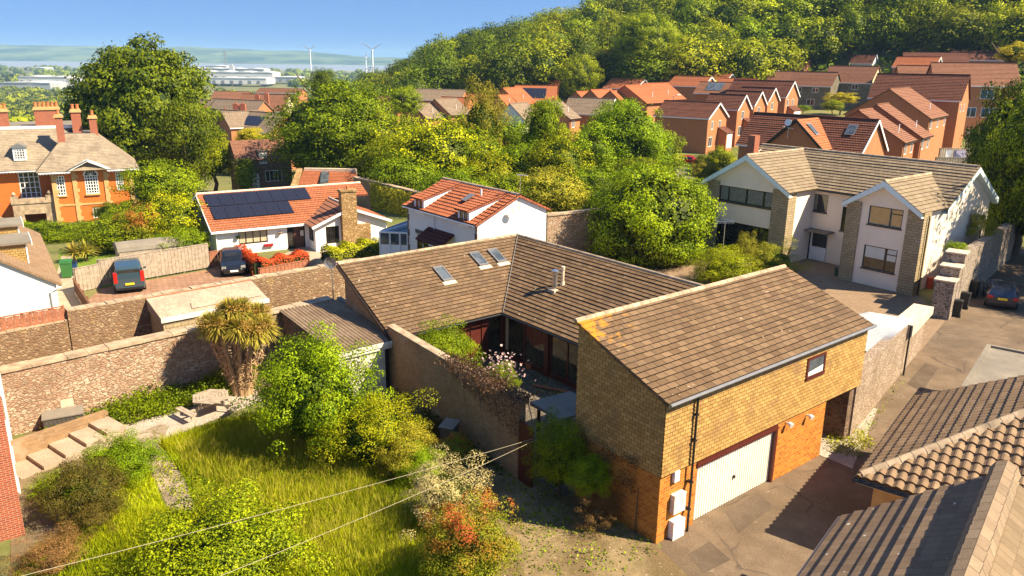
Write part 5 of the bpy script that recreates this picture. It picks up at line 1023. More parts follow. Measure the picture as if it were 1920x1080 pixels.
window(t, wq(56.7, 34.2), wq(56.7, 28), o3[0], DB, GL, 2, 1, sill=1, curtain=(M['net'], .9, [(.04, .4)]))
window(t, wq(56.7, 34.2), wq(56.7, 28), o3[2], DB, GL, 1, 1, sill=1)
m = MB(); m.box(3.62, 3.66, 32.55 - 23, 33.45 - 23, .05, 2.18); d_ = m.build('front_door', plain('navy_door', (.012, .018, .035), .35), t); m = MB(); m.box(3.58, 3.62, 32.9 - 23, 33.15 - 23, 1.0, 1.06); m.build('letter_box', M['steel'], d_)
m = MB(); m.box(3.60, 3.68, 31.2 - 23, 32.45 - 23, .05, 1.1); m.box(3.58, 3.69, 32.42 - 23, 32.56 - 23, .02, 2.28); m.box(3.58, 3.69, 33.44 - 23, 33.62 - 23, .02, 2.28); m.box(3.58, 3.69, 31.2 - 23, 33.6 - 23, 2.18, 2.3); d2 = m.build('porch_panel', M['white'], t)
m = MB(); m.quad([(3.64, 9.42, 1.12), (3.64, 8.22, 1.12), (3.64, 8.22, 2.16), (3.64, 9.42, 2.16)]); m.build('pane', M['glass'], d2)
m = MB(); m.box(2.7, 3.7, 30.7 - 23, 34.1 - 23, 2.38, 2.5); m.build('door_canopy', M['lead'], t)
# roofs
def wz(u, v, z): return (u - 53, v - 23, z)
ge = .35
b = MB(); slope(b, [wz(56.3, 40.3, 5.62), wz(56.3, 22.6, 5.62), wz(60.35, 22.6, 8.12), wz(60.35, 40.3, 8.12)], .33, .045, None, .12); b.build('roof_slope', RM, t)
b = MB(); slope(b, [wz(64.6, 22.6, 5.5), wz(64.6, 40.3, 5.5), wz(60.35, 40.3, 8.12), wz(60.35, 22.6, 8.12)], .33, .045, None, .12); b.build('roof_slope', RM, t)
def gab(vc, hw, zr_, ze, ur):  # cross gable: ridge along u from 52.5 to ur
    u0 = 52.45; k_ = (zr_ - ze) / hw; um = 56.3 + (ze + .02 - 5.62) / (2.5 / 4.05)
    for s in (-1, 1):
        m = MB(); pts = [wz(um, vc + s * hw, ze), wz(u0, vc + s * hw, ze), wz(u0, vc, zr_), wz(ur, vc, zr_)]
        if s > 0: pts = [pts[1], pts[0], pts[3], pts[2]]
        slope(m, pts, .33, .04, None, .12); m.build('gable_slope', RM, t)
        f = MB(); e0 = Vector(wz(u0 - .03, vc + s * hw, ze - .12)); e1 = Vector(wz(u0 - .03, vc, zr_ - .10)); f.quad([e0 + Vector((0, 0, -.22)), e1 + Vector((0, 0, -.30)), e1 + Vector((0, 0, .12)), e0 + Vector((0, 0, .10))]); f.quad([e0 + Vector((.05, 0, .10)), e1 + Vector((.05, 0, .12)), e1 + Vector((.05, 0, -.30)), e0 + Vector((.05, 0, -.22))]); f.quad([e0 + Vector((0, 0, -.22)), e0 + Vector((.6, 0, -.22)), e1 + Vector((.6, 0, -.30)), e1 + Vector((0, 0, -.30))]); f.build('barge_board', M['blue_white'], t)
    m = MB(); ridge_caps(m, wz(u0, vc, zr_ + .03), wz(ur, vc, zr_ + .03), .1); m.build('ridge_tiles', M['coping'], t)
gab(25.35, 2.75, 7.42, 5.66, 59.2); gab(36.3, 4.0, 8.08, 5.66, 60.3)
for s, (ua, za, ub, zb) in enumerate(((56.2, 5.5, 60.35, 8.05), (60.35, 8.05, 64.7, 5.4))):
    f = MB(); f.quad([wz(ua, 22.55, za - .3), wz(ub, 22.55, zb - .35), wz(ub, 22.55, zb + .05), wz(ua, 22.55, za + .05)]); f.quad([wz(ua, 22.55, za - .3), wz(ua, 23, za - .3), wz(ub, 23, zb - .35), wz(ub, 22.55, zb - .35)]); f.build('barge_board', M['blue_white'], t)
m = MB(); ridge_caps(m, wz(60.35, 40.3, 8.15), wz(60.35, 22.6, 8.15), .1); m.build('ridge_tiles', M['coping'], t)
m = MB(); m.tube([wz(56.2, 32.2, 5.55), wz(56.2, 28.2, 5.55)], .05, 7); m.build('gutter', M['black'], t); m = MB(); m.tube([wz(53.6, 22.75, 5.6), wz(53.4, 22.5, 5.3), wz(53.4, 22.5, 0)], .045, 7); m.build('downpipe', M['black'], t)
m = MB(); m.box(5.2, 5.9, 16.6, 17.3, 6, 9.0); m.build('chimney', M['red_brick'], t)
m = MB(); m.tube([(8.0, -.15, 4.9), (8.0, -.15, 3.3)], .03, 6); m.build('vent_pipe', M['lead'], t)
tv = P(1350, 531, 0); t = empty('tv_aerial', (tv.x, tv.y, 0), 0, 'tall thin pole with television aerial between the garage roof and white house', 'aerial')
z_ = 4.4; m = MB(); m.tube([(0, 0, 0), (0, 0, z_)], .025, 6); m.build('mast', M['steel'], t)
m = MB(); m.tube([(-.6, .1, z_), (.6, -.1, z_)], .018, 5)
for k in range(12): m.tube([(-.55 + k * .1, -.28 + .09, z_ - .1), (-.55 + k * .1, .28, z_ + .1)], .012, 4)
for dz in (-.18, 0, .18, .36):
    m.tube([(-.62, -.35, z_ + dz - .1), (-.62, .35, z_ + dz - .1)], .014, 4); m.tube([(-.66, -.35 , z_ + dz - .2), (-.66, .35, z_ + dz - .2)], .014, 4)
m.build('aerial_elements', M['steel'], t)
bx_ = P(1742, 541, 0); b = MB(); b.box(-.15, .15, -.15, .15, 0, .75); b.box(-.17, .17, -.17, .17, .75, .8); tag(b.build('red_post_box', plain('post_red', (.5, .06, .02), .5), None, bx_), 'small red bin standing by the corner of the large white house', 'bin')
b = MB(); b.box(-.2, .2, -.2, .2, 0, .55); b.box(-.22, .22, -.22, .22, .55, .6); tag(b.build('recycling_box', plain('box_green', (.01, .06, .03), .5), None, P(1571, 517, 0)), 'dark green recycling box on the drive beside the left stone pier of the nearer gable', 'box')
# ------------------------------------------------------------------ CARS
def car(label, p, rz, L_, W_, H_, paint, style='hatch', plate=None, sc_=1.0):
    t = empty('parked_car', (p.x, p.y, p.z), rz, label, 'car'); hw = W_ / 2
    # local +x = front. stations: x, z_sill, z_belt, z_roof, half-width body, half-width roof
    if style == 'mpv': S = [(-.5, .40, .95, 1.0, .90, .80), (-.485, .28, 1.02, .90 * H_, .95, .74), (-.44, .22, 1.05, H_ * .985, 1, .78), (-.1, .22, 1.0, H_, 1, .80), (.13, .22, .97, H_ * .97, 1, .76), (.30, .22, .95, .99, .98, .72), (.42, .24, .84, .88, .94, .70), (.485, .3, .68, .70, .84, .62), (.5, .38, .58, .6, .76, .6)]
    else: S = [(-.5, .40, .80, .84, .86, .76), (-.485, .28, .92, .98, .93, .74), (-.40, .22, .96, H_ * .93, 1, .70), (-.22, .22, .95, H_ * .99, 1, .74), (.0, .22, .93, H_, 1, .75), (.10, .22, .92, H_ * .96, 1, .73), (.27, .22, .90, .95, .98, .72), (.41, .24, .78, .82, .94, .70), (.485, .3, .62, .65, .84, .62), (.5, .38, .54, .56, .76, .6)]
    b = MB(); R_ = []
    for x, zs, zb, zr_, w1, w2 in S:
        x *= L_; a = hw * w1; c = hw * w2; zm = (zs + zb) / 2
        R_.append([(x, -a * .93, zs), (x, -a, zm), (x, -a * .97, zb), (x, -c, zr_ - .04), (x, -c * .8, zr_), (x, c * .8, zr_), (x, c, zr_ - .04), (x, a * .97, zb), (x, a, zm), (x, a * .93, zs)])
    for i in range(len(R_) - 1):
        for k in range(10): b.quad([R_[i][k], R_[i + 1][k], R_[i + 1][(k + 1) % 10], R_[i][(k + 1) % 10]][::-1])
    b.quad(R_[0]); b.quad(R_[-1][::-1]); body = b.build('body', paint, t, smooth=False)
    g_ = MB()
    def lerp(A, B, f): return Vector(A) + (Vector(B) - Vector(A)) * f
    def pane(q, d): 
        q = [Vector(v) for v in q]; n = (q[1] - q[0]).cross(q[2] - q[0]).normalized(); c = sum(q, Vector()) / 4
        if n.dot(c - Vector((0, 0, .6))) < 0: n = -n
        g_.quad([v + (c - v) * d + n * .012 for v in q])
    cab = [i for i in range(len(S)) if S[i][3] - S[i][2] > .25]
    for i in cab[:-1]:
        for (lo, hi) in ((2, 3), (7, 6)): pane([lerp(R_[i][lo], R_[i][hi], .06), lerp(R_[i + 1][lo], R_[i + 1][hi], .06), lerp(R_[i + 1][lo], R_[i + 1][hi], .9), lerp(R_[i][lo], R_[i][hi], .9)], .05)
    i, j = cab[-1], cab[-1] + 1; pane([lerp(R_[j][3], R_[j][6], .04), lerp(R_[j][3], R_[j][6], .96), lerp(R_[i][4], R_[i][5], .98), lerp(R_[i][4], R_[i][5], .02)], .05)
    i, j = cab[0], cab[0] - 1 if style != 'mpv' else cab[0]
    if style == 'mpv': q = [(R_[1][2][0] - .02, -hw * .78, 1.02), (R_[1][2][0] - .02, hw * .78, 1.02), (R_[1][3][0] - .005, hw * .68, H_ * .87), (R_[1][3][0] - .005, -hw * .68, H_ * .87)]; g_.quad([(x - .015, y, z) for x, y, z in q][::-1])
    else: pane([lerp(R_[j][3], R_[j][6], .06), lerp(R_[j][3], R_[j][6], .94), lerp(R_[i][4], R_[i][5], .97), lerp(R_[i][4], R_[i][5], .03)], .06)
    g_.build('window', M['glass'], t)
    for s in (-1, 1):
        for x in (-.31, .32):
            m = MB(); m.tube([(x * L_, s * (hw - .2), .31), (x * L_, s * (hw + .005), .31)], .31, 16); wh = m.build('wheel', M['rubber'], t); m = MB(); m.tube([(x * L_, s * (hw + .005), .31), (x * L_, s * (hw + .015), .31)], .2, 12); m.build('rim', M['grey_metal'], wh)
        m = MB(); m.box(.40 * L_, .475 * L_, s * hw * .72 - .17, s * hw * .72 + .13, .60, .76) if style != 'mpv' else m.box(.42 * L_, .475 * L_, s * hw * .72 - .15, s * hw * .72 + .12, .62, .78)
        m.build('headlight', M['glass_pale'], t)
        m = MB(); m.box(-.503 * L_, -.44 * L_, s * hw * .84 - .10, s * hw * .84 + .12, .78, 1.12 if style != 'mpv' else 1.45) if style == 'mpv' else m.box(-.502 * L_, -.455 * L_, s * hw * .76 - .16, s * hw * .76 + .15, .72, .88)
        m.build('rear_light', plain('lamp_red%d' % len(bpy.data.materials), (.5, .015, .01), .25), t)
        m = MB(); m.box(.12 * L_, .16 * L_, s * (hw + .1) - .09, s * (hw + .1) + .09, .95, 1.08); m.build('door_mirror', paint, t)
    m = MB(); m.box(-.512 * L_, -.5 * L_, -.27, .27, .60 if style == 'mpv' else .66, .72 if style == 'mpv' else .78); m.build('number_plate', plain('plate_yellow%d' % len(bpy.data.materials), (.85, .60, .02), .5), t)
    m = MB(); m.box(.498 * L_, .51 * L_, -.27, .27, .40, .52); m.build('number_plate', M['white'], t)
    m = MB(); m.box(-.505 * L_, -.47 * L_, -hw * .84, hw * .84, .28, .42); m.build('bumper', M['black'], t); m = MB(); m.box(.47 * L_, .505 * L_, -hw * .74, hw * .74, .28, .40); m.build('bumper', M['black'], t)
    t.scale = (sc_,) * 3
    return t
def paint(name, c, r=.22):
    m = plain(name, c, r, .3, var=.03, spec=.6); m.node_tree.nodes['Principled BSDF'].inputs['Coat Weight'].default_value = .6; return m
c1 = P(246, 551, 0); c2 = c1 + Vector((math.cos(rad(117)), math.sin(rad(117)), 0)) * 2.2
car('teal-blue tall van-like car seen from behind by the grey fence', c2, rad(117), 4.3, 1.88, 1.82, paint('teal_paint', (.045, .085, .115)), 'mpv')
c1 = P(440, 519, 0); c2 = c1 + Vector((math.cos(rad(112)), math.sin(rad(112)), 0)) * 1.8
car('small black hatchback facing the camera beside the red-tipped hedge', c2, rad(112 + 180), 3.9, 1.78, 1.52, paint('black_paint', (.012, .013, .016)))
c1 = P(1876, 581, 0); car('dark blue saloon-like hatchback parked in the shaded lane', c1 + Vector((math.cos(rad(62)), math.sin(rad(62)), 0)) * 2.0, rad(62), 4.2, 1.85, 1.45, paint('navy_paint', (.015, .02, .045)))
q = P(1279, 309, .1); car('red hatchback half hidden by shrubs in front of the brick houses', q, rad(160), 4.0, 1.8, 1.45, paint('red_paint', (.55, .012, .008)))
q = P(1385, 273, .3); car('silver car parked below the porches of the brick terrace', q, rad(-10), 4.2, 1.8, 1.45, paint('silver_paint', (.5, .5, .5)))
q = P(1393, 264, .5); car('dark car parked beyond the silver car at the brick terrace', q, rad(-10), 4.2, 1.8, 1.45, paint('slate_paint', (.03, .035, .06)))
# ------------------------------------------------------------------ SOLAR BUNGALOW
o = (-17.49, 62.49, 0); t = empty('solar_bungalow', o, rad(31), 'white bungalow with orange tiled roof carrying two rows of black solar panels', 'house')
OR = brick('orange_tile', (.46, .155, .068), (.37, .12, .052), (.15, .05, .025), .30, .32, .02, mottle=.15, bm=.2); OR2 = brick('brown_orange_tile', (.36, .15, .085), (.32, .13, .07), (.10, .05, .03), .42, .42, .02, mottle=.12, bm=.2)
zt, zr_ = 2.08, 4.2; t0, t1 = -.35, 4.75
b = MB(); ow = [(1.72, 3.95, .75, 1.95), (5.5, 6.95, .0, 2.0)]
wall(b, (-6.25, 0), (.95, 0), -1.5, 2.1, ow, .1); wall(b, (.95, 0), (.95, -2.0), -1.5, 2.1, [(.2, 1.5, .7, 1.9)], .08); wall(b, (.95, -2.0), (7.0, -2.0), -1.5, 2.1, [(.85, 1.95, .55, 1.95)], .1, top=[(3.0, 3.35)])
wall(b, (7.0, -2.0), (7.0, 9.6), -1.5, 2.1); b.quad([(-6.25, 0, 2.1), (-6.25, t1, 4.1), (-6.25, 9.6, 2.1)][::-1]); wall(b, (-6.25, 9.6), (-6.25, 0), -1.5, 2.1); wall(b, (7.0, 9.6), (-6.25, 9.6), -1.5, 2.1); b.build('wall', M['render'], t)
window(t, (-6.25, 0), (.95, 0), ow[0], M['dark_frame'], M['glass'], splits=[.25, .5, .75], sill=0, curtain=(M['curtain'], .9, [(.02, .24), (.26, .49), (.51, .74), (.76, .98)]))
window(t, (.95, 0), (.95, -2.0), (.2, 1.5, .7, 1.9), M['dark_frame'], M['glass'], 2, 1); window(t, (.95, -2.0), (7.0, -2.0), (.85, 1.95, .55, 1.95), M['dark_frame'], M['glass'], 3, 1)
window(t, (-6.25, 0), (.95, 0), ow[1], M['dark_frame'], M['glass'], splits=[.35], sill=0, name='entrance_door')
m = MB(); m.box(-.2, .6, .04, .07, .05, 1.95); m.build('front_door', plain('brown_door', (.09, .04, .03), .5), t)
b = MB(); slope(b, [(-6.6, t0, zt), (.85, t0, zt), (3.6, 2.9, zt + (2.9 - t0) * (zr_ - zt) / (t1 - t0)), (7.3, 2.9, zt + (2.9 - t0) * (zr_ - zt) / (t1 - t0)), (7.3, t1, zr_), (-6.6, t1, zr_)], .32, .03, None, .1); b.build('roof_slope', OR, t)
b = MB(); slope(b, [(7.3, 9.9, zt), (-6.6, 9.9, zt), (-6.6, t1, zr_), (7.3, t1, zr_)], .32, .03, None, .1); b.build('roof_slope', OR, t)
zc_ = 3.42; b = MB(); slope(b, [(.6, .3, zt - .02), (.6, -2.35, zt - .02), (3.8, -2.35, zc_), (3.8, 2.85, zc_)], .42, .035, None, .1); b.build('roof_slope', OR2, t)
b = MB(); slope(b, [(7.3, -2.35, zt - .02), (7.3, 3.0, zt - .02), (3.8, 2.95, zc_), (3.8, -2.35, zc_)], .32, .03, None, .1); b.build('roof_slope', OR, t)
b = MB(); ridge_caps(b, (-6.6, t1, zr_ + .04), (7.3, t1, zr_ + .04), .1); b.build('ridge_tiles', M['coping_pale'], t); b = MB(); ridge_caps(b, (3.8, 2.8, zc_ + .04), (3.8, -2.35, zc_ + .04), .09); b.build('ridge_tiles', M['coping_pale'], t)
b = MB(); b.box(-6.6, .75, t0 - .08, t0, zt - .2, zt - .02); b.bar((.6, -2.4, zt - .08), (3.8, -2.4, zc_ - .1), .05, .2); b.bar((3.8, -2.4, zc_ - .1), (7.3, -2.4, zt - .08), .05, .2); b.bar((-6.62, t0, zt - .08), (-6.62, t1, zr_ - .1), .05, .2); b.bar((-6.62, t1, zr_ - .1), (-6.62, 9.9, zt - .08), .05, .2); b.build('fascia', M['white'], t)
b = MB(); b.box(3.05, 4.3, -2.5, -1.8, -1, 4.7); b.box(4.3, 5.4, -2.5, -2.0, -1, 1.95); b.box(2.98, 4.37, -2.57, -1.73, 4.7, 4.85); ch = b.build('chimney', M['chimney_stone'], t); b = MB(); b.tube([(3.7, -2.15, 4.85), (3.7, -2.15, 5.15)], .12, 10); b.build('chimney_pot', m_terra, ch)
msol = brick('solar_cells', (.012, .012, .02), (.016, .014, .024), (.05, .045, .05), .155, .155, .004, rough=.15, bm=0, mottle=.05, off=0, spec=.7); sl = (zr_ - zt) / (t1 - t0)
def zz_(y): return zt + (y - t0) * sl + .12
mesh_ = None
for row, (y0, y1, n, xs0) in enumerate(((2.75, 4.4, 8, -6.1), (1.0, 2.65, 6, -6.0))):
    for i in range(n):
        x0 = xs0 + i * 1.04
        if mesh_ is None or True:
            m = MB(); q = [(x0, y0, zz_(y0)), (x0 + 1.01, y0, zz_(y0)), (x0 + 1.01, y1, zz_(y1)), (x0, y1, zz_(y1))]; m.quad(q, [(0, 0), (1, 0), (1, 1.65), (0, 1.65)])
            for k in range(4): a_, c_ = q[k], q[(k + 1) % 4]; m.quad([(a_[0], a_[1], a_[2] - .05), (c_[0], c_[1], c_[2] - .05), c_, a_])
            m.build('solar_panel', msol, t)
b = MB(); b.box(-.2 + .5, .05 + .5, -.12, 0, 1.0, 1.45); b.build('meter_box', M['dirty_white'], t)
b = MB(); b.box(-2.65, -1.95, -.2, 0, .42, .62); b.build('window_box', plain('box_red', (.3, .01, .02), .5), t)
for x in (-4.6, -1.35): 
    b = MB(); b.tube([(x, -.18, 1.3), (x, -.18, 1.5)], [.08, .2], 8); b.build('hanging_basket', M['leaf_dark'] if x < -4 else M['wood_grey'], t)
b = MB(); b.tube([(-6.2, -.07, 2.0), (-6.2, -.07, -.5)], .05, 6); b.build('downpipe', M['white'], t)
dpp = Vector((-10.25, 45.1, 0)); u_, v_ = 18.35, 37.6; pp = G(17.75, 36.9); t = empty('satellite_dish', (pp.x, pp.y, 0), 0, 'white satellite dish on a pole at the end of the courtyard house roof', 'satellite dish')
m = MB(); m.tube([(0, 0, 1.6), (0, 0, 4.75)], .03, 6); m.build('pole', M['grey_metal'], t); m = MB()
for k in range(16):
    a0, a1 = 2 * math.pi * k / 16, 2 * math.pi * (k + 1) / 16
    for r0, r1 in ((0, .16), (.16, .32)): m.quad([(math.cos(a0) * r0, -.25 + .3 * r0 * r0 * 2, 4.75 + math.sin(a0) * r0), (math.cos(a1) * r0, -.25 + .6 * r0 * r0, 4.75 + math.sin(a1) * r0), (math.cos(a1) * r1, -.25 - 0 * r1 + .0 - .6 * r1 * r1 + .0, 4.75 + math.sin(a1) * r1), (math.cos(a0) * r1, -.25 - .6 * r1 * r1, 4.75 + math.sin(a0) * r1)])
m.tube([(0, -.25, 4.4), (0, -.6, 4.75)], .015, 5); m.build('dish', M['grey_metal'], t)
# garage extension with blue-grey polycarbonate beside the bungalow
q = P(372, 470, 0); t = empty('side_extension', (q.x, q.y, 0), rad(31), 'low side building with blue-grey sheet roof beside the solar bungalow', 'extension')
m = MB(); m.prism([(-1.6, 0), (1.3, 0), (1.3, 6), (-1.6, 6)], 1.4, [1.5, 1.5, 1.9, 1.9]); m.build('sheet_roof', plain('blue_sheet', (.25, .30, .36), .25), t); m = MB(); m.box(-1.5, 1.25, .1, 5.9, -1, 1.4); m.build('wall', M['wall_brick'], t)
m = MB(); m.box(-1.65, 1.3, -.05, 0, 1.3, 1.5); m.build('fascia', M['white'], t)
# fences by the parking
fence('board_fence', 'tall silvered vertical board fence behind the parked cars', P(190.6, 539), P(393.4, 503.8), 0.12, 1.85, 'wood_grey', .12)
fence('board_fence', 'short darker silvered fence panel at the left end of the parking', P(146, 549), P(190, 539.5), 0.05, 1.6, 'wood_grey', .12)
fence('board_fence', 'short red-brown fence between the long grey fence and the bungalow', P(395, 503), P(428, 497), 0.05, 1.2, 'wood_red', .12)
fence('board_fence', 'low dark brown fence running to the old wall beside the side path', P(141, 548), P(172, 598), 0.05, .9, 'wood_brown', .12)
fence('board_fence', 'low red picket-like fence under the red hedge', P(488, 524), P(578, 507), 0.05, .75, 'wood_red', .14)
fence('picket_fence', 'pale picket fence behind the solar bungalow roof', Q(375, 374, 84) * 1, Q(476, 358, 88), 0, 0, 'wood_grey') if 0 else None
def hedge(label, pts, w_, h, mat, leaf, n, seed):
    c = pts[0]; t = empty('hedge', (c.x, c.y, 0), 0, label, 'hedge'); rng = np.random.default_rng(seed); k = rng.integers(0, len(pts) - 1, n); f = rng.uniform(0, 1, n); A = np.array([[p.x, p.y] for p in pts]); d = A[k + 1] - A[k]; Ln = np.linalg.norm(d, axis=1); d /= Ln[:, None]; nn = np.stack([-d[:, 1], d[:, 0]], 1)
    s = rng.uniform(-1, 1, n); z = rng.uniform(0, 1, n); side = rng.integers(0, 3, n); s = np.where(side == 0, np.sign(s) * rng.uniform(.85, 1.1, n), s); z = np.where(side > 0, rng.uniform(.85, 1.08, n), z)
    wob = 1 + .12 * np.sin(f * Ln * 4 + k); p = A[k] + d * (f * Ln)[:, None] + nn * (s * w_ / 2 * wob)[:, None] - A[0]; P3 = np.concatenate([p, (z * h * wob)[:, None]], 1); N3 = np.concatenate([nn * s[:, None], (z - .3)[:, None]], 1)
    tnt = rng.normal(.5, .25, n) + .35 * (z - .6); link('foliage', leaves('foliage', P3, N3, leaf, seed + 1, tint=tnt), M[mat], t)
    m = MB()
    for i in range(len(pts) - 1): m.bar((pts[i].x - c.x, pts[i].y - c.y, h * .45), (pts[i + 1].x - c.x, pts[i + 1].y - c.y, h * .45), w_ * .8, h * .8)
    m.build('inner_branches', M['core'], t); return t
hedge('red-tipped photinia hedge in an L shape beside the small black car', [P(450, 492), P(487, 520), P(577, 502)], .8, 1.2, 'leaf_hedge_red', .11, 9000, 41)
hedge('bright yellow-green clipped hedge in front of the chimney gable', [P(612, 510), P(712, 488)], 1.3, 1.6, 'leaf_yel', .11, 9000, 42)
q = P(598, 510); t = empty('trampoline_tent', (q.x, q.y, 0), 0, 'black dome-shaped cover beside the yellow-green hedge', 'cover'); b = MB()
for i in range(12):
    for j in range(4):
        def dp(i, j): a = 2 * math.pi * i / 12; f = math.pi / 2 * j / 4; return (math.cos(a) * 1.1 * math.cos(f), math.sin(a) * 1.1 * math.cos(f), 1.0 * math.sin(f))
        b.quad([dp(i, j), dp(i + 1, j), dp(i + 1, j + 1), dp(i, j + 1)])
b.build('cover', M['black'], t)
t = empty('curved_roof_shed', (P(262, 512).x, P(262, 512).y + 2.0, 0), R39 - rad(4), 'long grey felt-roofed shed with rounded roof behind the board fence', 'shed')
b = MB()
for k in range(6):
    a0, a1 = math.pi * k / 6, math.pi * (k + 1) / 6; b.quad([(-2.3, -math.cos(a0) * 1.0, 1.5 + .55 * math.sin(a0)), (-2.3, -math.cos(a1) * 1.0, 1.5 + .55 * math.sin(a1)), (2.3, -math.cos(a1) * 1.0, 1.5 + .55 * math.sin(a1)), (2.3, -math.cos(a0), 1.5 + .55 * math.sin(a0))][::-1])
b.quad([(2.3, -math.cos(math.pi * k / 6), 1.5 + .55 * math.sin(math.pi * k / 6)) for k in range(7)]); b.quad([(-2.3, -math.cos(math.pi * k / 6), 1.5 + .55 * math.sin(math.pi * k / 6)) for k in range(7)][::-1]); b.build('roof', M['felt'], t)
b = MB(); b.box(-2.2, 2.2, -.95, .95, 0, 1.5); b.build('boards', M['wood_grey'], t)
for i, (x, y) in enumerate(((735, 488), (722, 490), (748, 484))):
    q = P(x, y, 0); b = MB(); b.box(-.5, .5, -.4, .4, 0, (1.3, 1.0, .8)[i]); b.prism([(-.55, -.45), (.55, -.45), (.55, .45), (-.55, .45)], (1.3, 1.0, .8)[i], [(1.3, 1.0, .8)[i] + .06, (1.3, 1.0, .8)[i] + .06, (1.3, 1.0, .8)[i] + .2, (1.3, 1.0, .8)[i] + .2]); tag(b.build('garden_store', plain('store_grey%d' % i, (.05 + i * .02, .055, .065), .5), None, q), ('tallest dark grey garden store between the bungalow and the white cottage', 'middle-height dark store left of the tallest one beside the hedge', 'lowest dark grey store nearest the white cottage')[i], 'garden store')
# ------------------------------------------------------------------ WHITE COTTAGE (grid aligned)
t = empty('white_cottage', G(29, 39.4), R39, 'white rendered cottage with orange pantile roof, two dormers and maroon porch roof', 'house')
def c2(u, v): return (u - 29, v - 39.4)
def c3(u, v, z): return (u - 29, v - 39.4, z)
CT = brick('cottage_pantile', (.44, .14, .062), (.34, .105, .048), (.12, .045, .025), .25, .33, .02, mottle=.2, bm=.3)
rw = brick('blue_white_render', (.80, .80, .78), (.80, .80, .78), (.80, .80, .78), 1, 1, .001, mottle=.05, bm=0)
b = MB(); oc_ = [(1.15, 2.6, .6, 3.15), (3.2, 5.1, .6, 2.8)]
wall(b, c2(29, 47.7), c2(29, 39.4), -.5, 5.0, oc_, .12); wall(b, c2(29, 39.4), c2(34.8, 39.4), -.5, 5.0); b.quad([c3(29, 39.4, 5.0), c3(34.8, 39.4, 5.0), c3(34.8, 39.4, 5.35), c3(32.3, 39.4, 6.45)])
wall(b, c2(34.8, 39.4), c2(34.8, 47.7), -.5, 5.3); wall(b, c2(34.8, 47.7), c2(29, 47.7), -.5, 5.0); b.build('wall', rw, t)
window(t, c2(29, 47.7), c2(29, 39.4), oc_[0], M['white'], M['glass'], 2, 1, name='french_door'); window(t, c2(29, 47.7), c2(29, 39.4), oc_[1], M['white'], M['glass'], 3, 1)
b = MB(); b.box(-.03, .02, 5.7, 7.3, 3.15, 3.42); b.build('lintel', plain('slate_lintel', (.10, .09, .08), .8), t)
b = MB(); slope(b, [c3(28.75, 47.95, 4.92), c3(28.75, 39.2, 4.92), c3(32.3, 39.2, 6.5), c3(32.3, 47.95, 6.5)], .34, .05, (.25, .045), .1); b.build('roof_slope', CT, t)
b = MB(); slope(b, [c3(35.05, 39.2, 5.28), c3(35.05, 47.95, 5.28), c3(32.3, 47.95, 6.5), c3(32.3, 39.2, 6.5)], .34, .05, (.25, .045), .1); b.build('roof_slope', CT, t)
b = MB(); ridge_caps(b, c3(32.3, 47.95, 6.56), c3(32.3, 39.2, 6.56), .11); b.build('ridge_tiles', M['coping'], t)
for (v0, v1) in ((45.45, 46.7), (40.15, 41.4)):   # dormers: catslide roofs
    m = MB(); z0, z1 = 4.55, 5.62; wall(m, c2(28.95, v1), c2(28.95, v0), z0, z1 + .05, [(.12, v1 - v0 - .12, z0 + .1, z1)], .06)
    for v in (v0, v1): q = [c3(28.95, v, 4.9), c3(28.95, v, z1 + .05), c3(32.0, v, 6.46), c3(32.0, v, 6.3)]; m.quad(q if v == v0 else q[::-1])
    dm = m.build('dormer', M['white'], t); window(dm, c2(28.95, v1), c2(28.95, v0), (.12, v1 - v0 - .12, z0 + .1, z1), M['white'], M['glass'], 2, 1, dep=.03, fw=.07)
    m = MB(); slope(m, [c3(28.7, v1 + .12, z1 + .06), c3(28.7, v0 - .12, z1 + .06), c3(32.05, v0 - .12, 6.52), c3(32.05, v1 + .12, 6.52)], .34, .04, (.25, .04), .08); m.build('dormer_roof', CT, dm)
b = MB(); slope(b, [c3(27.9, 45.0, 3.15), c3(27.9, 41.9, 3.15), c3(29, 41.9, 3.85), c3(29, 45.0, 3.85)], .3, .03, None, .08); pr0 = b.build('porch_roof', brick('maroon_tile', (.14, .03, .02), (.11, .025, .02), (.05, .015, .01), .25, .3, .02), t)
for y_ in (5.4, 2.6): b = MB(); b.box(-1.0, -.9, y_, y_ + .1, 0, 3.1); b.build('porch_post', M['dark_frame'], t)
b = MB(); b.bar((0, 5.45, 2.4), (-.95, 5.45, 3.05), .08, .08); b.build('porch_brace', M['dark_frame'], t)
b = MB(); b.tube([c3(28.7, 47.9, 4.86), c3(28.7, 39.3, 4.86)], .05, 6); b.build('gutter', M['white'], t)
for v_ in (44.2, 39.6): b = MB(); b.tube([c3(28.93, v_, 4.8), c3(28.93, v_, 0)], .035, 6); b.build('downpipe', M['white'], t)
b = MB(); 
for z in range(9): b.box(-.02, .03, -.03, .12 + .1 * (z % 2), z * .55, z * .55 + .5)
b.build('quoins', M['rubble_brown'], t); b = MB()
for z in range(9): b.box(-.02, .03, 8.3 - .12 - .1 * (z % 2), 8.33, z * .55, z * .55 + .5)
b.build('quoins', M['rubble_brown'], t)
b = MB(); slope(b, [c3(30.3, 43.0, 5.72), c3(30.3, 42.5, 5.72), c3(31.1, 42.5, 6.08), c3(31.1, 43.0, 6.08)], 2, .0, None, .05); rw_ = b.build('roof_window', M['grey_metal'], t); rw_.location.z += .16
b = MB(); b.tube([c3(31.2, 41.9, 6.0), c3(31.2, 41.9, 6.65)], .06, 8); b.build('vent_pipe', M['white'], t)
b = MB(); 
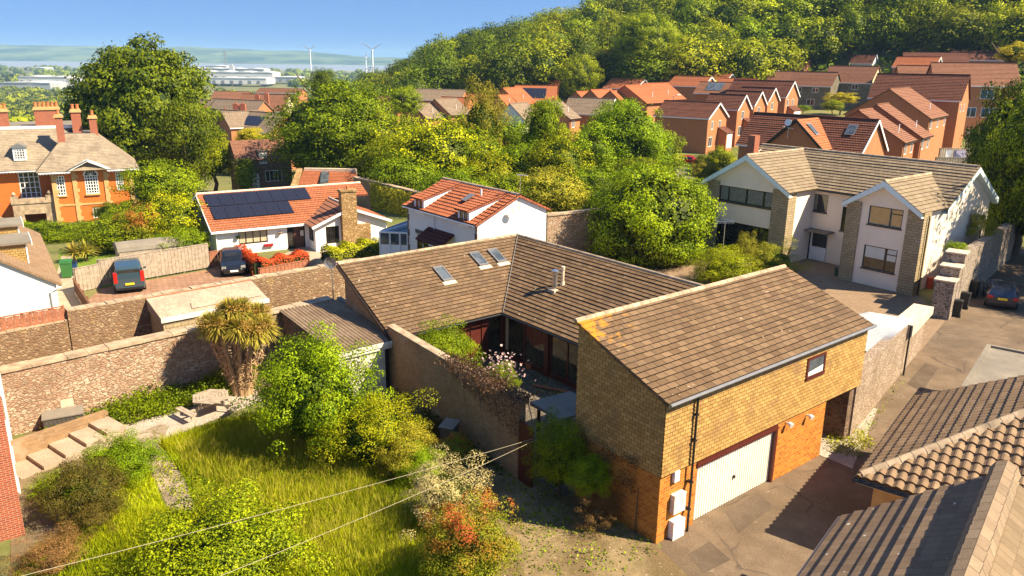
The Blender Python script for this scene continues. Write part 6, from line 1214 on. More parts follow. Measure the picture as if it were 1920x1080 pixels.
for k in range(14):
    a0, a1 = 2 * math.pi * k / 14, 2 * math.pi * (k + 1) / 14; m = (2.55, -.28, 5.45); b.quad([m, (m[0] + math.cos(a0) * .3, m[1] - .08, m[2] + math.sin(a0) * .3), (m[0] + math.cos(a1) * .3, m[1] - .08, m[2] + math.sin(a1) * .3)])
b.tube([(2.55, 0, 5.35), (2.55, -.28, 5.45)], .02, 5); b.build('satellite_dish', M['cream_render'], t)
b = MB(); b.tube([(3.4, -.1, 5.5), (3.4, -.1, 7.9)], .025, 5); b.bar((3.1, -.1, 7.85), (3.9, -.2, 7.75), .12, .06); b.build('aerial_mast', M['grey_metal'], t)
m = MB(); m.prism([c2(27.6, 49.3), c2(29, 47.8), c2(30.6, 47.8), c2(30.6, 50), c2(28, 50)], 0, 2.0); m.build('conservatory_base', M['white'], t)
m = MB(); m.prism([c2(27.62, 49.35), c2(29.02, 47.82), c2(30.6, 47.82), c2(30.6, 49.9), c2(28.05, 49.9)], 2.0, [2.9, 2.9, 3.4, 3.4, 2.9]); m.build('conservatory_glass', M['glass_blue'], t)
m = MB()
for q in ((27.6, 49.3), (28.1, 48.75), (28.6, 48.2), (29, 47.8)): m.bar(c3(q[0], q[1], 0), c3(q[0], q[1], 2.95), .09, .09)
m.bar(c3(27.6, 49.3, 2.9), c3(29, 47.8, 2.9), .1, .1); m.bar(c3(27.6, 49.3, 2.9), c3(30.6, 48.8, 3.45), .08, .08); m.build('conservatory_frame', M['white'], t)
stonewall('garden_wall', 'old brick and ivy garden wall behind the white cottage and bungalow', P(662, 333, 2.4), P(790, 362, 2.4), .5, 2.4, 2.3, 'wall_brick', .12, z0=-3)
stonewall('stone_wall', 'high sunlit rubble wall running from the white cottage to the big tree', P(1150, 390, 3.4), P(1020, 403, 3.4), .5, 3.4, 3.4, 'rubble', .12, z0=-1)
bpy.data.objects['garden_wall'].rotation_euler.z = 0
t = empty('ivy', (-13.5, 80.5, 0), 0, 'ivy covering the garden wall beside the cottage', 'ivy'); rng = np.random.default_rng(5); n = 3500; A0 = P(700, 342, 2.4); B0 = P(775, 360, 2.4); f = rng.uniform(0, 1, n)
pp = np.stack([A0.x + (B0.x - A0.x) * f + rng.normal(0, .08, n) - .25 + 13.5, A0.y + (B0.y - A0.y) * f - .3 + rng.normal(0, .1, n) - 80.5, rng.uniform(-2.5, 2.4, n)], 1); link('foliage', leaves('foliage', pp, np.tile([-.5, -1, .4], (n, 1)), .3, 8), M['leaf_olive'], t)
m = MB(); m.tube([(pp[0][0], pp[0][1], -2.5), (pp[0][0], pp[0][1], 1)], .06, 5); m.build('stem', M['bark'], t)
# ------------------------------------------------------------------ outbuilding behind bungalow
q = P(600, 318 + 12, 1.5); t = empty('garden_outbuilding', (-24.4, 86.5, -2), R39 + rad(3), 'orange tiled outbuilding with a roof solar collector and stone gable behind the bungalow', 'outbuilding')
# local x along az 42
b = MB(); slope(b, [(0.2, -.5, 2.6), (5.5, -5.2, 2.6), (7.6, -1.0, 4.3), (3.2, 3.2, 4.3)], .34, .03, None, .1); b.build('roof_slope', OR, t)
b = MB(); b.prism([(.2, -.4), (5.5, -5.0), (7.6, -1.0), (3.2, 3.2)], -2, [2.5, 2.5, 4.2, 4.2]); b.build('wall', M['render'], t)
b = MB(); b.prism([(-1.6, -.6), (.1, -.7), (3.1, 3.3), (2.7, 3.7), (-.3, .2), (-1.6, .2)], -2, [2.3, 2.5, 4.6, 4.6, 2.8, 2.3]); b.build('stone_gable', M['chimney_stone'], t)
b = MB(); b.prism([(3.2, 3.1), (7.5, -1.1), (7.9, -.7), (3.5, 3.5)], 3.5, 4.62); b.build('coping', M['coping_pale'], t)
b = MB(); a_ = [(2.6, -1.6, 3.38), (3.3, -2.2, 3.38), (5.2, .9, 4.22), (4.5, 1.5, 4.22)]; b.quad([(x, y, z + .12) for x, y, z in a_]); b.build('solar_panel', M['glass_blue'], t)
# ------------------------------------------------------------------ LEFT WHITE HOUSE
cc = P(110, 528, 2.4); t = empty('white_gable_house', (cc.x, cc.y, 0), rad(34), 'white house with brown tiled roof and ochre tile-hung dormers at the left edge', 'house')
b = MB(); kk_ = 1.71 / 2.61
wall(b, (-9, -.0), (-.15, 0), -1, 2.3, top=[(8.85 - 4.5, 2.3 + 4.5 * kk_)]); wall(b, (-.15, 0), (-.15, 15.5), -1, 2.3); wall(b, (-.15, 15.5), (-9, 15.5), -1, 2.3); b.build('wall', M['render'], t)
RB = brick('brown_old_tile', (.34, .22, .13), (.28, .18, .105), (.16, .10, .06), .26, .2, .008, mottle=.25, bm=.2)
b = MB(); slope(b, [(.15, -.15, 2.25), (.15, 15.8, 2.25), (-4.6, 15.8, 2.25 + 4.75 * kk_), (-4.6, -.15, 2.25 + 4.75 * kk_)], .22, .022, None, .12); b.build('roof_slope', RB, t)
b = MB(); slope(b, [(-9.3, 15.8, 2.25), (-9.3, -.15, 2.25), (-4.6, -.15, 2.25 + 4.75 * kk_), (-4.6, 15.8, 2.25 + 4.75 * kk_)], .22, .022, None, .12); b.build('roof_slope', RB, t)
for (y0, y1, xf) in ((2.3, 4.9, -1.25), (8.2, 10.6, -1.35)):
    zt_ = 4.35; m = MB(); z0 = 2.25 + (-xf + .15) * kk_ - .1; m.prism([(-4.2, y0), (xf, y0), (xf, y1), (-4.2, y1)], z0 - .3, zt_); dm = m.build('dormer', brick('ochre_hung_tile', (.52, .36, .13), (.42, .27, .09), (.12, .08, .03), .26, .14, .012, mottle=.25), t)
    m = MB(); m.box(-4.3, xf + .3, y0 - .2, y1 + .2, zt_, zt_ + .12); m.build('flat_roof', M['felt'], dm); m = MB(); m.box(xf + .3, xf + .34, y0 - .2, y1 + .2, zt_ - .1, zt_ + .14); m.box(xf - .02, xf + .05, y0 - .03, y0 + .1, z0, zt_); m.build('fascia', M['white'], dm)
    window(dm, (xf + .01, y0), (xf + .01, y1), (.4, y1 - y0 - .4, z0 + .3, zt_ - .2), M['white'], M['glass'], 2, 1, dep=0)
b = MB(); b.box(-.16, .1, -.12, -.02, 2.05, 2.22); b.tube([(-.05, -.1, 2.1), (-.45, -.1, 1.9), (-.45, -.1, -.5)], .05, 6); b.build('downpipe', M['white'], t)
# ------------------------------------------------------------------ STONE COTTAGE
gp = P(400 + 600 / 6.857, 250 + 705 / 6.857, -2); t = empty('stone_cottage', (gp.x, gp.y, -2), rad(31), 'small dark stone cottage with white arched door, one dormer and climbing plant', 'house')
b = MB(); od = [(1.6, 2.6, .02, 2.0), (3.45, 5.65, .8, 2.25)]
wall(b, (-2.6, 0), (4.4, 0), -1, 3.9, od, .12); wall(b, (4.4, 0), (4.4, 5), -1, 3.9); wall(b, (4.4, 5), (-2.6, 5), -1, 3.9); wall(b, (-2.6, 5), (-2.6, 0), -1, 3.9, top=[(2.5, 6.1)]); b.build('wall', M['rubble_brown'], t)
b = MB(); b.box(-1.0, 0, .05, .1, 0, 2.0); b.build('arched_door', M['white'], t); window(t, (-2.6, 0), (4.4, 0), od[1], M['white'], M['glass'], 4, 1, dep=.03)
CB = brick('old_red_brown_tile', (.30, .14, .085), (.24, .11, .07), (.12, .06, .04), .26, .25, .012, mottle=.3)
b = MB(); slope(b, [(-2.9, -.3, 3.75), (4.7, -.3, 3.75), (4.7, 2.5, 6.15), (-2.9, 2.5, 6.15)], .25, .025, None, .1); b.build('roof_slope', CB, t); b = MB(); slope(b, [(4.7, 5.3, 3.75), (-2.9, 5.3, 3.75), (-2.9, 2.5, 6.15), (4.7, 2.5, 6.15)], .25, .025, None, .1); b.build('roof_slope', CB, t)
b = MB(); b.prism([(.1, -.05), (1.25, -.05), (1.25, 1.8), (.1, 1.8)], 3.2, [4.75, 4.75, 5.1, 5.1]); dm = b.build('dormer', M['rubble_brown'], t); window(dm, (.1, -.06), (1.25, -.06), (.1, 1.05, 3.3, 4.65), M['white'], M['glass_pale'], 2, 1, dep=0, sill=1)
rng = np.random.default_rng(9); n = 2200; ph = rng.normal(0, 1, (n, 3)) * np.array([.7, .35, 1.2]) + np.array([-2.0, -.55, 2.0]); ph[:, 2] = np.clip(ph[:, 2], 0, 4); o_ = tag(link('climbing_plant', leaves('climbing_plant', ph - np.array([-2.0, -.5, 0]), rng.normal(0, .5, (n, 3)) + np.array([0, -1., .5]), .26, 9), M['leaf_mid']), 'leafy climber on the front corner of the stone cottage', 'climber')
o_.location = (gp.x + math.cos(rad(31)) * -2.0 + math.sin(rad(31)) * .5, gp.y + math.sin(rad(31)) * -2.0 - math.cos(rad(31)) * .5, -2)
# ------------------------------------------------------------------ MANOR
mp = P(111, 425, -4); t = empty('brick_manor', (mp.x, mp.y, -4), rad(28), 'ornate orange brick manor with sandstone quoins, hipped stone-tiled roof and tall chimneys', 'manor house')
MB_ = M['manor_brick']; SS = M['sandstone']; RT = brick('stone_roof_tile', (.32, .255, .18), (.41, .33, .235), (.19, .15, .11), .3, .25, .008, mottle=.28, stain=((.17, .13, .095), .45, .50, .65), bm=.1)
def zl_(z): return z + 4
b = MB(); om = [(.35, 1.2, zl_(-.5), zl_(1.75)), (3.2, 4.55, zl_(-.45), zl_(1.65)), (6.4, 7.15, zl_(-.25), zl_(1.9)), (3.6, 4.3, zl_(-3.3), zl_(-2.1))]
wall(b, (0, 0), (8.05, 0), -2, zl_(2.15), om, .12, top=[(5.4, zl_(2.15)), (3.7, zl_(3.2)), (2.1, zl_(2.15))]); wall(b, (8.05, 0), (8.05, 9), -2, zl_(2.15)); wall(b, (0, 9), (0, 0), -2, zl_(2.15))
ol = [(6.6, 8.6, zl_(-1.0), zl_(2.0))]
wall(b, (-10, 3), (0, 3), -2, zl_(2.15), ol, .12); wall(b, (8.05, 9), (-10, 9), -2, zl_(2.15)); b.build('brick_wall', MB_, t)
for o_, nx, ny in ((om[0], 3, 6), (om[2], 3, 6), (om[3], 2, 3)): window(t, (0, 0), (8.05, 0), o_, M['white'], M['glass'], nx, ny, dep=.04, fw=.09)
window(t, (0, 0), (8.05, 0), om[1], M['white'], M['glass'], 5, 6, dep=.04, fw=.09, name='arched_window'); window(t, (-10, 3), (0, 3), ol[0], M['white'], M['glass'], 4, 5, dep=.04, fw=.10, name='french_window')
m = MB(); N_ = 12; cx, cz, r1_, r0_ = 3.875, zl_(1.65), .78, .62
for k in range(N_):
    a0, a1 = math.pi * k / N_, math.pi * (k + 1) / N_; m.quad([(cx + math.cos(a0) * r0_, -.03, cz + math.sin(a0) * r0_), (cx + math.cos(a0) * r1_, -.03, cz + math.sin(a0) * r1_), (cx + math.cos(a1) * r1_, -.03, cz + math.sin(a1) * r1_), (cx + math.cos(a1) * r0_, -.03, cz + math.sin(a1) * r0_)][::-1])
for k in range(1, 6): a = math.pi * k / 6; m.bar((cx, -.03, cz), (cx + math.cos(a) * .65, -.03, cz + math.sin(a) * .65), .04, .05)
fa = m.build('fanlight', M['white'], t); m = MB(); m.quad([(cx + math.cos(math.pi * k / N_) * .63, -.015, cz + math.sin(math.pi * k / N_) * .63) for k in range(N_ + 1)][::-1]); m.build('pane', M['glass'], fa)
m = MB()
for x in (-.1, 1.95, 5.15, 7.75):
    m.box(x, x + .42, -.10, .0, -2, zl_(2.1))
    for k in range(10): m.box(x + .42, x + .42 + (.22 if k % 2 else .08), -.06, -.004, -1.8 + k * .8, -1.4 + k * .8)
m.box(.32, 1.95, -.07, -.005, zl_(-1.7), zl_(-1.5)); m.box(2.37, 5.15, -.07, -.005, zl_(-1.7), zl_(-1.5)); m.box(3.1, 4.65, -.2, -.005, zl_(-.62), zl_(-.46)); m.box(.25, 1.3, -.15, -.005, zl_(-.62), zl_(-.5)); m.box(3.7, 4.05, -.12, -.04, zl_(2.4), zl_(2.75)); m.build('stone_dressings', SS, t)
m = MB(); m.box(-1.2, 1.9, -.9, 0, zl_(2.12), zl_(2.32)); m.box(5.6, 8.9, -.9, 0, zl_(2.12), zl_(2.32)); m.box(-10.5, -1.2, 2.1, 3, zl_(2.1), zl_(2.3)); m.bar((1.6, -.5, zl_(2.3)), (3.7, -.5, zl_(3.4)), .8, .2); m.bar((3.7, -.5, zl_(3.4)), (6.0, -.5, zl_(2.3)), .8, .2)
for k in range(34):
    x = -1.1 + k * .3
    if x < 1.8 or x > 5.6: m.box(x, x + .14, -.7, -.45, zl_(1.98), zl_(2.12))
for k in range(28): m.box(-10.4 + k * .33, -10.26 + k * .33, 2.3, 2.6, zl_(1.95), zl_(2.1))
m.build('white_cornice', M['white'], t)
m = MB(); ez = zl_(2.34); rz_ = zl_(6.0)
slope(m, [(-1.4, -.95, ez), (8.95, -.95, ez), (4.8, 4.0, rz_), (1.8, 4.0, rz_)], .25, .02, None, .1); m.build('roof_slope', RT, t)
m = MB(); slope(m, [(8.95, -.95, ez), (8.95, 9, ez), (4.8, 9, rz_), (4.8, 4.0, rz_)], .25, .02, None, .1); m.build('roof_slope', RT, t)
m = MB(); slope(m, [(-1.4, 9, ez), (-1.4, -.95, ez), (1.8, 4.0, rz_), (1.8, 9, rz_)], .25, .02, None, .1); m.build('roof_slope', RT, t)
m = MB(); m.quad([(1.8, 4, rz_), (4.8, 4, rz_), (4.8, 9, rz_), (1.8, 9, rz_)]); m.build('roof_top', M['lead'], t)
m = MB(); slope(m, [(-11, 2.05, zl_(2.3)), (2.2, 2.05, zl_(2.3)), (2.2, 6.5, zl_(6.55)), (-11, 6.5, zl_(6.55))], .25, .02, None, .1); m.build('roof_slope', RT, t)
m = MB(); m.box(-11, 2.6, 6.5, 15, zl_(5.6), zl_(6.75)); m.build('flat_roof', M['felt'], t); m = MB(); m.box(-11, 2.65, 6.38, 6.5, zl_(6.5), zl_(6.82)); m.build('parapet', M['white'], t)
m = MB(); slope(m, [(1.5, -1.0, zl_(2.4)), (1.5, -.6, zl_(2.4)), (3.7, -.6, zl_(3.5)), (3.7, -1.0, zl_(3.5))], 1, 0, None, .06); m.build('pediment_roof', M['lead'], t)
def chim(x, y, w_, d_, z0, z1, npots, long_=True):
    m = MB(); m.box(x - w_ / 2, x + w_ / 2, y - d_ / 2, y + d_ / 2, z0, z1 - .35); ch = m.build('chimney', M['red_brick'], t)
    m = MB(); m.box(x - w_ / 2 - .12, x + w_ / 2 + .12, y - d_ / 2 - .12, y + d_ / 2 + .12, z1 - .35, z1 - .18); m.box(x - w_ / 2 - .03, x + w_ / 2 + .03, y - d_ / 2 - .03, y + d_ / 2 + .03, z1 - .18, z1); m.build('chimney_cap', SS, ch)
    for k in range(npots):
        px_ = x - w_ / 2 + w_ * (k + .5) / npots; m = MB(); m.tube([(px_, y, z1), (px_, y, z1 + .55)], [.17, .15], 8); m.tube([(px_, y, z1 + .48), (px_, y, z1 + .56)], .19, 8); m.build('chimney_pot', m_terra, ch)
chim(1.4, 3.4, .75, 1.0, zl_(4), zl_(8.3), 1); chim(3.15, 6, 1.0, 1.2, zl_(5), zl_(8.7), 2); chim(4.85, 5, .8, 1.0, zl_(4.5), zl_(8.0), 1); chim(.15, 8, 2.6, .9, zl_(6.5), zl_(8.9), 6); chim(-4.2, 7.2, .9, .9, zl_(6.5), zl_(8.8), 2)
m = MB(); m.prism([(-3.55, 2.9), (-2.3, 2.9), (-2.3, 4.6), (-3.55, 4.6)], zl_(3.3), zl_(4.75)); dm = m.build('dormer', M['white'], t); window(dm, (-3.55, 2.9), (-2.3, 2.9), (.1, 1.15, zl_(3.45), zl_(4.6)), M['white'], M['glass'], 4, 4, dep=0, fw=.06)
m = MB(); m.prism([(-3.75, 2.75), (-2.92, 2.75), (-2.92, 5.3), (-3.75, 5.3)], zl_(4.72), [zl_(4.78), zl_(5.2), zl_(5.2), zl_(4.78)]); m.prism([(-2.92, 2.75), (-2.1, 2.75), (-2.1, 5.3), (-2.92, 5.3)], zl_(4.72), [zl_(5.2), zl_(4.78), zl_(4.78), zl_(5.2)]); m.build('dormer_roof', M['grey_metal'], dm)
m = MB(); wall(m, (-4.2, .3), (-.1, .3), zl_(-5.5), zl_(-1.2), [(1.0, 3.1, zl_(-5.5), zl_(-2.4))], .5); wall(m, (-4.2, 3), (-4.2, .3), zl_(-5.5), zl_(-1.2)); m.box(-4.3, 0, .2, 3, zl_(-1.2), zl_(-1.0)); m.box(-4.3, -3.6, .2, .5, zl_(-1.0), zl_(-.35)); m.box(-.9, -.1, .2, .5, zl_(-1.0), zl_(-.35)); m.box(-3.6, -.9, .25, .4, zl_(-1.0), zl_(-.6)); m.build('stone_balcony', M['coping'], t)
for x in (-3.95, -.5):
    m = MB(); m.tube([(x, .35, zl_(-.35)), (x, .35, zl_(-.1)), (x, .35, zl_(.15))], [.12, .24, .08], 10); m.build('ball_finial', M['coping'], t)
# ------------------------------------------------------------------ ESTATE HOUSES
ER = {'dark': brick('dark_red_pantile', (.22, .085, .05), (.17, .06, .038), (.06, .025, .018), .30, .34, .03, mottle=.18, bm=.2), 'orange': brick('bright_orange_tile', (.50, .17, .07), (.43, .135, .055), (.24, .08, .035), .30, .34, .02, mottle=.12, bm=.1),
      'brown': brick('mid_brown_tile', (.33, .15, .085), (.27, .12, .07), (.12, .055, .035), .30, .34, .025, mottle=.15, bm=.1), 'grey': brick('grey_fawn_tile', (.36, .27, .19), (.30, .22, .155), (.12, .09, .06), .35, .35, .03, mottle=.2, bm=.1)}
M['buff_brick'] = brick('buff_brick', (.55, .33, .17), (.47, .27, .13), (.5, .36, .24), .225, .075, .008, mottle=.12, bm=.1)
M['cream_wall'] = plain('estate_cream', (.62, .54, .36), .8, var=.06); M['grey_block'] = stone('grey_estate_stone', [(.24, .22, .16), (.30, .27, .20), (.20, .18, .13)], (.17, .15, .11), 2.5, 5, .05)
M['white_wall'] = plain('estate_white', (.66, .66, .64), .8, var=.06)
def house(label, px, py, D, az, L_, Wd, eave=4.9, rise=2.3, wallm='estate_brick', roofm='dark', gwin=(), fwin=(), barge=True, base=4.5, ridge_end=None, porch=None, solar=None, dish=False, name='brick_house', cat='house', lit_side=None, group=None, gutter=True):
    """near-right eave corner at photo pixel (px,py) and forward distance D; long wall runs to local -x, gable faces local +x"""
    c = Q(px, py, D); g0 = c.z - eave; t = empty(name, (c.x, c.y, g0), rad(az), label, cat, group); wm = M[wallm]; rm = ER[roofm]
    b = MB(); fo = [(L_ + w_[0], L_ + w_[0] + w_[2], w_[1], w_[1] + w_[3]) for w_ in fwin]; go = [(w_[0], w_[0] + w_[2], w_[1], w_[1] + w_[3]) for w_ in gwin if w_[1] + w_[3] <= eave]
    wall(b, (-L_, 0), (0, 0), -base, eave, fo, .08); wall(b, (0, 0), (0, Wd), -base, eave, go, .08, top=[(Wd / 2, eave + rise - .1)]); wall(b, (0, Wd), (-L_, Wd), -base, eave); wall(b, (-L_, Wd), (-L_, 0), -base, eave, top=[(Wd / 2, eave + rise - .1)]); b.build('wall', wm, t)
    for o in fo: window(t, (-L_, 0), (0, 0), o, M['white'], M['glass'], 2, 1, dep=.05, fw=.09)
    for o in go: window(t, (0, 0), (0, Wd), o, M['white'], M['glass'], 2, 1, dep=.05, fw=.09)
    for w_ in gwin:
        if w_[1] + w_[3] > eave: window(t, (0, 0), (0, Wd), (w_[0], w_[0] + w_[2], w_[1], w_[1] + w_[3]), M['white'], M['glass'], 2, 1, dep=-.02, fw=.09)
    o = .3; sl_ = rise / (Wd / 2); ze = eave - o * sl_ + .06
    b = MB(); slope(b, [(-L_ - o, -o, ze), (o, -o, ze), (o, Wd / 2, eave + rise), (-L_ - o, Wd / 2, eave + rise)], .34, .045, None, .1); r1 = b.build('roof_slope', rm, t)
    b = MB(); slope(b, [(o, Wd + o, ze), (-L_ - o, Wd + o, ze), (-L_ - o, Wd / 2, eave + rise), (o, Wd / 2, eave + rise)], .34, .045, None, .1); b.build('roof_slope', rm, t)
    b = MB(); b.bar((-L_ - o, Wd / 2, eave + rise + .05), (o, Wd / 2, eave + rise + .05), .28, .12); b.build('ridge_tiles', rm, t)
    if barge:
        b = MB(); b.bar((o + .02, -o, ze - .08), (o + .02, Wd / 2, eave + rise - .1), .05, .26); b.bar((o + .02, Wd / 2, eave + rise - .1), (o + .02, Wd + o, ze - .08), .05, .26); b.build('barge_board', M['white'], t)
    if gutter: b = MB(); b.box(-L_ - o, o, -o - .07, -o, ze - .16, ze); b.build('gutter', M['white'], t)
    if porch:
        x0, y0, w_, d_, h_ = porch; b = MB(); b.prism([(0.01, y0), (d_, y0), (d_, y0 + w_), (0.01, y0 + w_)], -base, [h_ + .7, h_, h_, h_ + .7]); pp = b.build('porch', wm, t); b = MB(); slope(b, [(d_ + .2, y0 - .2, h_), (d_ + .2, y0 + w_ + .2, h_), (.01, y0 + w_ + .2, h_ + .95), (.01, y0 - .2, h_ + .95)], .34, .03, None, .08); b.build('porch_roof', rm, pp)
        b = MB(); b.box(d_, d_ + .05, y0 + .3, y0 + w_ - .3, -.3, h_ - .2); b.build('porch_door', M['white'], pp)
    if solar:
        for (x0, f0, w_, f1) in solar:
            def sp(x, f, d=.14): return (x, -o + f * (Wd / 2 + o), ze + f * (eave + rise - ze) + d)
            b = MB(); b.quad([sp(x0, f0), sp(x0 + w_, f0), sp(x0 + w_, f1), sp(x0, f1)]); b.build('solar_panel', M['glass_blue'] if roofm == 'brown' else msol, t)
    return t
W1 = (1.0, 3.1, 1.1, 1.15); ROWG = 'brick terrace houses with white barge boards'
GW = ((1.0, 3.0, .9, 1.3), (3.2, 3.0, .9, 1.3), (.8, .3, 1.2, 1.4))
house('large red brick gabled house at the near end of the terrace, blank side wall', 1328, 221, 133, -38, 9.8, 7.4, gwin=((1.4, 2.9, .9, 1.4), (4.4, 2.9, .9, 1.4), (.7, .1, 1.5, 1.6)), porch=(0, 4.2, 2.6, 1.6, 2.2), roofm='dark', group=ROWG)
house('second gabled brick house along the terrace', 1383, 204, 142, -40, 6.5, 5.2, gwin=((1.8, 3.0, 1.1, 1.4), (1.0, .2, 1.4, 1.6)), porch=(0, 2.6, 2.2, 1.5, 2.2), roofm='dark', group=ROWG)
house('third gabled brick house along the terrace', 1414, 196, 151, -40, 6.5, 5.2, gwin=((1.8, 3.0, 1.1, 1.4), (1.0, .2, 1.4, 1.6)), porch=(0, 2.6, 2.2, 1.5, 2.2), roofm='dark', group=ROWG)
house('fourth gabled brick house along the terrace', 1440, 188, 160, -40, 6.5, 5.2, gwin=((1.8, 3.0, 1.1, 1.4),), roofm='dark', group=ROWG)
house('tallest gabled brick house closing the terrace', 1473, 181, 168, -40, 13, 7.0, rise=3.0, gwin=((1.0, 2.9, 1.0, 1.4), (3.6, 2.9, 1.0, 1.4)), porch=(0, 1.6, 4.0, 1.4, 2.0), roofm='dark', group=ROWG)
# front dark pantile bungalow block with cross gable
t = house('dark pantiled brick house with big cross gable and two roof lights', 1612, 287, 87, -44, 14.5, 7.4, eave=3.6, rise=3.4, roofm='dark', gwin=((1.2, .9, .8, 1.0), (3.0, .9, .8, 1.0)), name='brick_house')
b = MB(); sc_x = -6.6; hw = 3.5; zr2 = 3.6 + 3.3
for s in (-1, 1):
    pts = [(sc_x + s * hw, 2.6 if s else 0, 3.75), (sc_x + s * hw, -2.3, 3.75), (sc_x, -2.3, zr2), (sc_x, 3.5, zr2)]
    if s > 0: pts = [pts[1], pts[0], pts[3], pts[2]]
    m = MB(); slope(m, pts, .34, .045, None, .1); m.build('cross_roof', ER['orange'] if s > 0 else ER['dark'], t)  # sunward slope of the same roof: sunlight put in as brighter tile colour
m = MB(); wall(m, (sc_x - hw + .3, -2.0), (sc_x + hw - .3, -2.0), -4, 3.8, top=[(hw - .3, zr2 - .25)]); m.build('cross_gable', M['estate_brick'], t)
m = MB(); m.bar((sc_x - hw, -2.35, 3.7), (sc_x, -2.35, zr2 - .05), .06, .28); m.bar((sc_x, -2.35, zr2 - .05), (sc_x + hw, -2.35, 3.7), .06, .28); m.build('barge_board', M['dark_frame'], t)
def rwin(par, pts): m = MB(); m.quad(pts); f = m.build('roof_window', M['grey_metal'], par); c = sum((Vector(p) for p in pts), Vector()) / 4; m = MB(); m.quad([c + (Vector(p) - c) * .78 + Vector((0, 0, .04)) for p in pts]); m.build('pane', M['glass_blue'], f)
rwin(t, [(sc_x + 2.0, -1.0, zr2 - 1.65), (sc_x + 2.0, -.1, zr2 - 1.65), (sc_x + .7, -.1, zr2 - .42), (sc_x + .7, -1.0, zr2 - .42)]); rwin(t, [(-2.6, 1.6, 5.35), (-1.5, 1.6, 5.35), (-1.5, 2.7, 6.4), (-2.6, 2.7, 6.4)])
m = MB(); m.tube([(sc_x - .8, -2.2, 4.8), (sc_x - .8, -2.2, 6.8)], .03, 5); m.bar((sc_x - 1.4, -2.2, 6.0), (sc_x - .1, -2.4, 5.9), .2, .04); m.tube([(sc_x - .8, -2.25, 6.5), (sc_x - .8, -2.45, 6.55)], [.35, .4], 12); m.build('aerial_and_dish', M['white'], t)
# semis whose roofs slope towards the camera-left ; eave on the right-front
def semi(label, px, py, D, az, L_, Wd, **k): return house(label, px, py, D, az, L_, Wd, **k)
def lhouse(label, px, py, D, L_, Wd, eave, rise, roofm='orange', az=51, wallm='estate_brick', windows=3, group=None, z2=None):
    """house whose ridge runs along az; its brick gable faces the camera (local -x end), eave corner (nearest, right) at px,py"""
    c = Q(px, py, D); t = empty('brick_house', (c.x, c.y, c.z - eave), rad(az), label, 'house', group); wm = M[wallm]; rm = ER[roofm]
    fo = [(1.0 + i * (L_ - 2.6) / max(1, windows - 1), 2.1 + i * (L_ - 2.6) / max(1, windows - 1), eave - 1.7, eave - .5) for i in range(windows)]
    b = MB(); wall(b, (0, 0), (L_, 0), -6, eave, fo, .08); wall(b, (L_, 0), (L_, Wd), -6, eave, top=[(Wd / 2, eave + rise - .1)]); wall(b, (L_, Wd), (0, Wd), -6, eave); wall(b, (0, Wd), (0, 0), -6, eave, top=[(Wd / 2, eave + rise - .1)]); b.build('wall', wm, t)
    for o in fo: window(t, (0, 0), (L_, 0), o, M['white'], M['glass'], 2, 1, dep=.04, fw=.1)
    o = .3; sl_ = rise / (Wd / 2); ze = eave - o * sl_ + .06
    b = MB(); slope(b, [(-.15, -o, ze), (L_ + .15, -o, ze), (L_ + .15, Wd / 2, eave + rise), (-.15, Wd / 2, eave + rise)], .34, .045, None, .1); b.build('roof_slope', rm, t)
    b = MB(); slope(b, [(L_ + .15, Wd + o, ze), (-.15, Wd + o, ze), (-.15, Wd / 2, eave + rise), (L_ + .15, Wd / 2, eave + rise)], .34, .045, None, .1); b.build('roof_slope', rm, t)
    b = MB(); b.bar((-.15, Wd / 2, eave + rise + .05), (L_ + .15, Wd / 2, eave + rise + .05), .25, .12); b.build('ridge_tiles', rm, t)
    b = MB(); b.box(-.15, L_ + .15, -o - .08, -o, ze - .16, ze); b.tube([(.15, -.1, ze - .1), (.15, -.1, -4)], .05, 5); b.build('gutter', M['dark_frame'], t)
    m = MB(); m.tube([(L_ * .5, 1.4, eave + .8), (L_ * .5, 1.4, eave + 1.9)], .06, 5); m.build('vent_pipe', M['white'], t)
    return t
lhouse('near half of the brown-roofed brick pair behind the big white house', 1694, 266, 98, 5.6, 11.4, 4.8, 3.5, 'brown', windows=2)
lhouse('far half of the brown-roofed brick pair, roof set a little higher', 1727, 257, 103, 5.4, 11.8, 5.0, 3.8, 'brown', windows=2)
lhouse('long brown-roofed brick house behind the pair with rooftop aerial', 1743, 221, 118, 11.5, 12, 5.2, 3.9, 'brown', windows=3)
house('brick house with dark pantile roof and buff gable above the long brown roof', 1800, 187, 128, -38, 13.5, 8.0, eave=5.0, rise=3.7, roofm='dark', gwin=((1.5, 3.0, .9, 1.2), (4.2, 3.0, .9, 1.2)), barge=False, wallm='estate_brick')
house('wide brick house with brown pantile roof at the upper right', 1912, 160, 152, -12, 14.5, 8, eave=5.6, rise=3.9, roofm='brown', fwin=((-6.4, 3.0, 2.4, 1.8), (-8.6, -.4, 2.0, 1.8), (-5.8, -.4, 3.0, 1.8), (-2.4, -.4, 1.8, 1.8)), barge=False)
house('brown-roofed brick house in line left of the wide upper right house', 1782, 158, 160, -12, 9, 8, eave=5.2, rise=3.4, roofm='brown', barge=False)
house('grey stone-faced house with brown roof, left one of the pair below the wood', 1558, 161, 200, -40, 10.5, 7.6, eave=5.1, rise=3.2, wallm='grey_block', roofm='brown', barge=False, fwin=((-8.5, 3.3, 1.3, 1.2), (-4.5, 3.3, 1.6, 1.2), (-9.2, .3, 1.5, 1.4), (-5.6, .2, 2.0, 1.6)))
house('grey stone-faced house with cream gable, right one of the pair below the wood', 1632, 155, 200, -40, 11.5, 9.0, eave=5.1, rise=3.9, wallm='grey_block', roofm='brown', barge=False, fwin=((-9.8, 3.3, 1.8, 1.3), (-4.3, 3.3, 1.5, 1.3)))
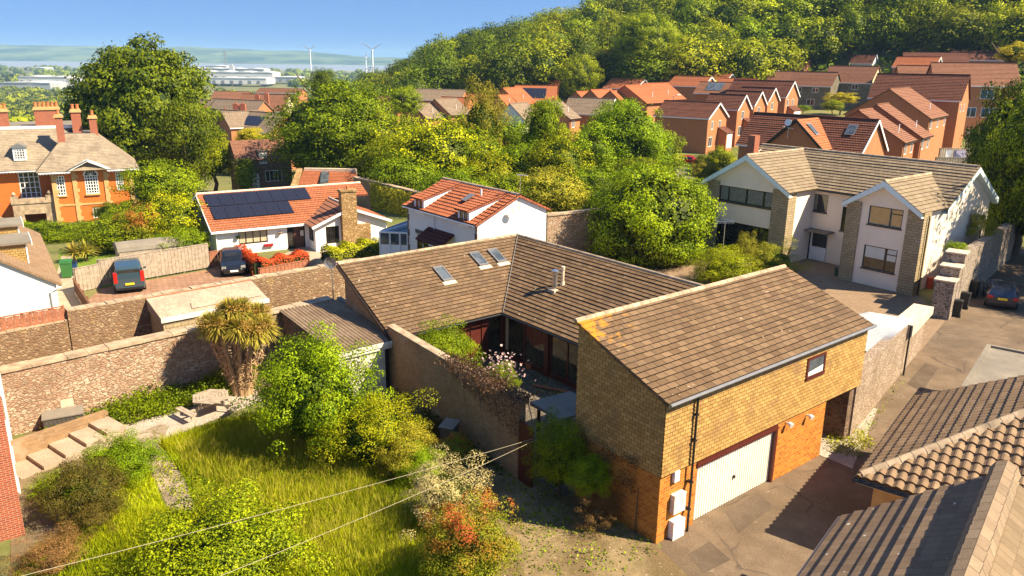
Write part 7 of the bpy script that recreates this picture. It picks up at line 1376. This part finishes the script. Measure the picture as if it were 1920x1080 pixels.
for o_ in [o for o in bpy.data.objects if o.get('label', '').startswith('grey stone-faced house with cream gable')]:
    m = MB(); m.quad([(.02, 0.0, -4), (.02, 9.0, -4), (.02, 9.0, 5.1), (.02, 4.5, 8.85), (.02, 0.0, 5.1)]); m.build('cream_gable', M['cream_wall'], o_)
house('brown-roofed house just left of the grey stone pair', 1508, 152, 212, -40, 10, 7.5, roofm='brown', barge=False)
house('small dark gabled roof peeping over the ridge of the grey pair', 1635, 118, 232, -40, 6, 5, roofm='dark', wallm='white_wall')
house('dark hipped-looking roof left of the grey stone pair near the trees', 1508, 128, 236, -40, 8, 6, roofm='dark', barge=False)
house('bright red tiled roof behind the upper right brick house', 1752, 126, 190, -40, 9, 7, roofm='orange', wallm='estate_brick', barge=True)
house('dark red roof beside the bright one at the upper right', 1815, 117, 200, -20, 14, 8, roofm='dark', barge=False)
house('farthest dark red roof at the upper right under the golden tree', 1885, 113, 215, -15, 12, 8, roofm='dark', barge=False)
# orange roofed row left of the terrace: seen gable-on, roofs lit from the right
RG = 'bright orange roofs in a stepped row'
for i, (px, py, D, L_, Wd) in enumerate(((1212, 193, 150, 8, 10), (1178, 203, 150, 7.5, 8.5), (1136, 198, 165, 7, 8), (1108, 201, 168, 7, 8), (1240, 187, 162, 9, 9))):
    lhouse(('tallest orange-roofed house in the stepped row', 'orange-roofed house second from the right in the stepped row', 'orange-roofed house in the middle of the stepped row', 'lowest orange-roofed house at the left of the stepped row', 'orange-roofed house at the right end of the stepped row')[i], px, py, D, L_, Wd, 4.8, 3.0, 'orange', az=47, windows=0, group=RG)
house('orange-roofed house with white gabled porch behind the stepped row', 1192, 166, 215, -40, 10, 8, roofm='orange', fwin=(), barge=True)
house('orange-roofed house with white-edged gable right of the stepped row', 1275, 166, 215, -40, 12, 8, roofm='orange', barge=True)
house('orange-roofed house with brick gable close to the terrace roofs', 1318, 162, 205, -40, 10, 8, roofm='orange', barge=True, gwin=((2, 2.8, 1.3, 1.2),))
house('pale-gabled orange-roofed house in the row under the wood', 1358, 155, 218, -40, 9, 8, roofm='orange', wallm='white_wall', barge=True)
house('brown-roofed house with a blue solar roof between the orange roofs', 1378, 176, 178, -30, 9, 8, roofm='brown', solar=((-7, .25, 3.6, .9),), barge=False)
house('orange-roofed house tucked behind the terrace gables', 1410, 168, 186, -28, 8, 8, roofm='orange', barge=False)
house('long brown roof with small chimney behind the terrace', 1447, 148, 222, -40, 14, 7, roofm='brown', barge=True)
# grey-fawn roofs in front
house('fawn tiled house with white gable end among the maples', 1140, 214, 148, -22, 8.5, 7, eave=4.6, rise=2.6, roofm='grey', gwin=((1, 2.8, 1, 1.1),), barge=True)
lhouse('fawn tiled cross wing with bay windows among the maples', 1068, 222, 143, 4, 7.5, 4.5, 2.6, 'grey', az=58, windows=1)
lhouse('white gabled house with fawn roof left of the maples', 985, 226, 143, 6, 6.5, 4.4, 2.8, 'grey', az=58, windows=1, wallm='white_wall')
house('red brick detached house with large dark solar array under the wood', 1040, 188, 205, -8, 10.5, 8, eave=5.0, rise=3.4, roofm='orange', solar=((-10, .15, 7.6, .8),), barge=False)
house('orange-roofed brick house just behind the solar array house', 1045, 168, 225, -8, 10, 8, roofm='orange', barge=False)
lhouse('orange-roofed house with cream bargeboard left of the solar array house', 974, 196, 178, 7, 9, 4.8, 3.4, 'orange', az=55, windows=1)
lhouse('smaller orange gable in front of the cream bargeboard house', 955, 203, 172, 4, 6, 4.8, 2.6, 'orange', az=55, windows=1)
house('wide fawn-brown roof below the dark trees', 862, 188, 195, -12, 13, 9, roofm='grey', barge=False)
lhouse('brown-roofed brick house left of the thin tree', 800, 222, 160, 6, 8, 4.8, 2.6, 'grey', az=49, windows=0)
lhouse('fawn-roofed brick house beside the brown one by the thin tree', 845, 215, 163, 6, 9, 4.8, 2.9, 'grey', az=49, windows=0)
house('orange roof in front of the wide fawn-brown roof', 868, 205, 175, -25, 7, 7, roofm='orange', barge=False)
house('small orange hipped roof behind the thin tree', 912, 198, 180, -25, 6, 7, roofm='orange', barge=False)
house('dark brown roof at the left foot of the hillside wood', 745, 204, 190, -35, 12, 8, eave=3.0, rise=2.5, roofm='brown', barge=False)
# left middle distance
house('long fawn roof with solar panels behind the chestnut tree', 505, 248, 150, -30, 21, 9, eave=3.2, rise=3.2, roofm='grey', wallm='estate_brick', solar=((-9, .3, 5, .75),), barge=False)
house('fawn roofed house with two brick chimneys beyond the long roof', 470, 222, 178, -25, 15, 9, eave=4, rise=3.6, roofm='grey', barge=False)
house('fawn hipped-looking roof at the left of the two-chimney house', 405, 216, 185, -20, 10, 8, eave=4, rise=3.0, roofm='grey', barge=False)
house('short fawn roof turned sideways at the right end of the long roof', 508, 235, 158, 40, 8, 7, eave=3.4, rise=2.6, roofm='grey', barge=False)
house('pale rendered house with red-brown roof beyond the fawn roofs', 530, 208, 225, -10, 14, 9, eave=4.8, rise=4.2, roofm='brown', wallm='cream_wall', barge=False)
house('small red-roofed house in the trees above the two-chimney house', 460, 188, 270, -5, 12, 8, eave=4.4, rise=2.6, roofm='brown', barge=False)
house('low grey-roofed building in the trees at the right of the red roof', 560, 175, 330, -5, 18, 10, eave=3.4, rise=1.6, roofm='brown', barge=False)
for i, (px, py, D) in enumerate(((443, 205, 180), (456, 205, 180), (386, 212, 186), (423, 216, 176), (500, 183, 226), (483, 186, 226))):
    q = Q(px, py, D); m = MB(); m.box(-.6, .6, -.45, .45, -2, 1.2); m.tube([(0, 0, 1.2), (0, 0, 1.7)], .16, 6); tag(m.build('brick_chimney', M['red_brick'], None, q), ('left chimney of the two on the fawn ridge', 'right chimney of the two on the fawn ridge', 'square chimney on the hipped fawn roof', 'low chimney on the slope in front of the fawn ridge', 'chimney at the right end of the pale house', 'chimney at the left of the pale house')[i], 'chimney')
# garden fences and washing near the brick pair
def fenceat(label, a, bb, h, mat): fence('board_fence', label, a, bb, 0.0, h, mat, .15, z0=a.z)
a = Q(1752, 318, 92); bb = Q(1872, 322, 92); a.z -= .3; fenceat('lower terrace fence of brown boards right of the brick pair', Vector((a.x, a.y, a.z)), bb, 1.7, 'wood_grey')
a = Q(1760, 300, 98); bb = Q(1870, 300, 100); a.z -= .4; fenceat('middle terrace fence of brown boards behind the washing line', a, bb, 1.8, 'wood_grey')
a = Q(1812, 262, 112); bb = Q(1885, 250, 112); a.z -= .5; fenceat('upper grey-brown fence beside the dark pantile house', a, bb, 1.9, 'wood_grey')
a = Q(1778, 296, 95); t = empty('washing_line', (a.x, a.y, a.z - 1.2), rad(-5), 'rotary washing line with white and lilac laundry behind the big white house', 'washing line'); m = MB(); m.tube([(.8, 0, -.8), (.8, 0, 2.2)], .03, 5); m.tube([(-.6, 0, 2.1), (2.4, .1, 2.1)], .015, 4); m.build('pole_and_line', M['steel'], t)
m = MB(); m.quad([(-.4, 0, 2.1), (.3, 0, 2.1), (.25, .02, .9), (-.3, -.05, .8)]); m.build('white_towel', M['white'], t); m = MB(); m.quad([(.5, .05, 2.1), (2.0, .05, 2.1), (2.0, -.05, .9), (.6, .1, .8)]); m.build('lilac_sheet', plain('lilac_cloth', (.52, .48, .62), .9), t)
q = Q(1262, 190, 150); t = empty('street_lamp', (q.x, q.y, gz(q.x, q.y)), rad(20), 'street lamp standing in front of the dark trees beside the stepped orange roofs', 'street lamp'); m = MB(); m.tube([(0, 0, 0), (0, 0, q.z - gz(q.x, q.y) + 1), (.9, 0, q.z - gz(q.x, q.y) + 1.2)], .07, 6); m.build('pole', M['grey_metal'], t); m = MB(); m.box(.7, 1.5, -.15, .15, q.z - gz(q.x, q.y) + 1.12, q.z - gz(q.x, q.y) + 1.27); m.build('lantern', M['white'], t)
# ------------------------------------------------------------------ MIDDLE TREES
atdepth('chestnut_tree', 'huge dark horse chestnut rising behind the manor and stone cottage', 'tree', 252, 78, 116, 112, 'leaf_chest', 'chest', pbot=345, seed=50, core=True, corem='core')
atdepth('tree', 'lower right skirt of foliage beside the huge chestnut', 'tree', 345, 175, 52, 106, 'leaf_chest', 'mid0', pbot=345, seed=51)
atdepth('tree', 'broad light green tree right of the stone cottage', 'tree', 628, 150, 120, 101, 'leaf_mid', 'maple', pbot=345, seed=52)
atdepth('tree', 'yellowish half of the broad tree nearest the solar bungalow', 'tree', 700, 200, 70, 99, 'leaf_yel', 'mid1', pbot=322, seed=53)
atdepth('tree', 'golden-green rounded tree behind the white cottage', 'tree', 818, 212, 98, 88, 'leaf_yel', 'mid2', pbot=370, seed=54)
atdepth('tree', 'tall sparse olive tree in front of the orange roofs', 'tree', 902, 152, 54, 94, 'leaf_olive', 'wisp0', pbot=330, seed=55)
atdepth('tree', 'narrow fresh green pointed tree before the fawn gables', 'tree', 1022, 180, 42, 92, 'leaf_bright', 'mid3', pbot=300, seed=56)
atdepth('tree', 'large bright maple in front of the brick terrace', 'tree', 1178, 186, 84, 92, 'leaf_bright', 'maple', pbot=350, seed=57)
atdepth('tree', 'bright maple shoulder left of the large one', 'tree', 1110, 232, 60, 88, 'leaf_bright', 'mid4', pbot=350, seed=58)
atdepth('tree', 'tall glossy tree beside the courtyard house and driveway', 'tree', 1230, 308, 120, 60, 'leaf_bright', 'maple', pbot=515, seed=59, trunk_r=1.5)
atdepth('tree', 'yellow-green sapling crown in the left garden before the manor', 'tree', 302, 296, 66, 74, 'leaf_bright', 'mid0', pbot=400, seed=60)
GRP = 'hedgerow shrubs behind the white cottage'
for i, (px, pt, r, D, mt, pb) in enumerate(((770, 290, 60, 84, 'leaf_mid', 380), (850, 320, 60, 78, 'leaf_mid', 395), (925, 290, 55, 84, 'leaf_yel', 400), (985, 270, 50, 86, 'leaf_mid', 380), (1050, 255, 55, 84, 'leaf_yel', 370), (1035, 318, 62, 74, 'leaf_olive', 415), (960, 330, 50, 74, 'leaf_mid', 400), (1110, 310, 55, 78, 'leaf_mid', 400), (1200, 300, 55, 80, 'leaf_mid', 380), (895, 250, 45, 90, 'leaf_mid', 350), (735, 260, 50, 92, 'leaf_mid', 350), (1140, 350, 42, 70, 'leaf_dark', 440), (1100, 400, 40, 64, 'leaf_dark', 470), (1290, 340, 45, 72, 'leaf_dark', 440), (1010, 235, 50, 98, 'leaf_mid', 330), (950, 225, 40, 102, 'leaf_mid', 320), (860, 215, 45, 104, 'leaf_mid', 330), (760, 225, 50, 104, 'leaf_mid', 330), (1240, 250, 40, 96, 'leaf_mid', 340))):
    atdepth('hedgerow_shrub', 'leafy green shrub in the overgrown belt behind the white cottage', 'shrub', px, pt - 8, r * 1.2, D, 'leaf_bright' if mt == 'leaf_mid' and i % 2 else mt, 'mid%d' % (i % 5), pbot=pb, seed=70 + i, group=GRP)
atdepth('conifer_bush', 'golden feathery conifer bush beside the aerial pole', 'shrub', 1362, 468, 58, 53, 'leaf_yel', 'bush2', pbot=545, seed=100)
atdepth('shrub', 'russet and green shrub in front of the white house door', 'shrub', 1450, 455, 55, 57, 'leaf_olive', 'wisp0', pbot=520, seed=101, core=True)
atdepth('shrub', 'thin tall-stemmed shrub between the conifer bush and white house', 'shrub', 1400, 440, 22, 55, 'leaf_olive', 'wisp1', pbot=500, seed=102, core=False)
atdepth('shrub', 'purple-leaved shrub beside the red hatchback', 'shrub', 1318, 288, 20, 112, 'leaf_purple', 'mid1', pbot=325, seed=103)
atdepth('shrub', 'yellow-green shrub in front of the brick terrace wall', 'shrub', 1350, 272, 34, 108, 'leaf_yel', 'mid2', pbot=330, seed=104)
atdepth('shrub', 'dark green shrub below the purple one', 'shrub', 1325, 300, 30, 100, 'leaf_olive', 'mid3', pbot=345, seed=105)
atdepth('shrub', 'slim yellow shrub by the silver car', 'shrub', 1412, 238, 14, 118, 'leaf_yel', 'mid3', pbot=272, seed=106)
atdepth('shrub', 'round yellow-green bush in the grey house garden', 'shrub', 1563, 186, 18, 185, 'leaf_yel', 'mid0', pbot=208, seed=107)
atdepth('shrub', 'flat-topped golden bush behind the round one', 'shrub', 1580, 172, 26, 190, 'leaf_gold', 'mid1', pbot=192, seed=108)
atdepth('shrub', 'small pale green bush left of the round yellow-green one', 'shrub', 1507, 196, 14, 188, 'leaf_bright', 'mid2', pbot=208, seed=109)
atdepth('tree', 'golden-leaved tree at the upper right edge', 'tree', 1912, 80, 32, 165, 'leaf_gold', 'mid4', pbot=116, seed=110)
# dark trees at the right edge over the lane
atdepth('tree', 'dark overhanging tree at the right edge above the lane', 'tree', 1925, 150, 75, 75, 'leaf_dark', 'maple', pbot=470, seed=111)
atdepth('tree', 'darker lower tree at the right edge behind the stone wall', 'tree', 1890, 300, 48, 70, 'leaf_dark', 'mid1', pbot=480, seed=112)
atdepth('tree', 'sunlit tree cut by the right edge of the photo', 'tree', 1960, 160, 70, 62, 'leaf_mid', 'maple', pbot=440, seed=113)
for i, (x, y, R_, H_) in enumerate(((50, 60, 5, 18), (43.5, 52.0, 5.4, 17), (52, 50, 5, 15), (42.5, 45.5, 2.8, 11))):
    plant('tree', 'tree off the right edge shading the lane', 'tree', x, y, 0, R_, H_ - 2, 'leaf_dark', 'mid%d' % i, 3.2, seed=120 + i, group='trees overhanging the lane')
planted('shrub', 'wild shrub growing on top of the wall by the white house', 'shrub', 1835, 455, 22, 50, 2.6, 'leaf_olive', 'bush1', seed=130, core=False)
planted('shrub', 'small green plant spilling over the highest stepped pier', 'shrub', 1790, 478, 18, 20, 3.2, 'leaf_bright', 'bush2', seed=131, core=False)
# left garden planting
for i, (px, py, r, h, mt, lb) in enumerate(((215, 470, 60, 60, 'leaf_mid', 'mid green shrub mass left of the sapling'), (330, 465, 62, 95, 'leaf_yel', 'yellow-green bush before the bungalow side extension'), (272, 470, 42, 82, 'leaf_redtip', 'orange-tinted photinia bush in the left garden'), (345, 490, 48, 58, 'leaf_bright', 'fresh green bush above the board fence'), (100, 458, 52, 36, 'leaf_bright', 'bright shrub bank under the manor balcony'), (160, 455, 50, 34, 'leaf_bright', 'bright shrub bank below the manor quoins'), (45, 450, 40, 30, 'leaf_bright', 'bright shrub at the left below the manor'), (250, 430, 42, 52, 'leaf_mid', 'rounded shrub against the right side of the manor'), (205, 415, 26, 30, 'leaf_mid', 'small shrub at the foot of the manor wall'), (305, 430, 45, 60, 'leaf_olive', 'olive bush between the sapling and photinia'))):
    planted('shrub', lb, 'shrub', px, py, r, h, -.6 if py < 460 else 0, mt, 'mid%d' % (i % 5), seed=140 + i)
atdepth('shrub', 'yellow-green shrubs between the chestnut and stone cottage', 'shrub', 395, 245, 42, 108, 'leaf_yel', 'mid2', pbot=330, seed=160)
atdepth('shrub', 'golden shrub before the long fawn roof', 'shrub', 468, 238, 26, 120, 'leaf_gold', 'mid3', pbot=275, seed=161)
atdepth('shrub', 'green shrub right of the golden one before the fawn roofs', 'shrub', 505, 250, 26, 118, 'leaf_mid', 'mid4', pbot=282, seed=162)
atdepth('tree', 'bright yellow tree at the right flank of the chestnut', 'tree', 362, 190, 18, 150, 'leaf_gold', 'mid1', pbot=225, seed=163)
atdepth('conifer', 'dark slim conifer standing above the middle woodland', 'tree', 603, 122, 24, 170, 'leaf_dark', 'mid2', pbot=190, seed=164)
atdepth('tree', 'round bright tree in front of the dark hillside foot', 'tree', 757, 160, 34, 155, 'leaf_bright', 'mid3', pbot=215, seed=165)
atdepth('tree', 'yellow-green tree at the edge of the wood behind the solar array house', 'tree', 1088, 98, 38, 222, 'leaf_yel', 'mid0', pbot=182, seed=166)
atdepth('tree', 'purple-brown tree at the foot of the hillside wood', 'tree', 1130, 88, 32, 238, 'leaf_purple', 'mid1', pbot=150, seed=167)
atdepth('tree', 'big pale-trunked tree standing forward of the hillside wood', 'tree', 1212, 24, 56, 228, 'leaf_mid', 'maple', pbot=128, seed=168, trunk_r=1.2)
# hillside wood
rng = random.Random(77); FG = 'broadleaf trees of the hillside wood'; cnt = 0
for (y0, y1, st, Rm) in ((230, 240, 9.5, 6.6), (243, 252, 10.5, 7.0), (256, 265, 11, 7.2), (269, 279, 11.5, 7.4), (284, 294, 12, 7.6), (299, 310, 12.5, 7.9), (316, 328, 13, 8.2), (335, 348, 13.5, 8.6), (356, 370, 14.5, 9.0), (380, 396, 16, 10)):
    y = (y0 + y1) / 2; k = -0.21 if y > 240 else -.17
    while k < 0.655:
        yy = rng.uniform(y0, y1) / math.sqrt(1 + k * k); x = k * yy; px = 960 + 1542 * k; R_ = Rm * rng.uniform(.8, 1.45); g_ = gz(x, yy)
        if yy * math.sqrt(1 + k * k) < 252 and px > 1450: k += st * .8 / y; continue
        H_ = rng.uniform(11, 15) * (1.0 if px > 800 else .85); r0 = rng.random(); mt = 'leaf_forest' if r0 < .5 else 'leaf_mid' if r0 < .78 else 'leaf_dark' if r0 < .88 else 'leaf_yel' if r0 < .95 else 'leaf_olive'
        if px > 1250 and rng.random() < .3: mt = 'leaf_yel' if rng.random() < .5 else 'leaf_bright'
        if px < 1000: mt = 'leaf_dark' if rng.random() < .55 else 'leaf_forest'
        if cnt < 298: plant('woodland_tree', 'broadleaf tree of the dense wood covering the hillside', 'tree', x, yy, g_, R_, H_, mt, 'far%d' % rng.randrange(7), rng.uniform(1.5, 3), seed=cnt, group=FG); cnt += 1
        k += st * rng.uniform(.85, 1.15) / y
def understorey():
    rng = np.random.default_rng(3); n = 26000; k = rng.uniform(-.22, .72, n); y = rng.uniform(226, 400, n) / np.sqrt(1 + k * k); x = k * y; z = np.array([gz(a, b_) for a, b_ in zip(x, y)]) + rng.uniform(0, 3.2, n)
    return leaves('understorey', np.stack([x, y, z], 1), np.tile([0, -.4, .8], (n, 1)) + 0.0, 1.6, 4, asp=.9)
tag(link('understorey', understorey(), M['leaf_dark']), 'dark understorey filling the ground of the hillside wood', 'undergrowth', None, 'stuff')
# ------------------------------------------------------------------ far woods and plain
def wood(name, label, spots, mat, leaf, seed):
    """spots: list of (x, y, z, R) crowns merged into one far mass"""
    rng = np.random.default_rng(seed); P_, N_, T_ = [], [], []
    for (x, y, z, R_) in spots:
        n = 150; d = rdir(rng, n, -.3); P_.append(np.array([x, y, z + R_ * .5]) + d * R_ * rng.uniform(.8, 1.1, n)[:, None] * np.array([1, 1, .8])); N_.append(d); T_.append(np.full(n, rng.uniform(.1, .8)) + rng.normal(0, .15, n))
    return tag(link(name, leaves(name, np.concatenate(P_), np.concatenate(N_), leaf, seed, tint=np.concatenate(T_), jit=.5, asp=.9), M[mat]), label, 'woodland', None, 'stuff')
rng = random.Random(5); sp = []
for i in range(420):
    D = rng.uniform(170, 430); px = rng.uniform(-60, 720); x = (px - 960) / 1542 * D
    if 330 < px < 720 and D < 250: continue
    sp.append((x, D, gz(x, D), rng.uniform(4.5, 7)))
wood('far_wood', 'green belt of woodland between the houses and the industrial plain', sp, 'leaf_mid', 2.0, 6)
sp = []
for i in range(900):
    D = rng.uniform(430, 1300); px = rng.uniform(-100, 740); x = (px - 960) / 1542 * D
    sp.append((x, D, gz(x, D) - 1, rng.uniform(5, 9)))
wood('plain_trees', 'distant tree belts on the plain below the estuary', sp, 'leaf_forest', 3.6, 7)
sp = []
for i in range(330):
    D = rng.choice([1700, 2050, 2400, 2800, 3150]) + rng.uniform(-30, 30); px = rng.uniform(-100, 760); x = (px - 960) / 1542 * D; sp.append((x, D, -46, rng.uniform(7, 12)))
wood('hedge_lines', 'thin dark hedge lines across the far fields', sp, 'leaf_forest', 7, 8)
# warehouses
wc = plain('warehouse_white', (.62, .62, .60), .5, var=.1, scale=.05); wg = plain('warehouse_grey', (.36, .38, .40), .5, var=.1, scale=.05)
for i, (px0, px1, py, D, h, lab) in enumerate(((325, 512, 146, 1850, 17, 'long white distribution warehouse on the plain, nearest of the central group'), (340, 495, 137, 2150, 15, 'white warehouse just behind the longest one'), (395, 500, 153, 1650, 9, 'low grey shed in front of the longest warehouse'), (0, 95, 166, 1350, 12, 'low white warehouse at the far left edge'), (35, 128, 154, 1650, 13, 'white warehouse behind the far left one'), (45, 83, 131, 2900, 10, 'tiny pale shed on the shore at the left'), (118, 150, 164, 1400, 15, 'silver-grey depot beside the chestnut tree'), (505, 560, 150, 1850, 8, 'small sheds right of the longest warehouse'), (385, 425, 132, 2500, 16, 'row of white storage tanks behind the warehouses'))):
    a = Q(px0, py, D); b_ = Q(px1, py, D); a.z = b_.z = max(-46.2, min(a.z, b_.z)); w_ = (b_ - a).length; t = empty('warehouse', a, math.atan2(b_.y - a.y, b_.x - a.x), lab, 'warehouse')
    nb_ = max(1, int(w_ / 45)); m = MB(); m.box(0, w_, 0, 60, -4, h * .8); m.build('wall', wg if i % 2 else wc, t)
    m = MB()
    for k in range(nb_): x0, x1 = w_ * k / nb_, w_ * (k + 1) / nb_; m.prism([(x0, -1), ((x0 + x1) / 2, -1), ((x0 + x1) / 2, 61), (x0, 61)], h * .8, [h * .8 + .5, h, h, h * .8 + .5]); m.prism([((x0 + x1) / 2, -1), (x1, -1), (x1, 61), ((x0 + x1) / 2, 61)], h * .8, [h, h * .8 + .5, h * .8 + .5, h])
    m.build('roof', wc, t)
    for k in range(int(w_ / 18)): m = MB(); m.box(k * 18 + 4, k * 18 + 10, -.5, -.02, -4, h * .3); m.build('dock_door', M['grey_metal'], t)
q = Q(435, 132, 1900); m = MB(); m.box(-5, 5, -5, 5, -16, 10); m.box(-3, 2, -3, 3, 10, 14); tag(m.build('silo_tower', wg, None, q), 'square buff industrial tower above the warehouses', 'tower')
# turbines
mt_ = plain('turbine_white', (.80, .82, .84), .4, var=.02)
def turbine(label, px, py, D, R_, a0, bh):
    q = Q(px, py, D); t = empty('wind_turbine', (q.x, q.y, q.z - bh), rad(-15), label, 'wind turbine'); m = MB(); m.tube([(0, 0, 0), (0, 0, bh)], [2.6, 1.5], 10); m.build('tower', mt_, t); m = MB(); m.box(-1.8, 1.8, -2.5, 6, bh - 1.8, bh + 2.0); m.tube([(0, -2.5, bh), (0, -5, bh)], [1.6, .5], 8); m.build('nacelle', mt_, t)
    for k in range(3):
        a = rad(a0 + 120 * k); d = Vector((math.cos(a), 0, math.sin(a))); s = Vector((-math.sin(a), 0, math.cos(a))); m = MB(); c0 = Vector((0, -3.6, bh)); w0, w1, w2 = 2.2, 4.4, 1.4
        p = [c0 + s * w0 * .5, c0 - s * w0 * .5, c0 + d * R_ * .2 - s * w1 * .7, c0 + d * R_ * .2 + s * w1 * .4, c0 + d * R_ - s * w2 * .5, c0 + d * R_ + s * w2 * .5]; y = Vector((0, .5, 0))
        m.quad([p[0], p[1], p[2], p[3]]); m.quad([p[3], p[2], p[4], p[5]]); m.quad([v + y for v in (p[3], p[2], p[1], p[0])]); m.quad([v + y for v in (p[5], p[4], p[2], p[3])]); m.quad([p[1], p[1] + y, p[2] + y, p[2]]); m.quad([p[2], p[2] + y, p[4] + y, p[4]]); m.build('blade', mt_, t)
turbine('nearest wind turbine, its tower hidden behind the chestnut tree', 287, 93, 2300, 43, 78, 70); turbine('wind turbine standing in the middle of the plain', 581, 93, 3000, 30, 30, 86); turbine('wind turbine with wide blades just left of the hillside', 698, 93, 2600, 42, 28, 76); turbine('smaller distant turbine beside the wide-bladed one', 686, 108, 3300, 22, 75, 60)
def pylon(label, px, py, D, h):
    q = Q(px, py, D); m = MB(); w0, w1 = h * .09, h * .02
    for sx in (-1, 1):
        for sy in (-1, 1): m.bar((sx * w0, sy * w0, 0), (sx * w1, sy * w1, h), h * .012, h * .012)
    n = 7
    for k in range(n):
        z0, z1 = h * k / n, h * (k + 1) / n; a = w0 + (w1 - w0) * k / n; c = w0 + (w1 - w0) * (k + 1) / n
        m.bar((-a, -a, z0), (c, -c, z1), h * .008, h * .008); m.bar((a, -a, z0), (-c, -c, z1), h * .008, h * .008)
    for z, w_ in ((.72, .16), (.83, .20), (.94, .14)): m.bar((-h * w_, 0, h * z), (h * w_, 0, h * z), h * .012, h * .02)
    tag(m.build('pylon', plain('pylon_grey%d' % len(bpy.data.materials), (.34, .36, .38), .5, .3), None, q), label, 'pylon')
pylon('tall lattice pylon left of the long warehouse', 351, 130, 2000, 44); pylon('lattice pylon behind the left pylon of the pair', 346, 122, 3000, 60); pylon('tall lattice pylon above the middle of the long warehouse', 424, 128, 2100, 44); pylon('shorter lattice pylon in front of the left-hand warehouses', 58, 166, 1300, 34)
# ------------------------------------------------------------------ air
hv = bpy.data.meshes.new('haze'); hb = MB(); hb.box(-14000, 12000, -300, 12500, -48.5, 108); hm = bpy.data.materials.new('haze_air'); hm.use_nodes = True; ht = hm.node_tree
for n_ in list(ht.nodes):
    if n_.type == 'BSDF_PRINCIPLED': ht.nodes.remove(n_)
pv = ht.nodes.new('ShaderNodeVolumePrincipled'); pv.inputs['Color'].default_value = (.42, .70, .98, 1); pv.inputs['Density'].default_value = 0.00011; pv.inputs['Anisotropy'].default_value = 0.0
ht.links.new(pv.outputs[0], ht.nodes['Material Output'].inputs['Volume'])
tag(hb.build('haze', hm), 'pale blue air over the distant plain and hills', 'haze', None, 'stuff')
